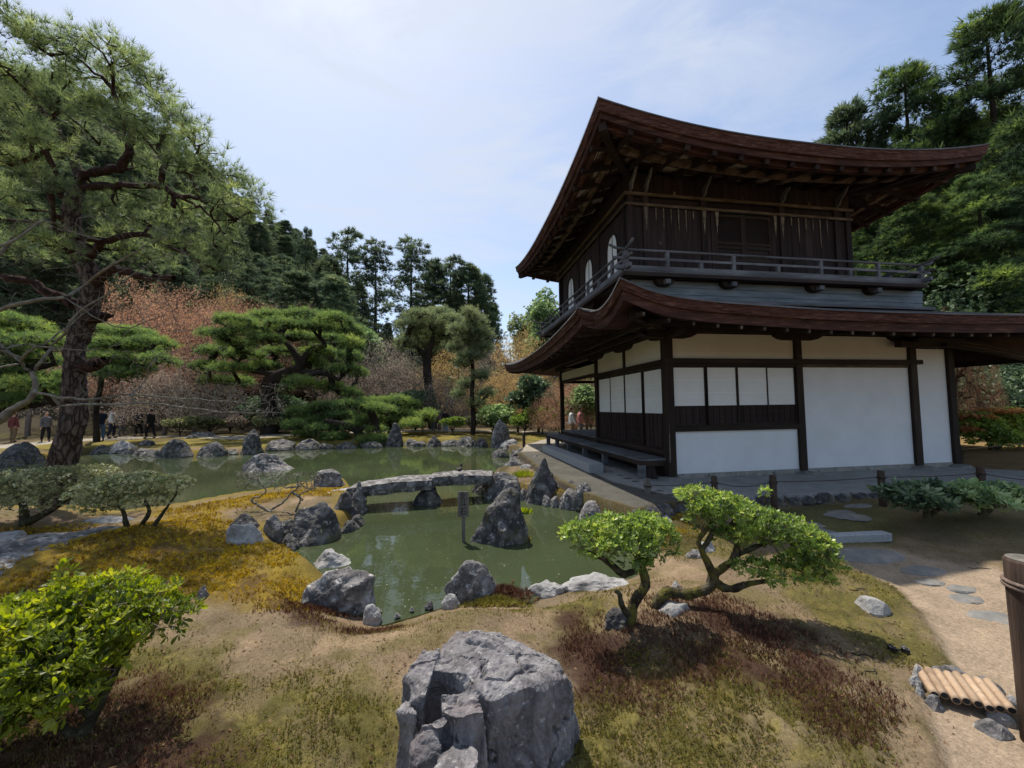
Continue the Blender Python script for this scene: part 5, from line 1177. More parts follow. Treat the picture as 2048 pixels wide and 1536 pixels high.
MT['fg_rock'] = noise_mat('fissured_rock', [(0.2, (0.035, 0.033, 0.034)), (0.42, (0.12, 0.112, 0.112)), (0.58, (0.24, 0.225, 0.222)), (0.82, (0.42, 0.40, 0.385))], 7, detail=12, rgh=0.72, stretch=(1, 1, 0.6), rough=0.92, bump=0.9, bscale=34, dist=0.012, spec=0.15, distort=0.8,
    extra=[((0.17, 0.125, 0.125), 3.0, 0.50, 0.66, 0.55), ((0.025, 0.024, 0.024), 16, 0.60, 0.68, 0.65), ((0.50, 0.49, 0.45), 24, 0.61, 0.66, 0.6), ((0.42, 0.46, 0.33), 5, 0.66, 0.70, 0.6)])
fgrock()
# ================================================================== PLANTS: tools
class Skel:
    """a growing branch skeleton: nodes with parents; radii from what each node carries"""
    def __init__(s): s.p = []; s.par = []; s.fix = []
    def line(s, pts, rad=None, attach=None, sub=0, jit=0.0, R=None):
        """adds a polyline; attach: node index or 'near' or None; returns node indices"""
        pts = [np.asarray(q, float) for q in pts]; rad = list(rad) if rad is not None else [0]*len(pts)
        if sub:
            c = curve_pts(pts, sub) if len(pts) > 2 else [pts[0]+(pts[1]-pts[0])*t for t in np.linspace(0, 1, sub+1)]
            rad = list(np.interp(np.linspace(0, len(pts)-1, len(c)), range(len(pts)), rad)); pts = c
        if jit and R is not None: pts = [pts[0]]+[q+R.normal(size=3)*jit for q in pts[1:]]
        if attach == 'near':
            d = np.linalg.norm(np.array(s.p)-pts[0], axis=1); attach = int(d.argmin()); 
        ids = []; prev = -1 if attach is None else attach
        for q, r in zip(pts, rad): s.p.append(q); s.par.append(prev); s.fix.append(r); prev = len(s.p)-1; ids.append(prev)
        return ids
    def grow(s, targets, seg=0.3, jit=0.12, up=0.0, R=RS, zpen=0.0, start=0):
        """joins every target to the nearest node by a bent twig"""
        P = np.array(s.p); n = len(P); cap = n+len(targets)*14+10; A = np.empty((cap, 3)); A[:n] = P
        tg_ = np.asarray(targets, float); d0 = np.min(np.linalg.norm(tg_[:, None]-P[None, ::max(1, n//60)], axis=2), axis=1); ends = np.zeros(len(tg_), int)
        for k in np.argsort(d0):
            t = tg_[k]; v = A[start:n]-t; d = np.sqrt((v*v).sum(1))+zpen*np.maximum(A[start:n, 2]-t[2], 0); i = int(d.argmin())+start
            a = A[i]; L = float(np.linalg.norm(t-a)); m = min(12, max(1, int(round(L/seg)))); prev = i
            for q in range(1, m+1):
                f = q/m; c = a+(t-a)*f
                if q < m: c = c+R.normal(size=3)*jit*L/m; 
                c[2] += up*L*4*f*(1-f)
                A[n] = c; s.p.append(c); s.par.append(prev); s.fix.append(0); prev = n; n += 1
            ends[k] = prev
        return ends
    def radii(s, rt=0.004, ex=0.5, taper_fixed=True):
        n = len(s.p); c = np.zeros(n); ch = np.zeros(n, int)
        for i in range(n-1, -1, -1):
            if ch[i] == 0: c[i] = 1
            p_ = s.par[i]
            if p_ >= 0: c[p_] += c[i]; ch[p_] += 1
        r = rt*c**ex; fx = np.array(s.fix); return np.where(fx > 0, fx, r)
    def mesh(s, r, n=5, rmin=0.0, smooth=True, m=None, name='branches', origin=(0, 0, 0), which=None):
        P = np.array(s.p)-np.array(origin); par = np.array(s.par); N_ = len(P); ids = np.arange(N_)
        e = ids[(par >= 0)]; 
        if which is not None: e = e[which[e]]
        e = e[r[e] >= rmin]
        d = np.zeros((N_, 3)); d[:, 2] = 1; q = par >= 0; d[q] = P[q]-P[par[q]]; d /= (np.linalg.norm(d, axis=1, keepdims=True)+1e-9)
        ref = np.array([0.31, 0.23, 0.11]); a = np.cross(d, ref); a /= (np.linalg.norm(a, axis=1, keepdims=True)+1e-9); b = np.cross(d, a)
        # main child shares the ring
        best = np.full(N_, -1)
        for i in e:
            p_ = par[i]
            if best[p_] < 0 or r[i] > r[best[p_]]: best[p_] = i
        th = 2*np.pi*np.arange(n)/n; cs, sn = np.cos(th), np.sin(th)
        pa = par[e]; main = best[pa] == e; root = par[pa] < 0
        # start ring
        use = main & ~root
        A_ = np.where(use[:, None], a[pa], a[e]); B_ = np.where(use[:, None], b[pa], b[e]); r0 = np.where(main, r[pa], np.minimum(r[e]*1.25, r[pa]))
        V0 = P[pa][:, None]+(A_[:, None]*cs[None, :, None]+B_[:, None]*sn[None, :, None])*r0[:, None, None]
        V1 = P[e][:, None]+(a[e][:, None]*cs[None, :, None]+b[e][:, None]*sn[None, :, None])*r[e][:, None, None]
        V = np.concatenate([V0, V1], 1).reshape(-1, 3); k = np.arange(n); k2 = (k+1) % n
        F = np.stack([k, k2, k2+n, k+n], -1)[None]+(np.arange(len(e))*2*n)[:, None, None]
        return np_mesh(name, V, F.reshape(-1, 4), m, smooth=smooth)
def trunk_mesh(pts, rads, m, origin, n=28, sub=12, seed=1, amp=0.05, flare=0.0, freq=3.0):
    c = np.array(curve_pts([np.asarray(p, float) for p in pts], sub)); r = np.interp(np.linspace(0, len(pts)-1, len(c)), range(len(pts)), rads)
    k = len(c); d = np.gradient(c, axis=0); d /= np.linalg.norm(d, axis=1, keepdims=True); ref = np.array([1.0, 0.2, 0]); V = []
    for i in range(k):
        ref = ref-d[i]*ref.dot(d[i]); ref /= np.linalg.norm(ref); b = np.cross(d[i], ref); t = 2*np.pi*np.arange(n)/n
        o = ref[None]*np.cos(t)[:, None]+b[None]*np.sin(t)[:, None]
        q = c[i]+o*r[i]; sc_ = q*np.array([freq*2.2, freq*2.2, freq])
        rid = 1-np.abs(fbm(sc_, 3, seed)); g = 1+flare*np.exp(-i/k*14)*(0.7+0.5*np.sin(t*4+seed))
        V.append(c[i]+o*(r[i]*g+amp*(rid-0.7)*min(1, r[i]/0.12)+0.25*amp*vnoise(q*22, seed))[:, None])
    V = np.array(V).reshape(-1, 3)-np.array(origin); i = np.arange(k-1)[:, None]; j = np.arange(n)[None]; a = i*n+j; b_ = i*n+(j+1) % n
    F = np.stack([a, b_, b_+n, a+n], -1).reshape(-1, 4)
    V = np.concatenate([V, [c[-1]-np.array(origin)]]); cap = np.stack([(k-1)*n+np.arange(n), (k-1)*n+(np.arange(n)+1) % n, np.full(n, k*n)], -1)
    return np_mesh('trunk', V, [F, cap], m, smooth=True)
# leaf templates ------------------------------------------------
def t_tuft(n=12, L=1.0, w=0.05, spread=1.0, R=np.random.RandomState(4)):
    v = []; f = []
    for i in range(n):
        th = 2*np.pi*i/n+R.uniform(-.3, .3); ph = R.uniform(0.15, spread); d = np.array([math.sin(ph)*math.cos(th), math.sin(ph)*math.sin(th), math.cos(ph)]); l = L*R.uniform(.75, 1.1)
        s_ = np.cross(d, [0.3, 0.5, 0.8]); s_ /= np.linalg.norm(s_); k = len(v); v += [s_*w/2, -s_*w/2, d*l]; f.append((k, k+1, k+2))
    return np.array(v), np.array(f)
def t_rosette(n=7, L=1.0, w=0.34, R=np.random.RandomState(5), lift=0.75):
    """whorl of blunt leaves: narrow at the stalk, broadest past the middle, arched"""
    v = []; f = []
    for i in range(n):
        th = 2*np.pi*i/n*1.0+R.uniform(-.35, .35); el = R.uniform(lift-0.45, lift+0.4); d = np.array([math.cos(th)*math.cos(el), math.sin(th)*math.cos(el), math.sin(el)])
        s_ = np.array([-math.sin(th), math.cos(th), 0])+R.normal(size=3)*.15; nrm = np.cross(d, s_)*-1; l = L*R.uniform(.55, 1.1); ww = w*l*R.uniform(.8, 1.2); k = len(v); up_ = nrm*R.uniform(.02, .12)*l
        v += [d*0.03, d*l*0.60+s_*ww/2+up_, d*l*0.60-s_*ww/2+up_, d*l*0.9+s_*ww*.28+up_*.3, d*l*0.9-s_*ww*.28+up_*.3, d*l-up_*.4]
        f += [(k, k+2, k+1), (k+1, k+2, k+3), (k+2, k+4, k+3), (k+3, k+4, k+5)]
    return np.array(v), np.array(f)
def t_leaf(n=1, L=1.0, w=0.5, R=np.random.RandomState(6), spread=1.2):
    v = []; f = []
    for i in range(n):
        d = rdirs(1, R)[0]; d[2] = abs(d[2])*0.6+0.2; d /= np.linalg.norm(d); s_ = np.cross(d, rdirs(1, R)[0]); s_ /= np.linalg.norm(s_); o = rdirs(1, R)[0]*0.4*(n > 1)*spread; k = len(v)
        v += [o, o+d*L*.5+s_*w/2, o+d*L, o+d*L*.5-s_*w/2]; f += [(k, k+1, k+2), (k, k+2, k+3)]
    return np.array(v), np.array(f)
def leaves_mesh(name, parts, mats, origin=(0, 0, 0)):
    """parts: list of (template, pos, dirs, scale, var, matindex)"""
    V = []; F = []; A = []; MI = []; off = 0
    for (tv, tf), pos, dirs, scale, var, mi in parts:
        n = len(pos); fr = frames(dirs, RS.uniform(0, 6.28, n)); v, f = scatter(tv, tf, np.asarray(pos)-np.array(origin), fr, scale)
        V.append(v); F.append(f+off); off += len(v)
        lv = np.repeat(var, len(tv)); A.append(lv); MI.append(np.full(len(f), mi))
    return np_mesh(name, np.concatenate(V), np.concatenate(F), mats, smooth=False, mi=np.concatenate(MI), attr={'var': np.concatenate(A)})
# ellipsoids given in photo pixels: (u, v, depth, ru, rv, rd)
def ell(e):
    u, v, D, ru, rv, rd = e; return pd(u, v, D), np.array([ru/FPX*D, rd, rv/FPX*D])
AXES = np.stack([np.array([_cy, -_sy, 0]), np.array([_sy, _cy, 0]), np.array([0, 0, 1.0])])   # rows: lateral, away, up
def crown_pts(ells, n, R=RS, lo=0.55, upbias=0.3, noise_=0.15, world=False):
    es = [ell(e) if not world else (np.array(e[:3]), np.array(e[3:6])) for e in ells]
    w = np.array([(r[0]*r[1]*r[2])**0.67 for _, r in es]); idx = R.choice(len(es), n, p=w/w.sum())
    d = rdirs(n, R); d[:, 2] = np.where((d[:, 2] < 0) & (R.rand(n) < upbias*2), -d[:, 2], d[:, 2])
    rad = lo+(1-lo)*R.rand(n)**0.6; C = np.array([e[0] for e in es])[idx]; Rr = np.array([e[1] for e in es])[idx]
    loc = d*rad[:, None]*Rr; loc *= (1+noise_*fbm(loc*2.5+idx[:, None], 2, 3))[:, None]
    nr = d/Rr*Rr.mean(1, keepdims=True); nr /= np.linalg.norm(nr, axis=1, keepdims=True)
    if world: return C+loc, nr, rad, idx
    return C+loc@AXES, nr@AXES, rad, idx
def copy_tree(o, loc=None, rz=None, sc=None, parent=None):
    c = o.copy(); COL.objects.link(c)
    if parent is not None: c.parent = parent
    if loc is not None: c.location = loc
    if rz is not None: c.rotation_euler = (0, 0, rz)
    if sc is not None: c.scale = sc if isinstance(sc, tuple) else (sc, sc, sc)
    for ch in list(o.children): copy_tree(ch, parent=c)
    return c
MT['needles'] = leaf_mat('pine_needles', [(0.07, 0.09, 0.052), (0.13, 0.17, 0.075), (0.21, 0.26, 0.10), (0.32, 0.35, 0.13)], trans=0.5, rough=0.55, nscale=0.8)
MT['needles_bright'] = leaf_mat('bright_pine_needles', [(0.050, 0.078, 0.038), (0.090, 0.140, 0.050), (0.165, 0.225, 0.065), (0.27, 0.31, 0.085)], trans=0.42, rough=0.55, nscale=0.5)
MT['needles_grey'] = leaf_mat('greyish_pine_needles', [(0.065, 0.085, 0.05), (0.12, 0.15, 0.075), (0.20, 0.23, 0.11), (0.28, 0.30, 0.14)], trans=0.38, rough=0.55, nscale=0.5)
MT['cedar'] = leaf_mat('dark_cedar_foliage', [(0.040, 0.058, 0.040), (0.080, 0.110, 0.062), (0.14, 0.168, 0.082), (0.20, 0.22, 0.10)], trans=0.4, rough=0.7, spec=0.2, nscale=0.25)
MT['cedar_light'] = leaf_mat('green_cedar_foliage', [(0.022, 0.036, 0.022), (0.050, 0.080, 0.034), (0.12, 0.165, 0.045), (0.24, 0.29, 0.065)], trans=0.42, rough=0.65, spec=0.2, nscale=0.3)
MT['azalea'] = leaf_mat('azalea_leaves', [(0.06, 0.09, 0.028), (0.115, 0.17, 0.04), (0.21, 0.29, 0.06), (0.36, 0.40, 0.09)], trans=0.45, rough=0.38, spec=0.5, nscale=3)
MT['azalea_y'] = leaf_mat('yellow_green_leaves', [(0.06, 0.085, 0.015), (0.14, 0.18, 0.02), (0.26, 0.30, 0.03), (0.40, 0.40, 0.05)], trans=0.48, rough=0.42, spec=0.45, nscale=3)
MT['small_leaf'] = leaf_mat('small_dusty_leaves', [(0.06, 0.07, 0.03), (0.125, 0.14, 0.055), (0.25, 0.26, 0.12), (0.42, 0.42, 0.27)], trans=0.35, rough=0.45, spec=0.5, nscale=3)
MT['camellia'] = leaf_mat('glossy_dark_leaves', [(0.022, 0.038, 0.024), (0.05, 0.08, 0.042), (0.10, 0.145, 0.07), (0.19, 0.235, 0.13)], trans=0.3, rough=0.5, spec=0.35, nscale=1.5)
MT['aucuba'] = leaf_mat('variegated_green_leaves', [(0.045, 0.08, 0.04), (0.10, 0.16, 0.06), (0.21, 0.28, 0.12), (0.38, 0.42, 0.22)], trans=0.4, rough=0.5, spec=0.35, nscale=3)
MT['buds_red'] = leaf_mat('red_brown_buds', [(0.27, 0.155, 0.105), (0.38, 0.225, 0.15), (0.48, 0.30, 0.195), (0.56, 0.38, 0.24)], trans=0.35, rough=0.8, spec=0.1, nscale=0.4)
MT['buds_orange'] = leaf_mat('orange_young_leaves', [(0.26, 0.185, 0.11), (0.40, 0.285, 0.14), (0.50, 0.38, 0.17), (0.60, 0.47, 0.20)], trans=0.4, rough=0.8, spec=0.1, nscale=0.4)
MT['buds_grey'] = leaf_mat('grey_mauve_twig_tips', [(0.20, 0.165, 0.14), (0.32, 0.265, 0.22), (0.42, 0.35, 0.28), (0.48, 0.42, 0.30)], trans=0.3, rough=0.8, spec=0.1, nscale=0.4)
MT['photinia'] = leaf_mat('orange_red_tips', [(0.34, 0.16, 0.07), (0.46, 0.22, 0.09), (0.52, 0.32, 0.13)], trans=0.4, rough=0.5, nscale=3)
MT['twig'] = noise_mat('brown_twigs', [(0.3, (0.075, 0.055, 0.045)), (0.7, (0.21, 0.155, 0.125))], 6, rough=0.95, bump=0, spec=0.1)
MT['twig_grey'] = noise_mat('grey_brown_twigs', [(0.3, (0.10, 0.085, 0.07)), (0.7, (0.25, 0.21, 0.175))], 6, rough=0.95, bump=0, spec=0.1)
TUFT = t_tuft(13, 1.0, 0.055, 1.15); TUFT_S = t_tuft(8, 1.0, 0.085, 1.2); ROS = t_rosette(8, 1.0, 0.30); ROS_S = t_rosette(6, 1.0, 0.5, lift=0.5); LEAF3 = t_leaf(3, 1.0, 0.5); SPR = t_tuft(5, 1.0, 0.22, 1.0)
def varof(n, pos=None, rad=None, lo=0.2, hi=0.75, R=RS): return R.uniform(lo, hi, n)

# ------------------------------------------------------------------ pine with needle pads
def pine(label, base, trunk, trad, limbs, pads, ntw, tuft_per, L, mats, cat='pine tree', group=None, tmpl=None, seg=0.35, rt=0.006, bark='pine_bark', branch='red_bark', seed=1, sub=10, amp=0.04, flare=0.4, lo=0.35, zpen=0.0, upd=0.5, tn=24, jit=0.2, freq=3.0):
    R = np.random.RandomState(seed); base = np.asarray(base, float)
    T = empty('pine_tree', tuple(base), label, cat, group)
    link('trunk', trunk_mesh(trunk, trad, MT[bark], base, n=tn, sub=sub, seed=seed, amp=amp, flare=flare, freq=freq), T)
    S = Skel(); S.line(trunk, trad, None, sub=6); nt_ = len(S.p)
    for pts, rd in limbs: S.line(pts, rd, 'near', sub=5, jit=0.02, R=R)
    cen, _, _, _ = crown_pts(pads, len(pads)*3, R, lo=0.1)
    S.grow([ell(e)[0] for e in pads], seg=seg*1.5, jit=jit, up=-0.05, R=R, zpen=zpen)
    tp, tn_, rad, idx = crown_pts(pads, ntw, R, lo=lo, upbias=0.42)
    ends = S.grow(tp, seg=seg, jit=jit, R=R, zpen=zpen, start=nt_//2)
    r = S.radii(rt, 0.52); keep = np.ones(len(S.p), bool); keep[:nt_] = False
    link('branches', S.mesh(r, 5, 0, True, MT[branch], 'branches', base, keep), T)
    pos = np.repeat(tp, tuft_per, 0)+R.normal(size=(ntw*tuft_per, 3))*L*0.55; nn = np.repeat(tn_, tuft_per, 0)*(1-upd)+np.array([0, 0, upd])+R.normal(size=(ntw*tuft_per, 3))*0.25
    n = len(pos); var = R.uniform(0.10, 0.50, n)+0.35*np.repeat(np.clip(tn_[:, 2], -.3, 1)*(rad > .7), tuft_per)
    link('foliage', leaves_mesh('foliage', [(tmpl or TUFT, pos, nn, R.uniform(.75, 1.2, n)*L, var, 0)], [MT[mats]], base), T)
    return T
# ================================================================== NEAR TREES
def P_(D, *uv): return [pd(u, v, D) for u, v in uv]
def PD(*uvd): return [pd(*t) for t in uvd]
base = px(112, 1040, -0.3)
# big old pine leaning over the pond, left
DP = 7.3
trunk = PD((112, 1045, DP), (124, 935, DP), (146, 850, DP), (150, 770, DP), (150, 700, DP), (172, 630, DP), (186, 565, DP), (160, 510, DP), (142, 455, DP), (148, 400, DP), (160, 370, DP))
trad = [0.235, 0.20, 0.18, 0.165, 0.158, 0.15, 0.145, 0.15, 0.13, 0.115, 0.09]
def R_px(*r): return [x/FPX*DP*0.68 for x in r]
limbs = [(PD((160, 375, DP), (180, 345, 7.2), (230, 338, 7.0), (262, 312, 6.9), (256, 255, 6.8), (212, 165, 6.7), (150, 112, 6.6)), R_px(15, 13, 12, 11, 8, 5, 2)),
         (PD((165, 375, DP), (240, 370, 7.0), (330, 377, 6.8), (352, 392, 6.7), (400, 398, 6.6), (455, 415, 6.5)), R_px(12, 9, 8, 7, 5, 2)),
         (PD((325, 372, 6.8), (328, 330, 6.7), (318, 290, 6.8), (335, 240, 6.9), (300, 170, 7.0), (240, 110, 7.0)), R_px(8, 7, 6, 5, 3, 2)),
         (PD((160, 360, DP), (125, 285, 7.5), (80, 215, 7.7), (40, 170, 7.9), (-50, 120, 8.2)), R_px(13, 10, 9, 7, 4)),
         (PD((142, 400, DP), (85, 345, 7.1), (62, 305, 7.0), (10, 265, 6.8), (-90, 210, 6.6)), R_px(14, 12, 12, 8, 4)),
         (PD((180, 575, DP), (225, 540, 7.1), (290, 553, 7.0), (346, 557, 6.9)), R_px(17, 12, 10, 8)),
         (PD((165, 615, DP), (110, 590, 7.2), (40, 560, 7.0), (-90, 555, 6.8)), R_px(18, 15, 12, 8)),
         (PD((165, 530, DP), (220, 480, 7.0), (290, 470, 6.8), (350, 497, 6.6), (425, 535, 6.4)), R_px(12, 9, 7, 5, 2)),
         (PD((150, 480, DP), (90, 450, 7.6), (30, 440, 7.8), (-60, 430, 8.0)), R_px(9, 7, 5, 3)),
         (PD((350, 388, 6.7), (345, 410, 6.6), (360, 395, 6.5), (410, 425, 6.4), (450, 470, 6.3)), R_px(5, 5, 4, 3, 2)),
         (PD((165, 735, DP), (195, 728, 7.2), (212, 722, 7.15)), R_px(22, 19, 14)),
         (PD((178, 640, DP), (203, 632, 7.2), (218, 630, 7.15)), R_px(18, 14, 6))]
rp = np.random.RandomState(5)
pads = []
for (u, v, ru, rv) in [(40, 60, 60, 38), (100, 110, 55, 40), (0, 130, 60, 50), (60, 170, 60, 35), (150, 95, 40, 32), (205, 105, 50, 34), (265, 130, 42, 34), (215, 160, 45, 28), (300, 175, 40, 32), (250, 210, 50, 30),
                        (190, 220, 40, 32), (320, 220, 45, 30), (365, 250, 38, 32), (280, 265, 45, 28), (345, 290, 48, 30), (400, 290, 36, 30), (120, 220, 50, 35), (40, 240, 60, 38), (-40, 200, 60, 50), (430, 340, 38, 28),
                        (380, 345, 45, 28), (480, 375, 40, 30), (440, 395, 45, 25), (508, 420, 28, 34), (470, 440, 40, 28), (300, 330, 50, 25), (90, 300, 50, 30), (20, 330, 60, 35), (200, 290, 40, 25), (220, 390, 50, 24),
                        (300, 400, 50, 24), (370, 430, 50, 26), (420, 470, 40, 26), (300, 450, 60, 24), (240, 430, 45, 25), (100, 380, 45, 28), (50, 420, 60, 30), (-40, 380, 60, 45), (360, 500, 55, 24), (430, 540, 34, 22),
                        (300, 520, 45, 20), (235, 500, 40, 22), (90, 490, 50, 24), (20, 500, 60, 28), (-60, 500, 60, 40), (250, 470, 40, 20), (-120, 300, 60, 60), (-120, 120, 60, 60), (140, 160, 40, 28), (450, 500, 30, 22)]:
    pads.append((u, v, rp.uniform(6.0, 8.4) if u < 330 else rp.uniform(6.0, 7.2), ru*.86, rv*.72, rp.uniform(0.3, 0.5)))
pine('great old pine with a leaning plated trunk and airy crown at the left pond edge', (*base[:2], -0.35), trunk, trad, limbs, pads, 1550, 4, 0.165, 'needles', seed=3, seg=0.22, rt=0.0062, sub=16, amp=0.055, flare=0.15, lo=0.3, tn=56, jit=0.28, upd=0.4, freq=2.6)

# bare maple whose pale branches cross in front of the pine
T = empty('bare_maple', tuple(px(-150, 1010, -0.25)), 'leafless maple reaching pale bare branches in from the left edge', 'maple tree')
S = Skel(); D0 = 6.0
def rr_(D, *r): return [x/FPX*D for x in r]
S.line(PD((-150, 1010, 6.2), (-120, 930, 6.2), (-60, 870, 6.1), (0, 838, 6.0), (29, 816, 6.0), (59, 799, 5.9), (71, 772, 5.9), (63, 743, 5.9)), rr_(6, 17, 15, 12, 9, 7, 5.5, 4.5, 3.5), None, 4)
for q in [(((63, 743), (41, 728), (58, 702), (98, 682), (150, 640), (205, 600)), (5, 4, 4, 3, 2, 1)), (((63, 743), (82, 725), (105, 690), (126, 670), (158, 626), (240, 570), (330, 505)), (5, 5, 4, 4, 3, 2, 1)),
          (((-60, 640), (47, 605), (129, 594), (164, 573), (202, 544), (272, 503), (330, 470)), (7, 6, 5, 4, 4, 2, 1)), (((71, 785), (129, 796), (187, 799), (264, 790), (351, 796), (440, 802), (510, 808)), (5, 4, 4, 3, 3, 2, 1)),
          (((120, 812), (187, 810), (293, 807), (410, 820), (480, 826), (565, 826)), (4, 4, 3, 3, 2, 1)), (((-100, 830), (-90, 700), (-60, 640), (-30, 520), (30, 480), (88, 440)), (10, 9, 8, 6, 4, 2)),
          (((-80, 560), (0, 510), (30, 470), (90, 440), (150, 465), (200, 480)), (6, 5, 4, 3, 2, 1)), (((129, 594), (200, 640), (260, 655), (330, 630)), (3, 2, 2, 1)), (((264, 790), (290, 760), (300, 730), (330, 700)), (3, 2, 2, 1)),
          (((0, 700), (60, 690), (150, 700), (240, 690)), (3, 3, 2, 1)), (((-100, 760), (0, 735), (40, 728)), (5, 4, 3))]:
    S.line([pd(u, v, 5.9+0.3*rp.uniform(-1, 1)) for u, v in q[0]], [x*0.62 for x in rr_(5.9, *q[1])], 'near', 4, 0.008, rp)
tg_ = [pd(u, v, rp.uniform(5.4, 6.5)) for u, v in [(rp.uniform(330, 575), rp.uniform(765, 835)) for _ in range(800)]]
tg_ += [pd(rp.uniform(-60, 420), rp.uniform(430, 720), rp.uniform(5.3, 6.6)) for _ in range(460)]+[pd(rp.uniform(150, 420), rp.uniform(700, 800), rp.uniform(5.4, 6.4)) for _ in range(120)]
S.grow(tg_, seg=0.10, jit=0.25, R=rp)
link('branches', S.mesh(S.radii(0.0020, 0.36), 5, 0, True, MT['pale_bark'], 'branches', T.location), T)

# ---------------------------------------------------------------- azaleas
def shrub(label, base, trunks, ells, nros, L, leafm, tmpl=None, bark='shrub_bark', cat='azalea', group=None, seed=1, lo=0.5, ntw=220, sprigs=0, name='azalea', rt=0.0022, orange=0.0, upd=0.35, amp=0.022, seg=0.06, moss=False, cover=0.7):
    R = np.random.RandomState(seed); base = np.asarray(base, float); T = empty(name, tuple(base), label, cat, group)
    S = Skel()
    for i, (pts, rd) in enumerate(trunks):
        rd = [x*0.74 for x in rd]
        S.line(pts, rd, None if i == 0 else 'near', 6, 0.004, R)
        link('trunk' if i == 0 else 'branch', trunk_mesh(pts, rd, MT['mossy_bark' if moss and i < moss else bark], base, n=14, sub=10, seed=seed+i, amp=amp, flare=0.3 if i == 0 else 0, freq=9), T)
    n0 = len(S.p)
    tp, tn_, rad, _ = crown_pts(ells, ntw, R, lo=0.45)
    S.grow(tp, seg=seg, jit=0.25, R=R)
    keep = np.ones(len(S.p), bool); keep[:n0] = False
    link('twigs', S.mesh(S.radii(rt, 0.48), 4, 0, True, MT['twig'], 'twigs', base, keep), T)['kind'] = 'stuff'
    pos, nn, rad, _ = crown_pts(ells, nros, R, lo=lo, upbias=cover/2)
    d = nn*(1-upd)+np.array([0, 0, upd*1.3])+R.normal(size=(nros, 3))*0.38; var = R.uniform(0.05, 0.75, nros)+0.2*(rad > 0.85)
    parts = [(tmpl or ROS, pos, d, R.uniform(.6, 1.15, nros)*L, var, 0)]
    link('foliage', leaves_mesh('foliage', parts, [MT[leafm]], base), T)
    return T
# right garden azalea: left crown
D1 = 2.85
b1 = gp(1262, 1272)
shrub('small wind-shaped azalea with one dark mossy trunk and a flat green crown', b1,
      [(PD((1262, 1285, D1), (1262, 1240, D1), (1268, 1205, D1), (1290, 1170, D1), (1284, 1135, D1), (1282, 1100, D1)), rr_(D1, 18, 14, 13, 14, 11, 6)),
       (PD((1272, 1140, D1), (1245, 1148, D1-.03), (1218, 1125, D1-.06), (1195, 1112, D1-.08), (1168, 1100, D1-.1)), rr_(D1, 9, 9, 8, 6, 4)),
       (PD((1262, 1230, D1), (1245, 1215, D1-.02), (1240, 1190, D1-.03), (1231, 1182, D1-.03)), rr_(D1, 10, 8, 6, 4))],
      [(1170, 1075, 2.80, 48, 30, .14), (1225, 1066, 2.85, 60, 34, .2), (1290, 1062, 2.9, 55, 34, .2), (1200, 1095, 2.75, 55, 22, .15), (1262, 1098, 2.8, 50, 28, .18), (1320, 1085, 2.88, 32, 34, .15), (1285, 1130, 2.82, 22, 20, .08)],
      980, 0.047, 'azalea', seed=21, ntw=160, moss=1)
D2 = 3.0
b2 = gp(1318, 1222)
shrub('sprawling azalea with a mossy trunk bent low and a wide layered crown', b2,
      [(PD((1312, 1232, D2), (1316, 1205, D2), (1335, 1185, D2), (1370, 1187, D2), (1410, 1180, D2), (1426, 1160, D2), (1420, 1135, D2), (1405, 1105, D2), (1398, 1080, D2+.05), (1420, 1050, D2+.08)), rr_(D2, 17, 15, 15, 14, 13, 14, 11, 8, 7, 5)),
       (PD((1426, 1150, D2), (1450, 1132, D2), (1466, 1118, D2), (1475, 1085, D2), (1462, 1055, D2), (1480, 1030, D2)), rr_(D2, 12, 10, 9, 7, 6, 4)),
       (PD((1430, 1165, D2), (1460, 1178, D2-.03), (1490, 1170, D2-.05), (1540, 1160, D2-.08)), rr_(D2, 12, 10, 8, 4)),
       (PD((1466, 1112, D2), (1500, 1098, D2+.03), (1535, 1085, D2+.05), (1570, 1075, D2+.05)), rr_(D2, 8, 7, 5, 3)),
       (PD((1405, 1100, D2), (1425, 1062, D2+.05), (1410, 1030, D2+.1), (1400, 1000, D2+.1)), rr_(D2, 6, 6, 5, 3))],
      [(1395, 995, 3.1, 44, 20, .15), (1440, 1015, 3.05, 60, 28, .2), (1500, 1040, 3.0, 64, 28, .22), (1560, 1062, 3.0, 60, 30, .22), (1612, 1092, 2.95, 52, 32, .2), (1640, 1130, 2.9, 34, 34, .12), (1480, 1070, 3.0, 60, 18, .15),
       (1510, 1140, 2.9, 50, 18, .14), (1570, 1150, 2.9, 56, 20, .15), (1410, 1040, 3.05, 34, 22, .12), (1600, 1130, 2.95, 45, 24, .14), (1650, 1160, 2.88, 18, 18, .06)],
      1600, 0.047, 'azalea', seed=22, ntw=260, moss=3)
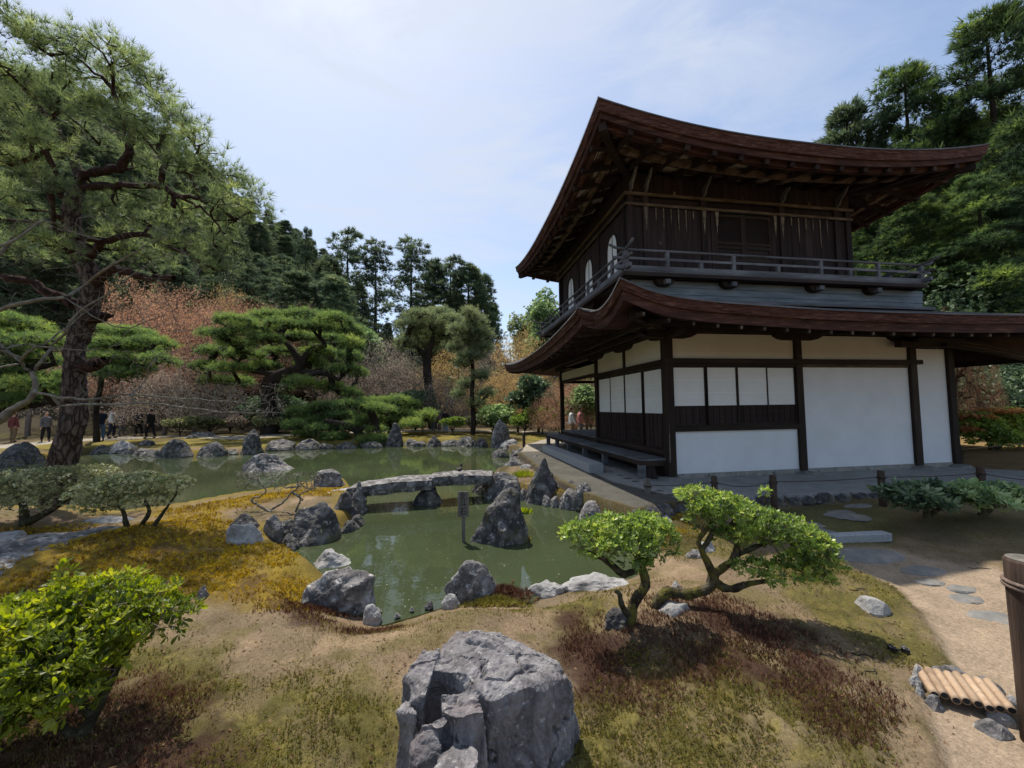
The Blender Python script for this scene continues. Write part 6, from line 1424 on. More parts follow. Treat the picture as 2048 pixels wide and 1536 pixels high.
# leafy foreground shrub lower left
shrub('leafy yellow-green azalea filling the lower left corner', gp(150, 1470),
      [(PD((150, 1500, 2.0), (200, 1400, 2.05), (235, 1330, 2.1), (262, 1285, 2.15), (270, 1240, 2.2)), rr_(2.1, 16, 13, 11, 9, 5)), (PD((180, 1430, 2.0), (130, 1340, 2.0), (90, 1280, 2.0)), rr_(2.1, 10, 8, 5)),
       (PD((160, 1480, 2.0), (40, 1400, 1.95), (-60, 1330, 1.9)), rr_(2.1, 12, 9, 5))],
      [(110, 1235, 2.15, 90, 50, .25), (190, 1205, 2.25, 95, 45, .28), (280, 1210, 2.25, 80, 42, .22), (340, 1235, 2.2, 50, 36, .15), (40, 1290, 2.0, 85, 60, .25), (120, 1310, 2.0, 90, 60, .25), (-60, 1320, 1.95, 90, 90, .25), (60, 1380, 1.9, 90, 40, .22), (170, 1360, 1.95, 45, 36, .14), (240, 1260, 2.15, 80, 30, .2),
       (125, 1165, 2.15, 12, 40, .04), (155, 1195, 2.15, 30, 24, .08), (20, 1240, 2.1, 60, 40, .15), (40, 1420, 1.85, 80, 40, .2), (-60, 1440, 1.8, 90, 60, .25), (150, 1400, 1.9, 50, 30, .14), (-80, 1500, 1.7, 90, 50, .2), (60, 1340, 1.95, 60, 40, .2), (210, 1320, 2.05, 40, 30, .12)],
      1950, 0.060, 'azalea_y', seed=23, ntw=300, cover=0.6, lo=0.4)
# two low azaleas before the pine
shrub('broad low azalea with dusty small leaves round the foot of the great pine', gp(40, 1045),
      [(PD((50, 1048, 5.6), (45, 1010, 5.6), (20, 985, 5.6)), rr_(5.6, 10, 8, 4)), (PD((55, 1045, 5.6), (110, 1015, 5.6), (150, 985, 5.6), (190, 960, 5.6)), rr_(5.6, 10, 8, 6, 3))],
      [(20, 975, 5.6, 80, 35, .5), (100, 960, 5.6, 80, 26, .5), (170, 950, 5.7, 60, 20, .4), (-70, 985, 5.5, 90, 40, .5), (60, 1000, 5.4, 70, 28, .4), (-150, 1000, 5.4, 80, 60, .5)],
      3400, 0.036, 'small_leaf', tmpl=ROS_S, seed=24, ntw=260, seg=0.12)
shrub('small many-stemmed azalea with dusty leaves standing on the moss', gp(272, 1085),
      [(PD((285, 1090, 5.1), (262, 1068, 5.1), (252, 1045, 5.1), (248, 1025, 5.1), (235, 1010, 5.1)), rr_(5.1, 9, 7, 6, 5, 3)), (PD((280, 1080, 5.1), (284, 1050, 5.1), (298, 1025, 5.1), (290, 1000, 5.1)), rr_(5.1, 7, 6, 5, 3)), (PD((310, 1085, 5.1), (308, 1055, 5.1), (330, 1020, 5.1), (352, 990, 5.1)), rr_(5.1, 8, 6, 4, 2))],
      [(215, 985, 5.1, 50, 34, .4), (270, 975, 5.1, 60, 30, .45), (330, 972, 5.1, 50, 20, .35), (300, 998, 5.0, 40, 16, .3), (200, 1005, 5.0, 36, 22, .3)],
      2300, 0.034, 'small_leaf', tmpl=ROS_S, seed=25, ntw=220, seg=0.12)
# bare little tree on the spit
T = empty('bare_plum', tuple(gp(540, 1040)), 'bare little tree with twisted pale branches on the mossy spit before the bridge', 'small tree')
S = Skel(); DB = 6.3
S.line(P_(DB, (536, 1045), (536, 1028), (540, 1020)), rr_(DB, 7, 6, 6), None, 3)
for q in [((538, 1022), (512, 1008), (505, 998), (530, 985), (520, 965), (505, 950)), ((540, 1020), (560, 1008), (585, 985), (600, 970), (592, 955)), ((585, 985), (605, 1000), (600, 990), (625, 978), (640, 965)), ((600, 972), (570, 975), (562, 965)), ((590, 1025), (598, 1010), (600, 1000))]:
    S.line(P_(DB, *q), [x*.6 for x in rr_(DB, *np.linspace(4.5, 1.2, len(q)))], 'near', 4, 0.01, rp)
S.grow([pd(rp.uniform(470, 645), 968+rp.uniform(-30, 8)+abs(rp.normal())*4, DB+rp.uniform(-.35, .35)) for _ in range(330)], seg=0.08, jit=0.3, R=rp)
link('branches', S.mesh(S.radii(0.0042, 0.28), 5, 0, True, MT['pale_bark'], 'branches', T.location), T)
# variegated evergreens to the right, below the terrace
def pyp(*a): return P_(*a)
shrub('dark glossy evergreen shrub in the shade in front of the terrace', gp(1850, 1030), [(P_(5.0, (1855, 1035), (1850, 1015), (1830, 995)), rr_(5, 8, 6, 4)), (P_(5.0, (1860, 1030), (1890, 1010), (1915, 995)), rr_(5, 6, 5, 3))],
      [(1815, 988, 5.1, 44, 18, .3), (1868, 990, 5.2, 34, 22, .3), (1840, 1006, 5.0, 46, 14, .3)], 360, 0.10, 'camellia', tmpl=t_rosette(6, 1, .4, lift=.35), cat='evergreen shrub', name='evergreen_shrub', seed=31, ntw=90, seg=0.12)
shrub('sunlit pale green evergreen shrub right of the dark glossy one', gp(1965, 1025), [(P_(5.0, (1965, 1030), (1960, 1010), (1940, 990)), rr_(5, 8, 6, 4)), (P_(5.0, (1968, 1028), (1995, 1008), (2020, 990)), rr_(5, 6, 5, 3))],
      [(1930, 985, 5.1, 42, 17, .3), (1985, 982, 5.2, 44, 18, .3), (1970, 1002, 5.0, 42, 12, .3), (2030, 995, 5.1, 34, 13, .2)], 380, 0.10, 'aucuba', tmpl=t_rosette(6, 1, .4, lift=.35), cat='evergreen shrub', name='evergreen_shrub', seed=32, ntw=90, seg=0.12)
# small seedling
shrub('thin single-stemmed seedling with one leafy tuft by the fence rope', gp(1531, 1028), [(P_(4.6, (1531, 1028), (1531, 1008), (1530, 992)), rr_(4.6, 2, 1.6, 1.2))], [(1529, 984, 4.6, 8, 4, .04)], 7, 0.09, 'azalea', cat='seedling', name='seedling', seed=33, ntw=3)
# ================================================================== BACKGROUND TREES
def at_ld(u, D):
    """ground point at photo column u and depth D"""
    q = pd(u, 800, D); return np.array([q[0], q[1], gh(q[0], q[1])])
# ---- cloud pruned pines on the far shore
def fpine(label, u, D, vb, trunk, trad_px, limbs, pads, ntw, L, m, seed, tp=4, **k):
    b = at_ld(trunk[0][0], D); T_ = [pd(a, c, D) for a, c in trunk]; T_[0][2] = b[2]-0.15
    lm = [([pd(*q) for q in pts], [x/FPX*D for x in r]) for pts, r in limbs]
    return pine(label, b, T_, [x/FPX*D for x in trad_px], lm, pads, ntw, tp, L, m, tmpl=TUFT_S, seed=seed, seg=0.5, rt=0.014, sub=5, amp=0.03, flare=0.1, lo=0.6, tn=12, branch='dark_bark', bark='dark_bark', jit=0.3, upd=0.75, **k)
D = 25
pd_ = []
R_ = np.random.RandomState(9)
for (u, v, ru) in [(470, 645, 42), (540, 636, 48), (610, 634, 46), (670, 642, 40), (505, 662, 40), (570, 652, 44), (640, 655, 44), (700, 665, 26), (440, 672, 34), (475, 690, 42), (535, 682, 40), (600, 676, 38), (655, 680, 40), (705, 690, 24),
                   (430, 706, 34), (490, 712, 44), (560, 706, 36), (640, 706, 40), (700, 716, 26), (415, 736, 24), (465, 740, 44), (530, 735, 30), (620, 730, 36), (690, 742, 32), (430, 764, 30), (480, 766, 24), (715, 748, 20), (600, 768, 34), (660, 775, 30), (560, 775, 26), (700, 790, 24)]:
    pd_.append((u, v, D+R_.uniform(-3.2, 2.6), ru*.85, 10, 1.1))
fpine('wide cloud-pruned pine with bright layered pads across the pond, centre of the far shore', 535, D, 860, [(537, 862), (537, 810), (535, 775), (560, 750), (600, 735), (585, 700), (560, 675)], [14, 12, 13, 11, 9, 6, 4],
      [([(600, 735, D), (620, 700, D), (650, 690, D), (630, 665, D)], [9, 7, 5, 3]), ([(560, 750, D), (500, 740, D), (460, 710, D)], [7, 5, 3]), ([(590, 745, D), (640, 745, D-1), (680, 760, D-1)], [6, 5, 3])], pd_, 6800, 0.21, 'needles_bright', 51)
D = 21
pd_ = [(u, v, D+R_.uniform(-1.6, 1.8), ru*.8, 9, .8) for (u, v, ru) in [(600, 826, 34), (650, 815, 40), (700, 812, 40), (740, 818, 34), (620, 842, 36), (680, 832, 44), (740, 840, 34), (590, 852, 24), (640, 860, 34), (700, 856, 36), (755, 862, 24), (670, 875, 34), (735, 880, 30), (610, 868, 24), (760, 880, 16)]]
fpine('low spreading pine reaching over the water, centre of the far shore', 640, D, 885, [(720, 885), (715, 862), (690, 850), (650, 842)], [10, 8, 7, 4], [([(715, 862, D), (745, 850, D), (760, 855, D)], [5, 4, 2])], pd_, 3600, 0.16, 'needles_bright', 52)
D = 23.5
pd_ = [(u, v, D+R_.uniform(-1.2, 1.2), ru, 10, 0.9) for (u, v, ru) in [(745, 806, 34), (790, 804, 34), (820, 812, 24), (760, 822, 36), (805, 828, 28), (840, 836, 24), (780, 842, 34), (825, 850, 24), (858, 832, 14)]]
fpine('low rounded pine behind the end of the spreading one', 790, D, 872, [(782, 872), (780, 850), (775, 835)], [8, 7, 4], [], pd_, 1800, 0.17, 'needles_bright', 53)
D = 29
pd_ = [(u, v, D+R_.uniform(-1.8, 1.8), ru, 12, 1.4) for (u, v, ru) in [(840, 636, 32), (880, 632, 32), (905, 645, 24), (820, 655, 28), (860, 655, 36), (900, 668, 26), (835, 676, 34), (880, 684, 28), (810, 690, 20), (850, 695, 30)]]
fpine('tall pine with a flat grey-green head on a dark bare trunk across the pond', 855, D, 865, [(866, 868), (862, 820), (856, 760), (854, 715), (862, 690), (868, 665)], [9, 9, 9, 8, 6, 3], [([(854, 715, D), (830, 690, D), (815, 675, D)], [5, 4, 2])], pd_, 2400, 0.22, 'needles_grey', 54)
D = 22.5
pd_ = [(u, v, D+R_.uniform(-1.2, 1.2), ru, rv, 0.9) for (u, v, ru, rv) in [(940, 634, 15, 12), (950, 650, 26, 12), (920, 665, 24, 12), (960, 672, 24, 13), (935, 688, 28, 12), (910, 700, 16, 10), (965, 700, 18, 12), (940, 715, 24, 10), (925, 730, 16, 9), (960, 755, 20, 9), (930, 770, 16, 8), (975, 790, 18, 8), (915, 790, 14, 8), (955, 810, 18, 8)]]
fpine('slender young pine with an open pale crown on the mossy far shore', 945, D, 868, [(945, 870), (947, 830), (944, 790), (946, 740), (938, 690), (940, 650)], [5, 5, 4.5, 4, 3, 2], [], pd_, 1300, 0.22, 'needles_grey', 55)
D = 21.0
pd_ = [(u, v, D+R_.uniform(-1.4, 1.4), ru, 14, 1.1) for (u, v, ru) in [(215, 668, 36), (270, 672, 36), (310, 690, 24), (230, 692, 36), (285, 706, 34), (320, 725, 16), (220, 722, 34), (270, 738, 30), (200, 700, 30), (240, 752, 30)]]
fpine('mid-sized pine with bright pads just right of the great pine trunk', 215, D, 862, [(195, 868), (192, 820), (200, 780), (205, 750), (225, 715), (240, 690)], [5, 4.5, 4.5, 4, 3, 2], [([(205, 748, D), (255, 740, D), (280, 725, D)], [6, 4, 2])], pd_, 2000, 0.19, 'needles_bright', 56)
D = 15.5
pd_ = [(u, v, D+R_.uniform(-1.4, 1.4), ru, 15, 1.1) for (u, v, ru) in [(-20, 640, 44), (40, 660, 40), (90, 690, 34), (-30, 690, 44), (30, 705, 40), (80, 725, 30), (-40, 745, 44), (20, 770, 40), (80, 775, 36), (110, 800, 24), (60, 800, 40), (-10, 810, 44), (-90, 720, 44), (100, 760, 20)]]
fpine('bushy green pine behind the trunk of the great pine at the far left', -30, D, 862, [(-40, 872), (-38, 820), (-10, 775), (20, 745), (70, 735), (110, 728)], [14, 13, 12, 10, 8, 4], [([(-38, 820, D), (-60, 740, D), (-20, 690, D)], [8, 6, 3]), ([(-20, 825, D), (60, 812, D), (125, 805, D)], [8, 6, 3])], pd_, 2600, 0.19, 'needles_bright', 57)

# ---- conifers: shared crown meshes
def cedar_meshes(h, r, seed, n, card, m, crown0=0.18, ragged=0.35, rnd=0.0, per=14, tm=None, clump=0.55, droop=0.35):
    """boughs in whorls; every bough ends in feathery clumps, light at the tips"""
    R = np.random.RandomState(seed); tvf = tm or t_tuft(5, 1.0, 0.20, 1.0, R); nc = int(n/per)
    z = crown0+(0.985-crown0)*R.rand(nc)**0.9; az = R.uniform(0, 6.283, nc)
    prof = np.clip((1-z)**(0.60-.28*rnd)+0.03+.05*rnd, 0, 1)*(0.6+0.4*np.clip((z-crown0)/0.1, 0, 1))
    bough = 1+ragged*np.sin(az*2+z*19+seed)*0.6+ragged*fbm(np.stack([np.cos(az)*1.5, np.sin(az)*1.5, z*9+seed], -1), 2, seed)*0.9
    rb = r*prof*np.clip(bough, .25, 1.5); t = R.uniform(0.45, 1.0, nc)**.7
    C = np.stack([np.cos(az)*rb*t, np.sin(az)*rb*t, z*h+0.25*rb*t-droop*rb*t*t], -1)
    d = rdirs(nc*per, R).reshape(nc, per, 3); d[..., 2] = d[..., 2]*0.7+0.25; rc = clump*(0.6+0.8*R.rand(nc))*(0.45+0.55*(1-z)**.4)
    pos = C[:, None]+d*(rc[:, None]*R.uniform(.4, 1.0, (nc, per)))[..., None]*np.array([1, 1, .75])
    out = np.stack([np.cos(az), np.sin(az), np.full(nc, .5)], -1)[:, None]*0.7+d*0.9
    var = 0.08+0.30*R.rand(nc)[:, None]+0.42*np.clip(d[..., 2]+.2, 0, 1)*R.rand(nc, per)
    pos = pos.reshape(-1, 3); k = len(pos)
    me = leaves_mesh('crown', [(tvf, pos, out.reshape(-1, 3)+R.normal(size=(k, 3))*.25, R.uniform(.6, 1.25, k)*card, var.ravel(), 0)], [m])
    S = Skel(); S.line([(0, 0, 0), (0, 0, h*0.5), (0, 0, h*0.99)], [r*0.075, r*0.05, r*0.008], None, 8); S.grow(C[:260], seg=1.2, jit=0.12, R=R)
    return S.mesh(S.radii(0.016*h/18, 0.42), 5, 0, True, MT['dark_bark'], 'trunk'), me
def conifer(meshes, x, y, z, s, label, cat='cedar tree', group=None, rz=0, name='cedar_tree', squash=1.0):
    T = empty(name, (x, y, z), label, cat, group, rz); T.scale = (s*squash, s*squash, s)
    link('trunk', meshes[0], T); link('crown', meshes[1], T); return T
CV = [cedar_meshes(20, 3.6, 61+i, 4600, 0.50, MT['cedar'], crown0=0.10, clump=0.8) for i in range(3)]
CO = [cedar_meshes(20, 3.6, 71+i, 3400, 0.42, MT['cedar'], crown0=0.16, ragged=0.9, rnd=.5, clump=0.62) for i in range(3)]      # open, see-through tops
NV = [cedar_meshes(20, 3.9, 81+i, 11000, 0.36, MT['cedar_light'], crown0=0.05, ragged=0.7, rnd=.25, per=22, clump=0.72, tm=t_tuft(7, 1, .13, 1.0)) for i in range(3)]   # nearer, finer
def put(meshes, u, D, vtop, label, squash=1.0, h0=20, **k):
    b = at_ld(u, D); z1 = pd(u, vtop, D)[2]; s = (z1-b[2])/h0
    return conifer(meshes, b[0], b[1], b[2]-0.2, s, label, rz=k.pop('rz', R_.uniform(0, 6.28)), squash=squash, **k)
g_ = 'tall cedars beyond the garden'
for i, (u, D, vt, mm, sq, lb) in enumerate([(692, 46, 447, CO[0], 1.15, 'tall cedar with a pointed open top, leftmost of the row on the skyline'), (750, 48, 466, CO[1], 1.05, 'slim ragged cedar with a sparse top, second from the left on the skyline'),
        (822, 46, 462, CO[1], 1.15, 'tall sparse cedar with a rounded tuft top standing apart on the skyline'), (866, 50, 512, CV[0], 1.2, 'cedar at the left side of the dense skyline clump'), (902, 50, 503, CO[0], 1.2, 'thin-topped cedar in the middle of the skyline clump'),
        (938, 50, 520, CV[1], 1.35, 'dense rounded cedar right of the thin-topped one in the clump'), (970, 53, 540, CV[2], 1.1, 'narrow dark cedar closing the clump on the right'), (985, 55, 600, CV[0], .9, 'short dark cedar at the right foot of the skyline clump'),
        (715, 50, 560, CV[0], 1.0, 'dark cedar filling the foot of the skyline row on the left'), (775, 50, 640, CV[2], .8, 'dark cedar filling the gap below the sparse pair'), (655, 47, 510, CV[1], 1.4, 'dark full cedar at the end of the hillside forest'), (862, 52, 600, CV[1], 1.0, 'lower dark cedar behind the flat-headed pine'), (905, 54, 575, CV[0], 1.5, 'lower dark cedar behind the slender young pine')]):
    put(mm, u, D, vt, lb, sq, group=g_)
# hillside forest
hl = 'dark forest cedar standing among many on the wooded hillside'
R_ = np.random.RandomState(19)
def sil(u): return float(np.interp(u, [-500, -200, 0, 150, 300, 430, 548, 600, 650, 690], [-60, 20, 95, 130, 215, 330, 420, 462, 500, 560]))
cnt = 0
for D_ in (36, 42, 49, 57, 66, 78, 92, 108):
    u = -420+R_.uniform(0, 60)
    while u < 690:
        q = at_ld(u, D_); vt = sil(u); 
        h = R_.uniform(10, 14); top = q[2]+h; vtop_nat = 815-(top-CAMP[2])/D_*FPX+ (1024-u)*0.013
        if vtop_nat < vt-6: h = max(3.0, (pd(u, vt+R_.uniform(0, 25), D_)[2]-q[2]))
        if vtop_nat > vt-400 and h > 3.5:
            mm = (CV+CV+CO)[R_.randint(8)]; conifer(mm, q[0], q[1], q[2]-0.3, h/20*1.0, hl, group='cedars of the hillside forest', rz=R_.uniform(0, 6.28), squash=R_.uniform(1.3, 1.9)); cnt += 1
        u += R_.uniform(0.8, 1.25)*3.6/D_*FPX
    if cnt > 285: break
put(CO[0], 606, 44, 443, 'lone flat-topped tree poking above the hillside outline', 0.5, group=None)
# ---- right side: nearer green cedars behind the pavilion
g_ = 'cedars behind the pavilion'
for i, (u, D, vt, mm, sq, lb) in enumerate([(1728, 30, 178, CV[0], 1.0, 'reddish dark tree with a rounded top just above the upper roof edge'), (1855, 27, 88, NV[0], .9, 'tall pointed green cedar rising right of the upper roof'), (2035, 24, -30, NV[1], 1.0, 'tallest green cedar cut by the right edge of the picture'),
        (1800, 29, 240, NV[2], 1.0, 'green cedar behind the right tip of the upper roof'), (1935, 26, 190, NV[2], 1.05, 'full green cedar between the two tallest ones on the right'), (1770, 24, 400, NV[0], 1.2, 'low bright cedar seen between the two roofs'), (1850, 22, 380, NV[1], 1.3, 'broad cedar right of the balcony'),
        (1990, 20, 330, NV[0], 1.3, 'near dark green cedar at the right edge above the lower roof'), (1920, 21, 460, NV[2], 1.5, 'bushy low cedar above the right end of the lower roof'), (2110, 20, 200, NV[2], 1.2, 'cedar just outside the right edge'), (2180, 24, 60, NV[1], 1.2, 'cedar farther outside the right edge'),
        (1680, 34, 330, CV[1], 1.2, 'dark cedar hidden behind the upper roof'), (1900, 33, 260, CV[2], 1.4, 'dark cedar filling the gap behind the bright ones'), (2020, 32, 200, CV[0], 1.4, 'dark cedar behind the tallest one on the right'), (1800, 34, 380, CV[2], 1.4, 'dark cedar low behind the balcony end')]):
    put(mm, u, D, vt, lb, sq, group=g_)
# wood behind everything: closes the view low down (nobody could count it)
R_ = np.random.RandomState(29)
def thicket(label, spots, n, card, m, name='thicket'):
    pos = []; var = []
    for (u, D, v0, v1, ru, rd) in spots:
        b = at_ld(u, D); z0 = b[2]; z1 = pd(u, v0, D)[2]; k = int(n*ru); q = R_.normal(size=(k, 3)); q /= np.linalg.norm(q, axis=1, keepdims=True); q *= (0.35+0.65*R_.rand(k)**.5)[:, None]
        c = np.array([b[0], b[1], (z0+z1)/2]); rr3 = np.array([ru/FPX*D, rd, (z1-z0)/2+0.3]); p = c+(q*rr3*(1+0.25*fbm(q*3+u, 2, 5))[:, None])@AXES; pos.append(p); var.append(0.15+0.5*(q[:, 2]*0.5+0.5)*R_.rand(k)+0.1)
    pos = np.concatenate(pos); n_ = len(pos); c0 = pos.mean(0)
    o = link(name, leaves_mesh(name, [(t_leaf(3, 1, .55, spread=1.5), pos, R_.normal(size=(n_, 3))+np.array([0, 0, .6]), R_.uniform(.6, 1.2, n_)*card, np.concatenate(var), 0)], [m], c0), None, tuple(c0)); tag(o, label, None, None, 'stuff'); return o
thicket('dark evergreen wood closing the view behind the far shore', [(u, 40+R_.uniform(-2, 2), R_.uniform(690, 740), 860, 60, 2.0) for u in range(-300, 1200, 55)], 16, 0.42, MT['camellia'], 'far_wood')
thicket('dark evergreen wood behind the garden on the right', [(u, 20+R_.uniform(-1.5, 1.5), R_.uniform(560, 640), 860, 90, 1.6) for u in range(1650, 2500, 70)], 16, 0.26, MT['camellia'], 'right_wood')

# ---- leafless maples with coloured buds: three shared kinds
def maple_meshes(seed, budm, twm, r=4.0, h=5.5, nt=1100, nb=14000, bs=0.075, flat=0.75):
    R = np.random.RandomState(seed); S = Skel(); S.line([(0, 0, -0.3), (0.1, 0, 0.8), (-0.05, 0.1, 1.5)], [0.2, 0.17, 0.15], None, 4)
    for k in range(6):
        a = k*1.047+R.uniform(-.3, .3); l = r*R.uniform(.45, .7); S.line([(-0.05, 0.1, 1.3), (math.cos(a)*l*.45, math.sin(a)*l*.45, 1.5+h*.2), (math.cos(a)*l, math.sin(a)*l, h*R.uniform(.45, .62))], [0.12, 0.08, 0.045], 'near', 4, .05, R)
    n0 = len(S.p); d = rdirs(nt, R); d[:, 2] = np.abs(d[:, 2]); q = d*(0.55+0.45*R.rand(nt)**.5)[:, None]*np.array([r, r, h*flat])*(1+0.18*fbm(d*2.3, 2, seed))[:, None]; q[:, 2] += h*(1-flat)*0.8
    S.grow(q, seg=0.55, jit=0.22, R=R); tm = S.mesh(S.radii(0.011, 0.46), 4, 0, True, MT[twm], 'trunk')
    idx = R.randint(0, nt, nb); pos = q[idx]+R.normal(size=(nb, 3))*0.17
    me = leaves_mesh('crown', [(t_tuft(3, 1.0, 0.16, 1.0, R), pos, R.normal(size=(nb, 3))*.7+np.array([0, 0, .8]), R.uniform(.6, 1.4, nb)*bs*1.5, R.uniform(.1, .8, nb), 0)], [MT[budm]])
    return tm, me
MR = [maple_meshes(91, 'buds_red', 'twig', nb=40000, bs=.045), maple_meshes(92, 'buds_red', 'twig', nb=40000, bs=.045)]; MO = [maple_meshes(93, 'buds_orange', 'twig')]; MG = [maple_meshes(94, 'buds_grey', 'twig_grey', nb=7000), maple_meshes(95, 'buds_grey', 'twig_grey', nb=8000)]
def putm(mm, u, D, vt, lb, wpx, group, h0=5.5, cat='maple tree', lift=0):
    b = at_ld(u, D); z1 = pd(u, vt, D)[2]; s = (z1-b[2])/h0*0.97; w = wpx/FPX*D/8.0
    T = empty('maple_tree', (b[0], b[1], b[2]-0.1), lb, cat, group, R_.uniform(0, 6.28)); T.scale = (w, w, s); link('trunk', mm[0], T); link('crown', mm[1], T); return T
g_ = 'budding maples round the garden'
for (u, D, vt, mm, w, lb) in [(330, 31, 552, MR[0], 330, 'large domed red-brown budding maple behind the mid-sized pine'), (470, 33, 572, MR[1], 300, 'red-brown budding maple above the left of the wide pine'), (575, 34, 596, MR[0], 190, 'small red-brown maple at the right end of the red row'),
        (455, 36, 563, MO[0], 150, 'maple with a yellow-orange crest behind the red ones'), (250, 30, 600, MR[1], 200, 'reddish maple partly hidden by the great pine trunk'), (390, 27, 690, MG[0], 190, 'bare grey-brown tree left of the wide pine'), (330, 25, 730, MG[1], 180, 'low bare grey shrub-like tree behind the pale boughs'),
        (770, 32, 660, MG[0], 170, 'mauve-grey bare tree right of the wide pine'), (800, 30, 700, MG[1], 170, 'lower bare brown tree behind the low rounded pine'), (905, 33, 690, MO[0], 170, 'brown-orange maple behind the slender young pine'), (990, 33, 676, MG[1], 150, 'bare twiggy tree left of the pavilion eave'),
        (1045, 31, 662, MO[0], 150, 'orange-leaved maple touching the lower eave tip'), (1110, 36, 600, MO[0], 160, 'tall orange maple behind the balcony corner'), (1010, 27, 735, MO[0], 110, 'small orange-brown maple on the moss beside the eave tip'), (1150, 21, 752, MR[0], 170, 'red-brown maple seen under the pavilion eave'), (1060, 26, 745, MO[0], 100, 'orange maple seen left of the porch post'),
        (880, 27, 740, MG[0], 130, 'bare tree with many fine boughs behind the standing visitor'), (700, 30, 710, MG[1], 150, 'bare tree behind the right side of the wide pine'), (60, 24, 640, MG[0], 220, 'grey twiggy tree behind the bushy pine at far left'), (1985, 17, 690, MG[1], 200, 'bare twiggy tree under the right end of the lower roof'), (1900, 12.5, 600, MR[1], 130, 'pink-brown twiggy tree top showing over the lower roof')]:
    putm(mm, u, D, vt, lb, w, g_)
# ---- bamboo and light green trees between
def soft_tree(label, u, D, vt, wpx, m, seed, card=0.3, n=2600, cat='tree', name='broadleaf_tree', group=None, vb=None, tmpl=None, trunk=True, lo=0.3):
    R = np.random.RandomState(seed); b = at_ld(u, D); z1 = pd(u, vt, D)[2]; h = z1-b[2]; w = wpx/FPX*D/2
    T = empty(name, tuple(b), label, cat, group)
    z0 = b[2]+(h*0.3 if vb is None else (pd(u, vb, D)[2]-b[2]))
    es = []
    for k in range(9):
        a = R.uniform(0, 6.28); rr_k = R.uniform(0, .6); zc = z0+(z1-z0)*R.uniform(.25, .8); es.append((b[0]+math.cos(a)*w*rr_k, b[1]+math.sin(a)*w*rr_k, zc, w*R.uniform(.4, .55), w*R.uniform(.4, .55), (z1-z0)*R.uniform(.16, .22)))
    S = Skel(); S.line([(b[0], b[1], b[2]-.2), (b[0]+.05*w, b[1], b[2]+h*.3), (b[0]-.05*w, b[1], z0+(z1-z0)*.6)], [0.035*h**.9, 0.028*h**.9, 0.012*h], None, 4)
    tp, tn_, rad, _ = crown_pts(es, 160, R, lo=.2, world=True); S.grow(tp, seg=h/12, jit=.2, R=R)
    link('trunk', S.mesh(S.radii(0.0022*h, .48), 5, 0, True, MT['dark_bark'], 'trunk', b), T)
    pos, nn, rad, _ = crown_pts(es, n, R, lo=lo, world=True); var = R.uniform(.1, .55, n)+.25*(rad > .85)
    link('crown', leaves_mesh('crown', [(tmpl or LEAF3, pos, nn+np.array([0, 0, .4])+R.normal(size=(n, 3))*.4, R.uniform(.6, 1.2, n)*card, var, 0)], [MT[m]], b), T); return T
soft_tree('pale green feathery bamboo clump behind the balcony corner', 1090, 34, 560, 110, 'aucuba', 101, .32, 2600, 'bamboo', 'bamboo_clump', lo=.2)
soft_tree('light green tree top above the orange maples', 1060, 38, 612, 90, 'needles_grey', 102, .35, 2200)
soft_tree('small pale green tree between the wide pine and the grey one', 735, 34, 625, 110, 'aucuba', 103, .35, 1600)
soft_tree('glossy dark evergreen with bright leaf glints left of the porch post', 1075, 23, 750, 120, 'camellia', 104, .24, 2600, vb=850)
soft_tree('glossy camellia behind the porch seen under the eave', 1170, 20, 770, 110, 'aucuba', 105, .18, 2200, vb=850)
soft_tree('dark camellia with glossy leaves right of the pavilion', 1985, 14.5, 722, 240, 'camellia', 106, .16, 5200, vb=850)
soft_tree('dark evergreen behind the camellia at the right edge', 2090, 16, 690, 260, 'camellia', 107, .2, 3200, vb=850)
soft_tree('white-flecked evergreen behind the wide pine trunk', 555, 27, 775, 170, 'camellia', 108, .26, 2200, vb=850)
soft_tree('dark rounded evergreen behind the low rounded pine', 830, 27, 780, 90, 'camellia', 109, .24, 1600, vb=850)
soft_tree('light green evergreen left of the tall upright rock', 985, 24, 795, 110, 'aucuba', 110, .2, 1700, vb=850)
# ---- clipped shrubs on the far shore: shared meshes
def bush_meshes(seed, m, tm=LEAF3, n=1500, card=0.11):
    R = np.random.RandomState(seed); es = [(R.uniform(-.5, .5), R.uniform(-.4, .4), .62+R.uniform(-.05, .1), R.uniform(.4, .6), R.uniform(.35, .5), R.uniform(.16, .26)) for _ in range(6)]
    S = Skel(); S.line([(0, 0, -.1), (0.02, 0, .25)], [.035, .03], None, 2)
    for k in range(5): a = k*1.25; S.line([(0, 0, .12), (math.cos(a)*.2, math.sin(a)*.2, .4), (math.cos(a)*.45, math.sin(a)*.4, .6)], [.025, .02, .01], 'near', 3)
    tp, _, _, _ = crown_pts(es, 80, R, lo=.3, world=True); S.grow(tp, seg=.15, jit=.2, R=R); tr = S.mesh(S.radii(.004, .45), 4, 0, True, MT['dark_bark'], 'trunk')
    pos, nn, rad, _ = crown_pts(es, n, R, lo=.45, world=True)
    return tr, leaves_mesh('crown', [(tm, pos, nn+np.array([0, 0, .4])+R.normal(size=(n, 3))*.3, R.uniform(.6, 1.2, n)*card, R.uniform(.1, .55, n)+.25*(rad > .85), 0)], [MT[m]])
BU = [bush_meshes(111, 'small_leaf'), bush_meshes(112, 'small_leaf'), bush_meshes(113, 'azalea'), bush_meshes(114, 'buds_grey', n=900)]
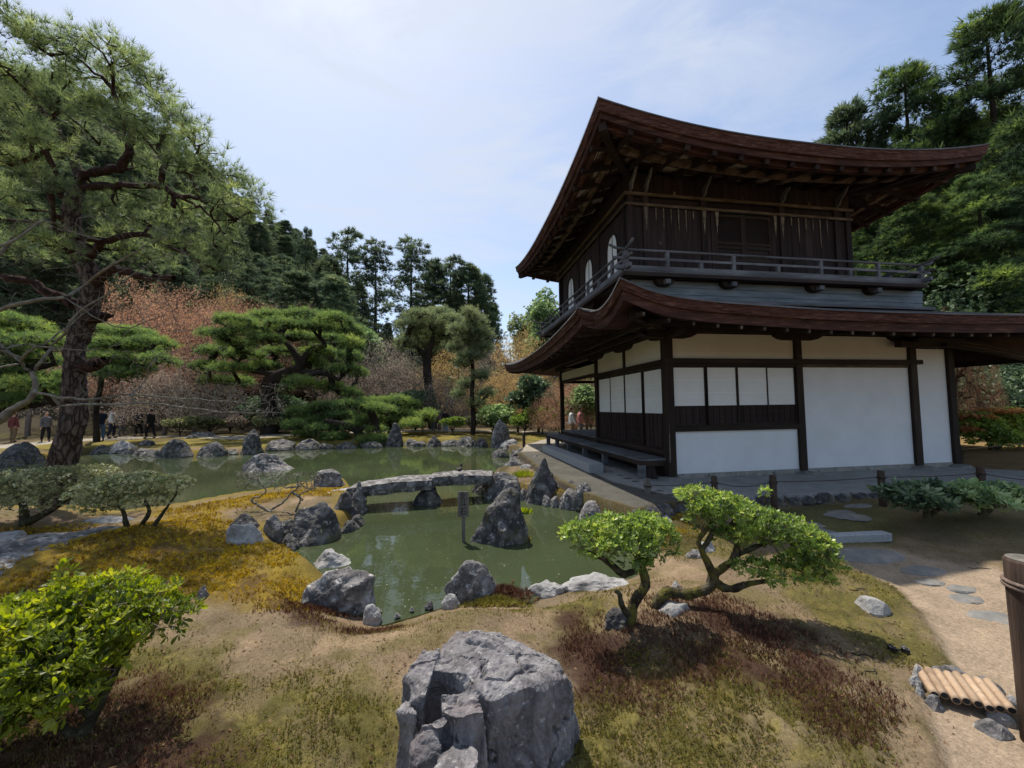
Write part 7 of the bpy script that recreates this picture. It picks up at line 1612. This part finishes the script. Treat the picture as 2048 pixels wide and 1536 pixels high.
def bush(k, u, v, wpx, vt, lb, D=None):
    p = gp(u, v) if D is None else at_ld(u, D); D_ = depth_of(p); s = wpx/FPX*D_/1.7; h = pd(u, vt, D_)[2]-p[2]
    T = empty('garden_shrub', tuple(p), lb, 'shrub', 'clipped shrubs along the far shore', R_.uniform(0, 6.28)); T.scale = (s, s, max(h/0.88, .3)); link('trunk', BU[k][0], T); link('foliage', BU[k][1], T); return T
for (k, u, v, w, vt, lb) in [(1, 265, 868, 90, 834, 'flat-topped grey-green shrub in front of the strolling visitors'), (0, 360, 872, 70, 836, 'clipped shrub left of the dark stone slab'), (1, 420, 868, 60, 838, 'clipped shrub above the long stone slab'), (3, 460, 866, 60, 832, 'twiggy brown shrub left of the wide pine trunk'),
        (0, 545, 868, 60, 834, 'round shrub at the foot of the wide pine'), (2, 905, 868, 50, 836, 'bright shrub next to the visitor in jeans'), (0, 945, 865, 70, 832, 'low shrub behind the slender young pine'), (1, 845, 866, 50, 832, 'grey shrub left of the visitor in jeans'), (2, 1085, 868, 80, 808, 'yellow-green azalea bush left of the porch post'), (2, 1050, 868, 60, 830, 'small yellow-green bush beside the tall upright rock'),
        (2, 1182, 868, 60, 800, 'yellow-green bush under the eave behind the walking couple'), (3, 60, 872, 110, 838, 'reddish-brown twiggy hedge by the far left path'), (1, 130, 872, 60, 840, 'small shrub hidden behind the great pine trunk'), (0, 320, 862, 60, 836, 'shrub behind the visitor dressed in black'), (1, 610, 866, 70, 838, 'shrub in the shadow of the low pine'), (0, 780, 868, 50, 838, 'shrub right of the low pine'), (1, 985, 866, 50, 838, 'shrub just left of the tall upright rock'), (3, 1120, 872, 60, 846, 'small bare bush before the porch post')]:
    bush(k, u, v, w, vt, lb)
# shrub with orange tips right of the pavilion
b = gp(1990, 905); T = shrub('rounded shrub tipped with orange-red young leaves right of the pavilion', b, [(P_(11.5, (1985, 905), (1980, 885), (1965, 865)), rr_(11.5, 7, 6, 4)), (P_(11.5, (1990, 900), (2010, 880), (2030, 865)), rr_(11.5, 6, 5, 3))],
      [(1950, 850, 11.5, 36, 24, .6), (2000, 842, 11.8, 44, 24, .7), (2050, 850, 11.8, 44, 26, .7), (1980, 872, 11.2, 46, 16, .5), (2040, 880, 11.3, 40, 14, .5), (2100, 860, 11.8, 44, 30, .7)], 2300, 0.13, 'azalea', tmpl=ROS_S, cat='shrub', name='shrub', seed=41, ntw=160, seg=.2)
pos, nn, rad, _ = crown_pts([(1945, 838, 11.5, 30, 8, .5), (2000, 826, 11.7, 40, 7, .6), (1935, 862, 11.3, 14, 6, .3), (2060, 832, 11.7, 30, 7, .5)], 420, R_, lo=.6, upbias=.5)
link('young_leaves', leaves_mesh('young_leaves', [(ROS_S, pos, nn+np.array([0, 0, .6]), R_.uniform(.6, 1.1, len(pos))*.13, R_.rand(len(pos)), 0)], [MT['photinia']], b), T)
# ================================================================== SMALL THINGS
# fence posts with rope
def post(u, vb, vt, wpx, label, m, z=None, group='rope fence posts', D=None):
    p = gp(u, vb) if z is None else px(u, vb, z); D_ = depth_of(p); r = wpx/FPX*D_/2; h = pd(u, vt, D_)[2]-p[2]
    T = empty('fence_post', (p[0], p[1], p[2]), label, 'fence post', group)
    o = MB().tube([(0, 0, -0.08), (0, 0, h*.5), (0, 0, h-0.01), (0, 0, h)], [r*1.03, r, r*.98, r*.90], 14).build('shaft', MT[m], T, True)
    k = MB()
    for q in (0, 1): k.tube([(math.cos(t)*(r+.006), math.sin(t)*(r+.006), h*0.82-q*.016+0.003*math.sin(t*2)) for t in np.linspace(0, 6.4, 15)], .0065, 5, False)
    k.build('rope_binding', MT['rope'], T); return T, np.array([p[0], p[1], p[2]+h*0.82]), r
fp = []
for (u, vb, vt, w, lb, m) in [(1297, 1034, 958, 13, 'grey round fence post at the corner of the terrace bank', 'post_grey'), (1431, 1020, 953, 11, 'dark square-looking fence post behind the right azalea crown', 'post_wood'), (1549, 1022, 951, 13, 'dark fence post right of the azalea crown beside the seedling', 'post_wood'),
                              (1766, 1012, 942, 12, 'dark fence post behind the dark glossy shrub', 'post_wood'), (1966, 1006, 934, 13, 'dark fence post behind the pale green shrub at the right', 'post_wood')]:
    fp.append(post(u, vb, vt, w, lb, m))
def sag_rope(a, b, sag, r, label, m='rope', name='rope'):
    n = 14; pts = [tuple(np.array(a)*(1-t)+np.array(b)*t-np.array([0, 0, sag*4*t*(1-t)])) for t in np.linspace(0, 1, n)]
    o = MB().tube([np.array(p)-np.array(pts[0]) for p in pts], r, 6).build(name, MT[m], None, True); o.location = pts[0]; tag(o, label, 'rope', None); return o
rl = ['taut dark rope from the grey corner post to the post behind the azalea', 'sagging dark rope behind the azalea crown', 'long dark rope running from the seedling post to the shrub', 'dark rope between the two posts behind the evergreen shrubs']
for i in range(4): sag_rope(fp[i][1], fp[i+1][1], (0.02, 0.07, 0.02, 0.02)[i], .0065, rl[i])
q, _, _ = fp[4][1], 0, 0; sag_rope(q, at_ld(2160, 5.6)+np.array([0, 0, .45]), .03, .0065, 'dark rope leaving the last fence post towards the right edge')
# posts right of the pavilion with cord and far shore stakes
p1 = post(1917, 930, 893, 8, 'dark stake in the moss at the right corner of the pavilion', 'post_wood', group='stakes in the moss')
p3 = post(1048, 895, 866, 6, 'short stake on the moss beside the tall upright rock', 'post_wood', group='stakes in the moss'); p4 = post(1036, 864, 838, 5, 'thin stake of the far path fence beside the eave', 'post_wood', group='stakes in the moss')
sag_rope(p1[1], at_ld(2160, 10.5)+np.array([0, 0, .5]), .04, .008, 'pale cord strung above the moss right of the pavilion', 'hemp')
# big post at the right edge
b = px(2092, 1500, -0.27); D_ = depth_of(b); h = pd(2050, 1128, D_)[2]-b[2]; r = .085
T = empty('gate_post', tuple(b), 'thick dark brown wooden post wound with rope at the right edge', 'post')
MB().tube([(0.02, 0, -0.1), (0.01, 0, h*.4), (0, 0, h*.8), (-.005, 0, h-.012), (-.005, 0, h)], [r*1.02, r, r*1.0, r*1.0, r*.93], 28).build('shaft', MT['post_wood'], T, True)
MB().tube([(-.005, 0, h+.001), (-.005, 0, h+.003)], [r*.9, r*.9], 28).build('sawn_top', MT['post_grey'], T)
k = MB()
for q in range(2): k.tube([(math.cos(t)*(r+.006), math.sin(t)*(r+.006), h-.115-q*.021+.004*math.sin(t)) for t in np.linspace(0, 6.4, 33)], .0095, 7, False)
k.build('rope_binding', MT['hemp'], T, True)
kk = MB(); a0 = -1.9
kx, ky = math.cos(a0)*(r+.02), math.sin(a0)*(r+.02)
kk.tube([(kx-.02, ky, h-.13), (kx, ky-.012, h-.155), (kx+.035, ky-.005, h-.15), (kx+.03, ky, h-.13)], .011, 7); kk.tube([(kx+.01, ky-.012, h-.15), (kx+.02, ky-.02, h-.20), (kx+.05, ky-.02, h-.26), (kx+.10, ky-.03, h-.33)], .009, 7)
kk.build('rope_knot', MT['hemp'], T, True)
# bamboo drain cover
cA, cB = gp(1853, 1372), gp(2000, 1412); n = 8
ax = (cB-cA)[:2]; Lw = np.linalg.norm(ax); ax /= Lw; pr = gp(1862, 1394)-gp(1843, 1352); pl = np.linalg.norm(pr[:2]); pv = pr[:2]/pl
DC = empty('bamboo_drain_cover', (cA[0], cA[1], cA[2]), 'row of halved tan bamboo poles covering a drain hole beside the path', 'drain cover')
zb = cA[2]+0.035; rb_ = Lw/(n-1)/2*0.98
for i in range(n):
    c = cA[:2]+ax*Lw*i/(n-1); l = 0.13*random.uniform(.9, 1.06)
    pts = []
    rad = []
    for t in np.linspace(-1, 1, 9): pts.append(((c[0]-cA[0])+pv[0]*l*t, (c[1]-cA[1])+pv[1]*l*t, .03+.004*math.sin(i*2.1))); rad.append(rb_*(1.06 if abs(t-(-.25+.3*(i % 3)/2)) < .1 else 1.0))
    bp_ = MB().tube(pts, rad, 12).build('bamboo_pole', MT['bamboo'], DC, True)
    nd = pts[3+(i % 3)]; MB().tube([(nd[0]-pv[0]*.004, nd[1]-pv[1]*.004, nd[2]), (nd[0], nd[1], nd[2]), (nd[0]+pv[0]*.004, nd[1]+pv[1]*.004, nd[2])], [rb_*1.02, rb_*1.07, rb_*1.02], 12, False).build('bamboo_node', MT['bamboo'], bp_, True)
    e0_ = pts[-1] if (pts[-1][1]+cA[1]) < (pts[0][1]+cA[1]) else pts[0]; sg_ = 1 if e0_ is pts[-1] else -1
    MB().tube([(e0_[0]+pv[0]*.0006*sg_, e0_[1]+pv[1]*.0006*sg_, e0_[2]), (e0_[0]+pv[0]*.002*sg_, e0_[1]+pv[1]*.002*sg_, e0_[2])], rb_*.72, 12).build('hollow_shade_disc', MT['ink'], bp_)  # dark disc on a closed end, standing for the shade inside the hollow
hole = bx('drain_hole', 0, 0.001, 0, 0.001, 0, 0.001, MT['ink']); bpy.data.objects.remove(hole)
def tiny(u, v, wpx, vtop, label, seed, m='rock', **k): return rock(u, v, wpx, vtop, label, seed, sub=3, m=m, group='stones round the bamboo drain cover', **k)
for i, (u, v, w, vt, lb, m) in enumerate([(1905, 1362, 60, 1342, 'mottled stone above the middle of the bamboo cover', 'rock'), (1975, 1390, 62, 1358, 'longer mottled stone above the right of the bamboo cover', 'rock'), (1838, 1356, 26, 1336, 'pale stone at the upper left corner of the bamboo cover', 'rock_pale'), (1832, 1376, 26, 1358, 'pale stone left of the first bamboo pole', 'rock_pale'),
        (1868, 1420, 40, 1398, 'flat stone below the first bamboo poles', 'rock'), (2000, 1450, 46, 1420, 'light stone below the last bamboo poles', 'rock_pale'), (2028, 1420, 30, 1396, 'stone between the bamboo cover and the big post', 'rock_pale'), (1985, 1472, 60, 1438, 'flat mossy stone in front of the bamboo cover', 'rock'), (1840, 1392, 20, 1374, 'small stone at the lower left of the bamboo cover', 'rock_pale')]):
    tiny(u, v, w, vt, lb, 500+i, m)
# black garden spotlight
b = gp(1800, 1305); T = empty('garden_light', tuple(b), 'small black pair of garden nozzles lying on the olive moss', 'garden nozzle')
for (x, y) in ((-.035, .02), (.03, -.01)):
    MB().tube([(x, y, .005), (x, y, .03), (x+.004, y-.004, .034)], [.022, .024, .016], 14).build('nozzle', MT['black'], T, False); MB().tube([(x+.004, y-.004, .0345), (x+.005, y-.005, .036)], [.010, .010], 10).build('lens', MT['post_grey'], T)
MB().tube([(-.035, .02, .012), (0, .005, .014), (.03, -.01, .012)], .006, 6).build('cable', MT['black'], T)
# cracks in the clay as thin dark twigs lying about
for i, (u, v, l, a, lb) in enumerate([(1715, 1180, .13, .1, 'clay crack drawn as a thin dark twig on the moss above the cream stone'), (1727, 1312, .12, -.5, 'clay crack drawn as a thin curved twig on the moss below the cream stone'), (1965, 1138, .22, -.3, 'long clay crack drawn as a thin dark root at the top of the sandy path'), (1740, 1345, .10, .2, 'short clay crack drawn as a dark twig near the black nozzles')]):
    p = gp(u, v); mb = MB(); mb.tube([(x*l, .012*math.sin(x*9+i), .006+.004*math.sin(x*5)) for x in np.linspace(-.5, .5, 8)], .0035, 5); o = mb.build('clay_crack_twig', MT['dark_bark']); o.location = tuple(p); o.rotation_euler = (0, 0, a-YAW); tag(o, lb, 'twig')
# wooden name sign standing in the pond
b = px(927, 1085, ZW); D_ = depth_of(b); s = D_/FPX
SG = empty('name_sign', tuple(b), 'weathered wooden name sign with black characters standing in the pond', 'sign', rz=-YAW)
zt = pd(927, 984, D_)[2]-b[2]; zb_ = pd(927, 1034, D_)[2]-b[2]
MB().box(-3.2*s, 3.2*s, 0.004, 0.030, -.25, zb_+.05).build('post', MT['post_grey'], SG)
MB().prism([(-11*s, zb_+.004), (-10.4*s, zb_), (10.4*s, zb_), (11*s, zb_+.004), (11*s, zt-.006), (10*s, zt), (-10*s, zt), (-11*s, zt-.006)], 'y', -.012, .003).build('board', MT['post_grey'], SG)
fc_all = '北斗石'
for i, ch in enumerate(fc_all):
    cu = bpy.data.curves.new('character', 'FONT'); cu.body = ch; cu.size = 15.5*s; cu.align_x = 'CENTER'; cu.align_y = 'CENTER'; cu.extrude = .0006; cu.offset = 0.0008; cu.resolution_u = 3
    to = bpy.data.objects.new('character', cu); COL.objects.link(to); dg = bpy.context.evaluated_depsgraph_get(); me = bpy.data.meshes.new_from_object(to.evaluated_get(dg)); bpy.data.objects.remove(to)
    me.materials.clear(); me.materials.append(MT['ink']); o = link('character', me, SG, (0, -.0135, zt-(zt-zb_)*(0.20+0.30*i))); o.rotation_euler = (math.pi/2, 0, 0)
# duck on the bridge
b = pd(919, 945.5, 7.85); b[2] += 0.012
DK = empty('duck', tuple(b), 'dark duck resting on the right slab of the stone bridge', 'duck', rz=-YAW+1.3)
bd = Skel(); bmv = [((-.10, 0, .055), .012), ((-.06, 0, .05), .035), ((0, 0, .05), .05), ((.05, 0, .055), .042), ((.075, 0, .085), .024), ((.08, 0, .12), .02), ((.088, 0, .145), .026), ((.10, 0, .15), .022), ((.118, 0, .148), .009), ((.135, 0, .143), .006)]
def skinned(name, chain, parent, mat, sub=2, sc=(1, 1, 1), extra=()):
    vs_, es_, rd = [], [], []
    for ch in [chain]+list(extra):
        pts, att = (ch if isinstance(ch, tuple) else (ch, None)); prev = att
        for p, r_ in pts:
            vs_.append(p); rd.append(r_); k_ = len(vs_)-1
            if prev is not None: es_.append((prev, k_))
            prev = k_
    me = bpy.data.meshes.new(name); me.from_pydata(vs_, es_, []); o = bpy.data.objects.new(name, me); COL.objects.link(o)
    m_ = o.modifiers.new('s', 'SKIN'); 
    if not me.skin_vertices: 
        bm = bmesh.new(); bm.from_mesh(me); bm.verts.layers.skin.verify(); bm.to_mesh(me); bm.free()
    for i_, r_ in enumerate(rd):
        sv = me.skin_vertices[0].data[i_]; sv.radius = (r_, r_) if not isinstance(r_, tuple) else r_; sv.use_root = (i_ == 0)
    m2 = o.modifiers.new('u', 'SUBSURF'); m2.levels = sub; m2.render_levels = sub
    dg = bpy.context.evaluated_depsgraph_get(); me2 = bpy.data.meshes.new_from_object(o.evaluated_get(dg)); bpy.data.objects.remove(o)
    me2.materials.clear(); me2.materials.append(mat); me2.polygons.foreach_set('use_smooth', [True]*len(me2.polygons)); me2.update(); n2 = link(name, me2, parent); return n2
MT['duck'] = noise_mat('brown_duck_feathers', [(0.3, (0.02, 0.017, 0.015)), (0.7, (0.09, 0.07, 0.055))], 60, rough=.8, bump=.3)
skinned('body', bmv, DK, MT['duck'], extra=[([((-.055, .012, .055), .012), ((-.08, .01, .06), .01), ((-.12, .0, .07), .004)], 1)])
skinned('wing', [((.035, -.034, .065), .02), ((-.02, -.042, .065), .026), ((-.08, -.025, .065), .008)], DK, MT['duck']); skinned('wing', [((.035, .034, .065), .02), ((-.02, .042, .065), .026), ((-.08, .025, .065), .008)], DK, MT['duck'])
# ---------------------------------------------------------------- people (seen at 20-30 m)
def cloth(name, c, m=None): return noise_mat(name, [(0.3, tuple(x*.8 for x in c)), (0.7, c)], 8, rough=.9, bump=.1, spec=.15)
SKIN = noise_mat('skin', [(0.3, (0.42, 0.24, 0.17)), (0.7, (0.50, 0.30, 0.21))], 8, rough=.6, bump=0, spec=.3); HAIR = noise_mat('black_hair', [(0.3, (0.012, 0.010, 0.009)), (0.7, (0.03, 0.025, 0.02))], 20, rough=.6, bump=.2)
SHOE = cloth('shoe_dark', (0.03, 0.03, 0.03))
def person(u, D, vhead, label, top, legs, facing, stride=0.0, arms='down', hat=None, bag=None, z=None, h=None, hair=True):
    q = at_ld(u, D); z0 = q[2]; H = (pd(u, vhead, D)[2]-z0) if h is None else h; H = min(max(H, 1.45), 1.85); k = H/1.72
    T = empty('person', (q[0], q[1], z0), label, 'person', None, -YAW+facing); T.scale = (k, k, k)
    # the body: one continuous skin (faces +x locally)
    s = stride; fa = {'down': None}
    hip = 0.92
    def leg(sy, sx):
        return [((0.0, sy*.09, .86), .092), ((sx*.12+.02, sy*.10, .62), .078), ((sx*.22+.03, sy*.10, .46), .062), ((sx*.30-.02, sy*.10, .26), .056), ((sx*.34-.04, sy*.10, .09), .042), ((sx*.34+.02, sy*.10, .035), .038), ((sx*.34+.12, sy*.11, .03), .032)]
    def arm(sy, sx):
        if arms == 'phone': return [((0.0, sy*.155, 1.375), .036), ((.05, sy*.20, 1.18), .034), ((.20, sy*.16, 1.17), .032), ((.32, sy*.07, 1.32), .028), ((.36, sy*.04, 1.36), .030), ((.39, sy*.03, 1.41), .018)]
        return [((0.0, sy*.155, 1.375), .036), ((-.02+sx*.06, sy*.20, 1.18), .034), ((sx*.14, sy*.215, 1.0), .032), ((.03+sx*.20, sy*.24, .84), .028), ((.04+sx*.22, sy*.235, .77), .030), ((.05+sx*.23, sy*.23, .70), .016)]
    spine = [((0, 0, .93), .095), ((0, 0, 1.08), .085), ((0, 0, 1.24), .095), ((0, 0, 1.36), .080), ((0, 0, 1.46), .062), ((.01, 0, 1.52), .050), ((.015, 0, 1.58), .075), ((.015, 0, 1.65), .082), ((.01, 0, 1.70), .05)]
    body = skinned('body', spine, T, SKIN, extra=[(leg(1, s), 0), (leg(-1, -s), 0), (arm(1, -s), 3), (arm(-1, s), 3)])
    # face: nose and ears
    skinned('nose', [((.095, 0, 1.625), .010), ((.112, 0, 1.605), .013)], T, SKIN, 1)
    for sy in (1, -1):
        skinned('ear', [((.01, sy*.083, 1.625), .014), ((.005, sy*.088, 1.60), .010)], T, SKIN, 1)
        skinned('eye', [((.088, sy*.032, 1.635), .008), ((.091, sy*.032, 1.635), .008)], T, HAIR, 1)
    # clothes follow the body, a little larger
    e_ = .014
    skinned('shirt', [((0, 0, .82), .150), ((0, 0, .92), .155), ((0, 0, 1.06), .148), ((0, 0, 1.24), .160), ((0, 0, 1.38), .135), ((0, 0, 1.465), .062)], T, top, extra=[([(a, r+.028) for a, r in arm(1, -s)[:4]], 4), ([(a, r+.028) for a, r in arm(-1, s)[:4]], 4)])
    skinned('trousers', [((0, 0, 1.0), .135), ((0, 0, .88), .142)], T, legs, extra=[([(a, r+e_) for a, r in leg(1, s)[:5]], 1), ([(a, r+e_) for a, r in leg(-1, -s)[:5]], 1)])
    for sy, sx in ((1, s), (-1, -s)): skinned('shoe', [((sx*.34-.05, sy*.10, .045), .050), ((sx*.34+.03, sy*.105, .04), .048), ((sx*.34+.13, sy*.11, .035), .036)], T, SHOE, 1)
    if hair: skinned('hair', [((-.035, 0, 1.56), .062), ((-.03, 0, 1.64), .088), ((.0, 0, 1.695), .076), ((.045, 0, 1.71), .045)], T, HAIR, 2)
    if hat is not None: skinned('hat', [((.0, 0, 1.66), .100), ((.0, 0, 1.73), .085), ((0, 0, 1.76), .04)], T, hat, 2); MB().tube([(0, 0, 1.672), (0, 0, 1.684)], [.15, .14], 20).build('hat_brim', hat, T)
    return T
blk = cloth('black_cloth', (0.018, 0.018, 0.02)); nvy = cloth('navy_cloth', (0.022, 0.028, 0.05)); jns = cloth('blue_denim', (0.09, 0.15, 0.26)); wht = cloth('white_cloth', (0.62, 0.62, 0.62)); pnk = cloth('salmon_shirt', (0.50, 0.22, 0.21)); kha = cloth('khaki_cloth', (0.20, 0.145, 0.085)); prp = cloth('purple_cloth', (0.16, 0.06, 0.24)); red = cloth('red_cloth', (0.16, 0.05, 0.05)); gry = cloth('grey_cloth', (0.14, 0.14, 0.15)); blu = cloth('blue_cloth', (0.03, 0.06, 0.16)); pinkhat = cloth('pink_hat', (0.50, 0.20, 0.22))
person(204, 21.5, 815, 'person in a navy jacket and blue jeans looking down at something in the hands', nvy, jns, 2.6, 0, 'phone')
person(226, 23.0, 815, 'person in a white and red top just behind the one in the navy jacket', wht, nvy, 0.6, .3)
person(246, 24.5, 822, 'person in blue half hidden behind the flat-topped shrub', blu, gry, 0.3, .2)
person(280, 24.5, 818, 'person in dark blue clothes behind the flat-topped shrub', nvy, blk, 3.1, .3)
person(303, 22.5, 818, 'person dressed all in black walking along the far path', blk, blk, 3.0, .55)
person(30, 21.5, 824, 'person in red with a pink hat behind the brown hedge at far left', red, kha, 1.6, .1, hat=pinkhat)
person(95, 21.5, 824, 'person in dark trousers stooping near the great pine trunk', gry, blk, -0.5, .6)
person(866, 26.5, 818, 'person in purple standing behind the low shrub left of the one in jeans', prp, gry, 1.2, 0)
person(891, 24.5, 818, 'person in a black jacket and pale jeans standing with back turned', blk, cloth('light_denim', (0.22, 0.33, 0.46)), 1.5, 0)
person(1143, 17.6, 815, 'person in a white shirt and brown trousers walking, seen under the eave', wht, kha, 0.2, .5)
person(1160, 18.0, 814, 'person in a salmon shirt walking close behind the one in white', pnk, gry, 0.25, .45)

# ================================================================== MOSS, SPRIGS, GRASS
R_ = np.random.RandomState(77)
def sprinkle(name, label, n, regs, rmax, tmpl, size, mat, z=-0.25, clump=2.2, thr=-0.15, s=5, upj=.25, lo=0, densfall=True, mask=None, rmin=1.15):
    """n candidate sprigs spread evenly over the picture (denser near), kept where a region and a noise say so"""
    th = R_.uniform(-math.radians(56), math.radians(56), n); u_ = R_.rand(n); r = rmin*(rmax/rmin)**(u_**0.85)
    L = r*np.sin(th); Dp = r*np.cos(th); x, y = ld(L, Dp)
    keep = np.zeros(n)
    for rg in regs: keep = np.maximum(keep, region(x, y, rg, .12, 43, wob=.2))
    nz = fbm2(x, y, clump, 4, s); k = (keep*(nz > thr)*R_.rand(n) < 2)*(keep > R_.rand(n))*(nz > thr+0.25*R_.normal(size=n)); ss = sdist(x, y, POND); k = k*(ss > .05)*(sdist(x, y, PATH) > .02)*(sdist(x, y, TERR) > .05)
    k = k.astype(bool); x, y, r = x[k], y[k], r[k]; z_ = ground_h(x, y)+0.002; m = len(x)
    if m == 0: return
    pos = np.stack([x, y, z_], -1); d = np.stack([R_.normal(size=m)*upj, R_.normal(size=m)*upj, np.ones(m)], -1); o0 = pos.mean(0)
    o = link(name, leaves_mesh(name, [(tmpl, pos, d, R_.uniform(.6, 1.3, m)*size*(1+.10*(r-2)), R_.uniform(.1, .9, m), 0)], [mat], o0), None, tuple(o0)); tag(o, label, None, None, 'stuff'); return o
MT['moss_yellow'] = leaf_mat('yellow_moss_tips', [(0.075, 0.042, 0.012), (0.19, 0.115, 0.016), (0.33, 0.225, 0.025), (0.46, 0.34, 0.04)], trans=.3, rough=.8, spec=.1, nscale=2.5)
MT['moss_olive'] = leaf_mat('olive_moss_tips', [(0.055, 0.045, 0.015), (0.11, 0.10, 0.024), (0.19, 0.165, 0.04), (0.27, 0.24, 0.07)], trans=.3, rough=.8, spec=.1, nscale=2.5)
MT['moss_brown'] = leaf_mat('red_brown_haircap_moss', [(0.030, 0.013, 0.010), (0.075, 0.032, 0.022), (0.15, 0.075, 0.045), (0.27, 0.17, 0.10)], trans=.2, rough=.8, spec=.1, nscale=2.5)
MT['straw'] = leaf_mat('dry_straw', [(0.20, 0.14, 0.07), (0.32, 0.24, 0.13), (0.45, 0.36, 0.22)], trans=.2, rough=.8, spec=.1)
T5 = t_tuft(5, 1.0, .20, .95); T3 = t_tuft(3, 1.0, .16, .55)
sprinkle('yellow_moss', 'golden yellow moss carpet sloping to the pond on the left', 130000, [moss_y, moss_pen], 9, T5, .024, MT['moss_yellow'], thr=-.45, s=6, rmin=1.8)
sprinkle('olive_moss', 'patchy olive moss on the soil in the foreground', 130000, [moss_low, moss_rock, moss_r, moss_r2, moss_edge, moss_mid], 6, T5, .016, MT['moss_olive'], thr=-.2, s=7)
sprinkle('brown_moss_shade', 'upright red-brown haircap moss round the azaleas, partly laid in for their shadow', 170000, [brown, brown2, brown3_shade], 6, T3, .025, MT['moss_brown'], thr=-.35, s=8, clump=3)
allr = [[(-600, 1160), (700, 1230), (1250, 1180), (1700, 1100), (1900, 1300), (1900, 1900), (-800, 1900)]]
sprinkle('thin_moss_film', 'thin scattered moss on bare soil', 90000, allr, 6, T3, .012, MT['moss_olive'], thr=.1, s=9, clump=4)
sprinkle('dry_straw', 'scattered dry straw and needles on the soil', 5000, allr, 5, t_tuft(1, 1, .06, 1.5), .04, MT['straw'], thr=-.5, s=10, upj=6)
LF = (np.array([(-.5, 0, 0), (-.1, .22, .10), (.5, 0, .05), (-.1, -.22, .12)]), np.array([(0, 1, 2), (0, 2, 3)]))
MT['litter'] = leaf_mat('brown_leaf_litter', [(0.04, 0.022, 0.014), (0.11, 0.06, 0.035), (0.24, 0.15, 0.09)], trans=.1, rough=.8, spec=.1)
sprinkle('leaf_litter', 'fallen brown leaves and crumbs scattered over the soil', 5200, allr, 7, LF, .022, MT['litter'], thr=-.6, s=12, upj=.5)
# dark leafy moss tuft at the water beside the steep bank rock, and the grass tuft by the bridge
def tuftpatch(name, label, cat, u, v, ru, rv, n, size, m, tm, hgt=.05, z=None, nz=2):
    c = gp(u, v); D_ = depth_of(c); k = R_.normal(size=(n, 2))*.45; rr0 = ru/FPX*D_; x, y = c[0]+(k[:, 0]*_cy*rr0+k[:, 1]*_sy*rr0*rv), c[1]+(-k[:, 0]*_sy*rr0+k[:, 1]*_cy*rr0*rv)
    z_ = np.maximum(ground_h(x, y), ZW)+hgt*np.exp(-(k**2).sum(1)*2)*R_.uniform(.3, 1, n); pos = np.stack([x, y, z_], -1); d = np.stack([k[:, 0]*.7+R_.normal(size=n)*.3, k[:, 1]*.4+R_.normal(size=n)*.3, np.ones(n)], -1)
    o = link(name, leaves_mesh(name, [(tm, pos, d, R_.uniform(.6, 1.3, n)*size, R_.uniform(.1, .9, n), 0)], [m], c), None, tuple(c)); tag(o, label, cat, None); 
    if nz: o['kind'] = 'stuff'
    return o
tuftpatch('haircap_moss', 'dark green-brown moss cushion hanging over the water right of the steep bank rock', None, 1000, 1200, 62, .6, 900, .045, MT['moss_brown'], T5, .10)
tuftpatch('haircap_moss', 'olive moss on the same cushion', None, 990, 1208, 60, .5, 700, .04, MT['moss_olive'], T5, .07)
tuftpatch('haircap_moss', 'red-brown moss at the foot of the craggy bank rock', None, 640, 1222, 70, .25, 300, .03, MT['moss_brown'], T5, .03)
gt = tuftpatch('grass_tuft', 'bright green grass tuft between the bridge end and the pointed rock', 'grass tuft', 1046, 952, 22, .8, 160, .14, MT['azalea_y'], t_tuft(7, 1, .05, .7), .03, nz=0)
tuftpatch('fern_tuft', 'tiny flowering plants rooted on the pond rock', None, 1046, 1050, 12, .6, 60, .05, MT['moss_yellow'], ROS_S, .05)
tuftpatch('green_tuft', 'low green tuft at the foot of the bridge boulder', None, 1045, 1000, 18, .5, 160, .06, MT['azalea_y'], T5, .04)
sprinkle('bank_fringe', 'short brown-green moss fringe along the near water edge', 26000, [[(560, 1100), (640, 1135), (690, 1195), (775, 1238), (872, 1205), (1000, 1185), (1110, 1170), (1300, 1130), (1330, 1180), (1100, 1230), (870, 1245), (740, 1262), (600, 1240), (520, 1130)]], 6, T3, .022, MT['moss_olive'], thr=-.3, s=15, z=-.4)
sprinkle('bank_moss', 'orange and olive moss between the stones of the terrace bank', 60000, [[(1040, 925), (1110, 950), (1170, 978), (1240, 1003), (1310, 1020), (1420, 1030), (1400, 1080), (1320, 1080), (1250, 1060), (1150, 1030), (1090, 1005), (1030, 975)]], 10, T5, .020, MT['moss_yellow'], thr=-.2, s=16, rmin=4.5)
# floating specks and leaves on the pond
n = 520; u_ = R_.uniform(200, 1300, n); v_ = R_.uniform(900, 1230, n); pos = np.array([px(a, b, ZW+.002) for a, b in zip(u_, v_)]); k = sdist(pos[:, 0], pos[:, 1], POND) < -.05; pos = pos[k]; n = len(pos)
MT['petal'] = leaf_mat('floating_specks', [(0.25, 0.24, 0.15), (0.5, 0.48, 0.38)], trans=.1)
tv = np.array([(-.5, -.3, 0), (.5, -.25, 0), (.4, .3, 0), (-.4, .25, 0)]); tf = np.array([(0, 1, 2), (0, 2, 3)])
o0 = pos.mean(0); o = link('floating_specks', leaves_mesh('floating_specks', [((tv, tf), pos, np.tile([0, 0, 1.0], (n, 1)), R_.uniform(.004, .014, n), R_.rand(n), 0)], [MT['petal']], o0), None, tuple(o0)); tag(o, 'pale petals and dust floating on the pond', None, None, 'stuff')
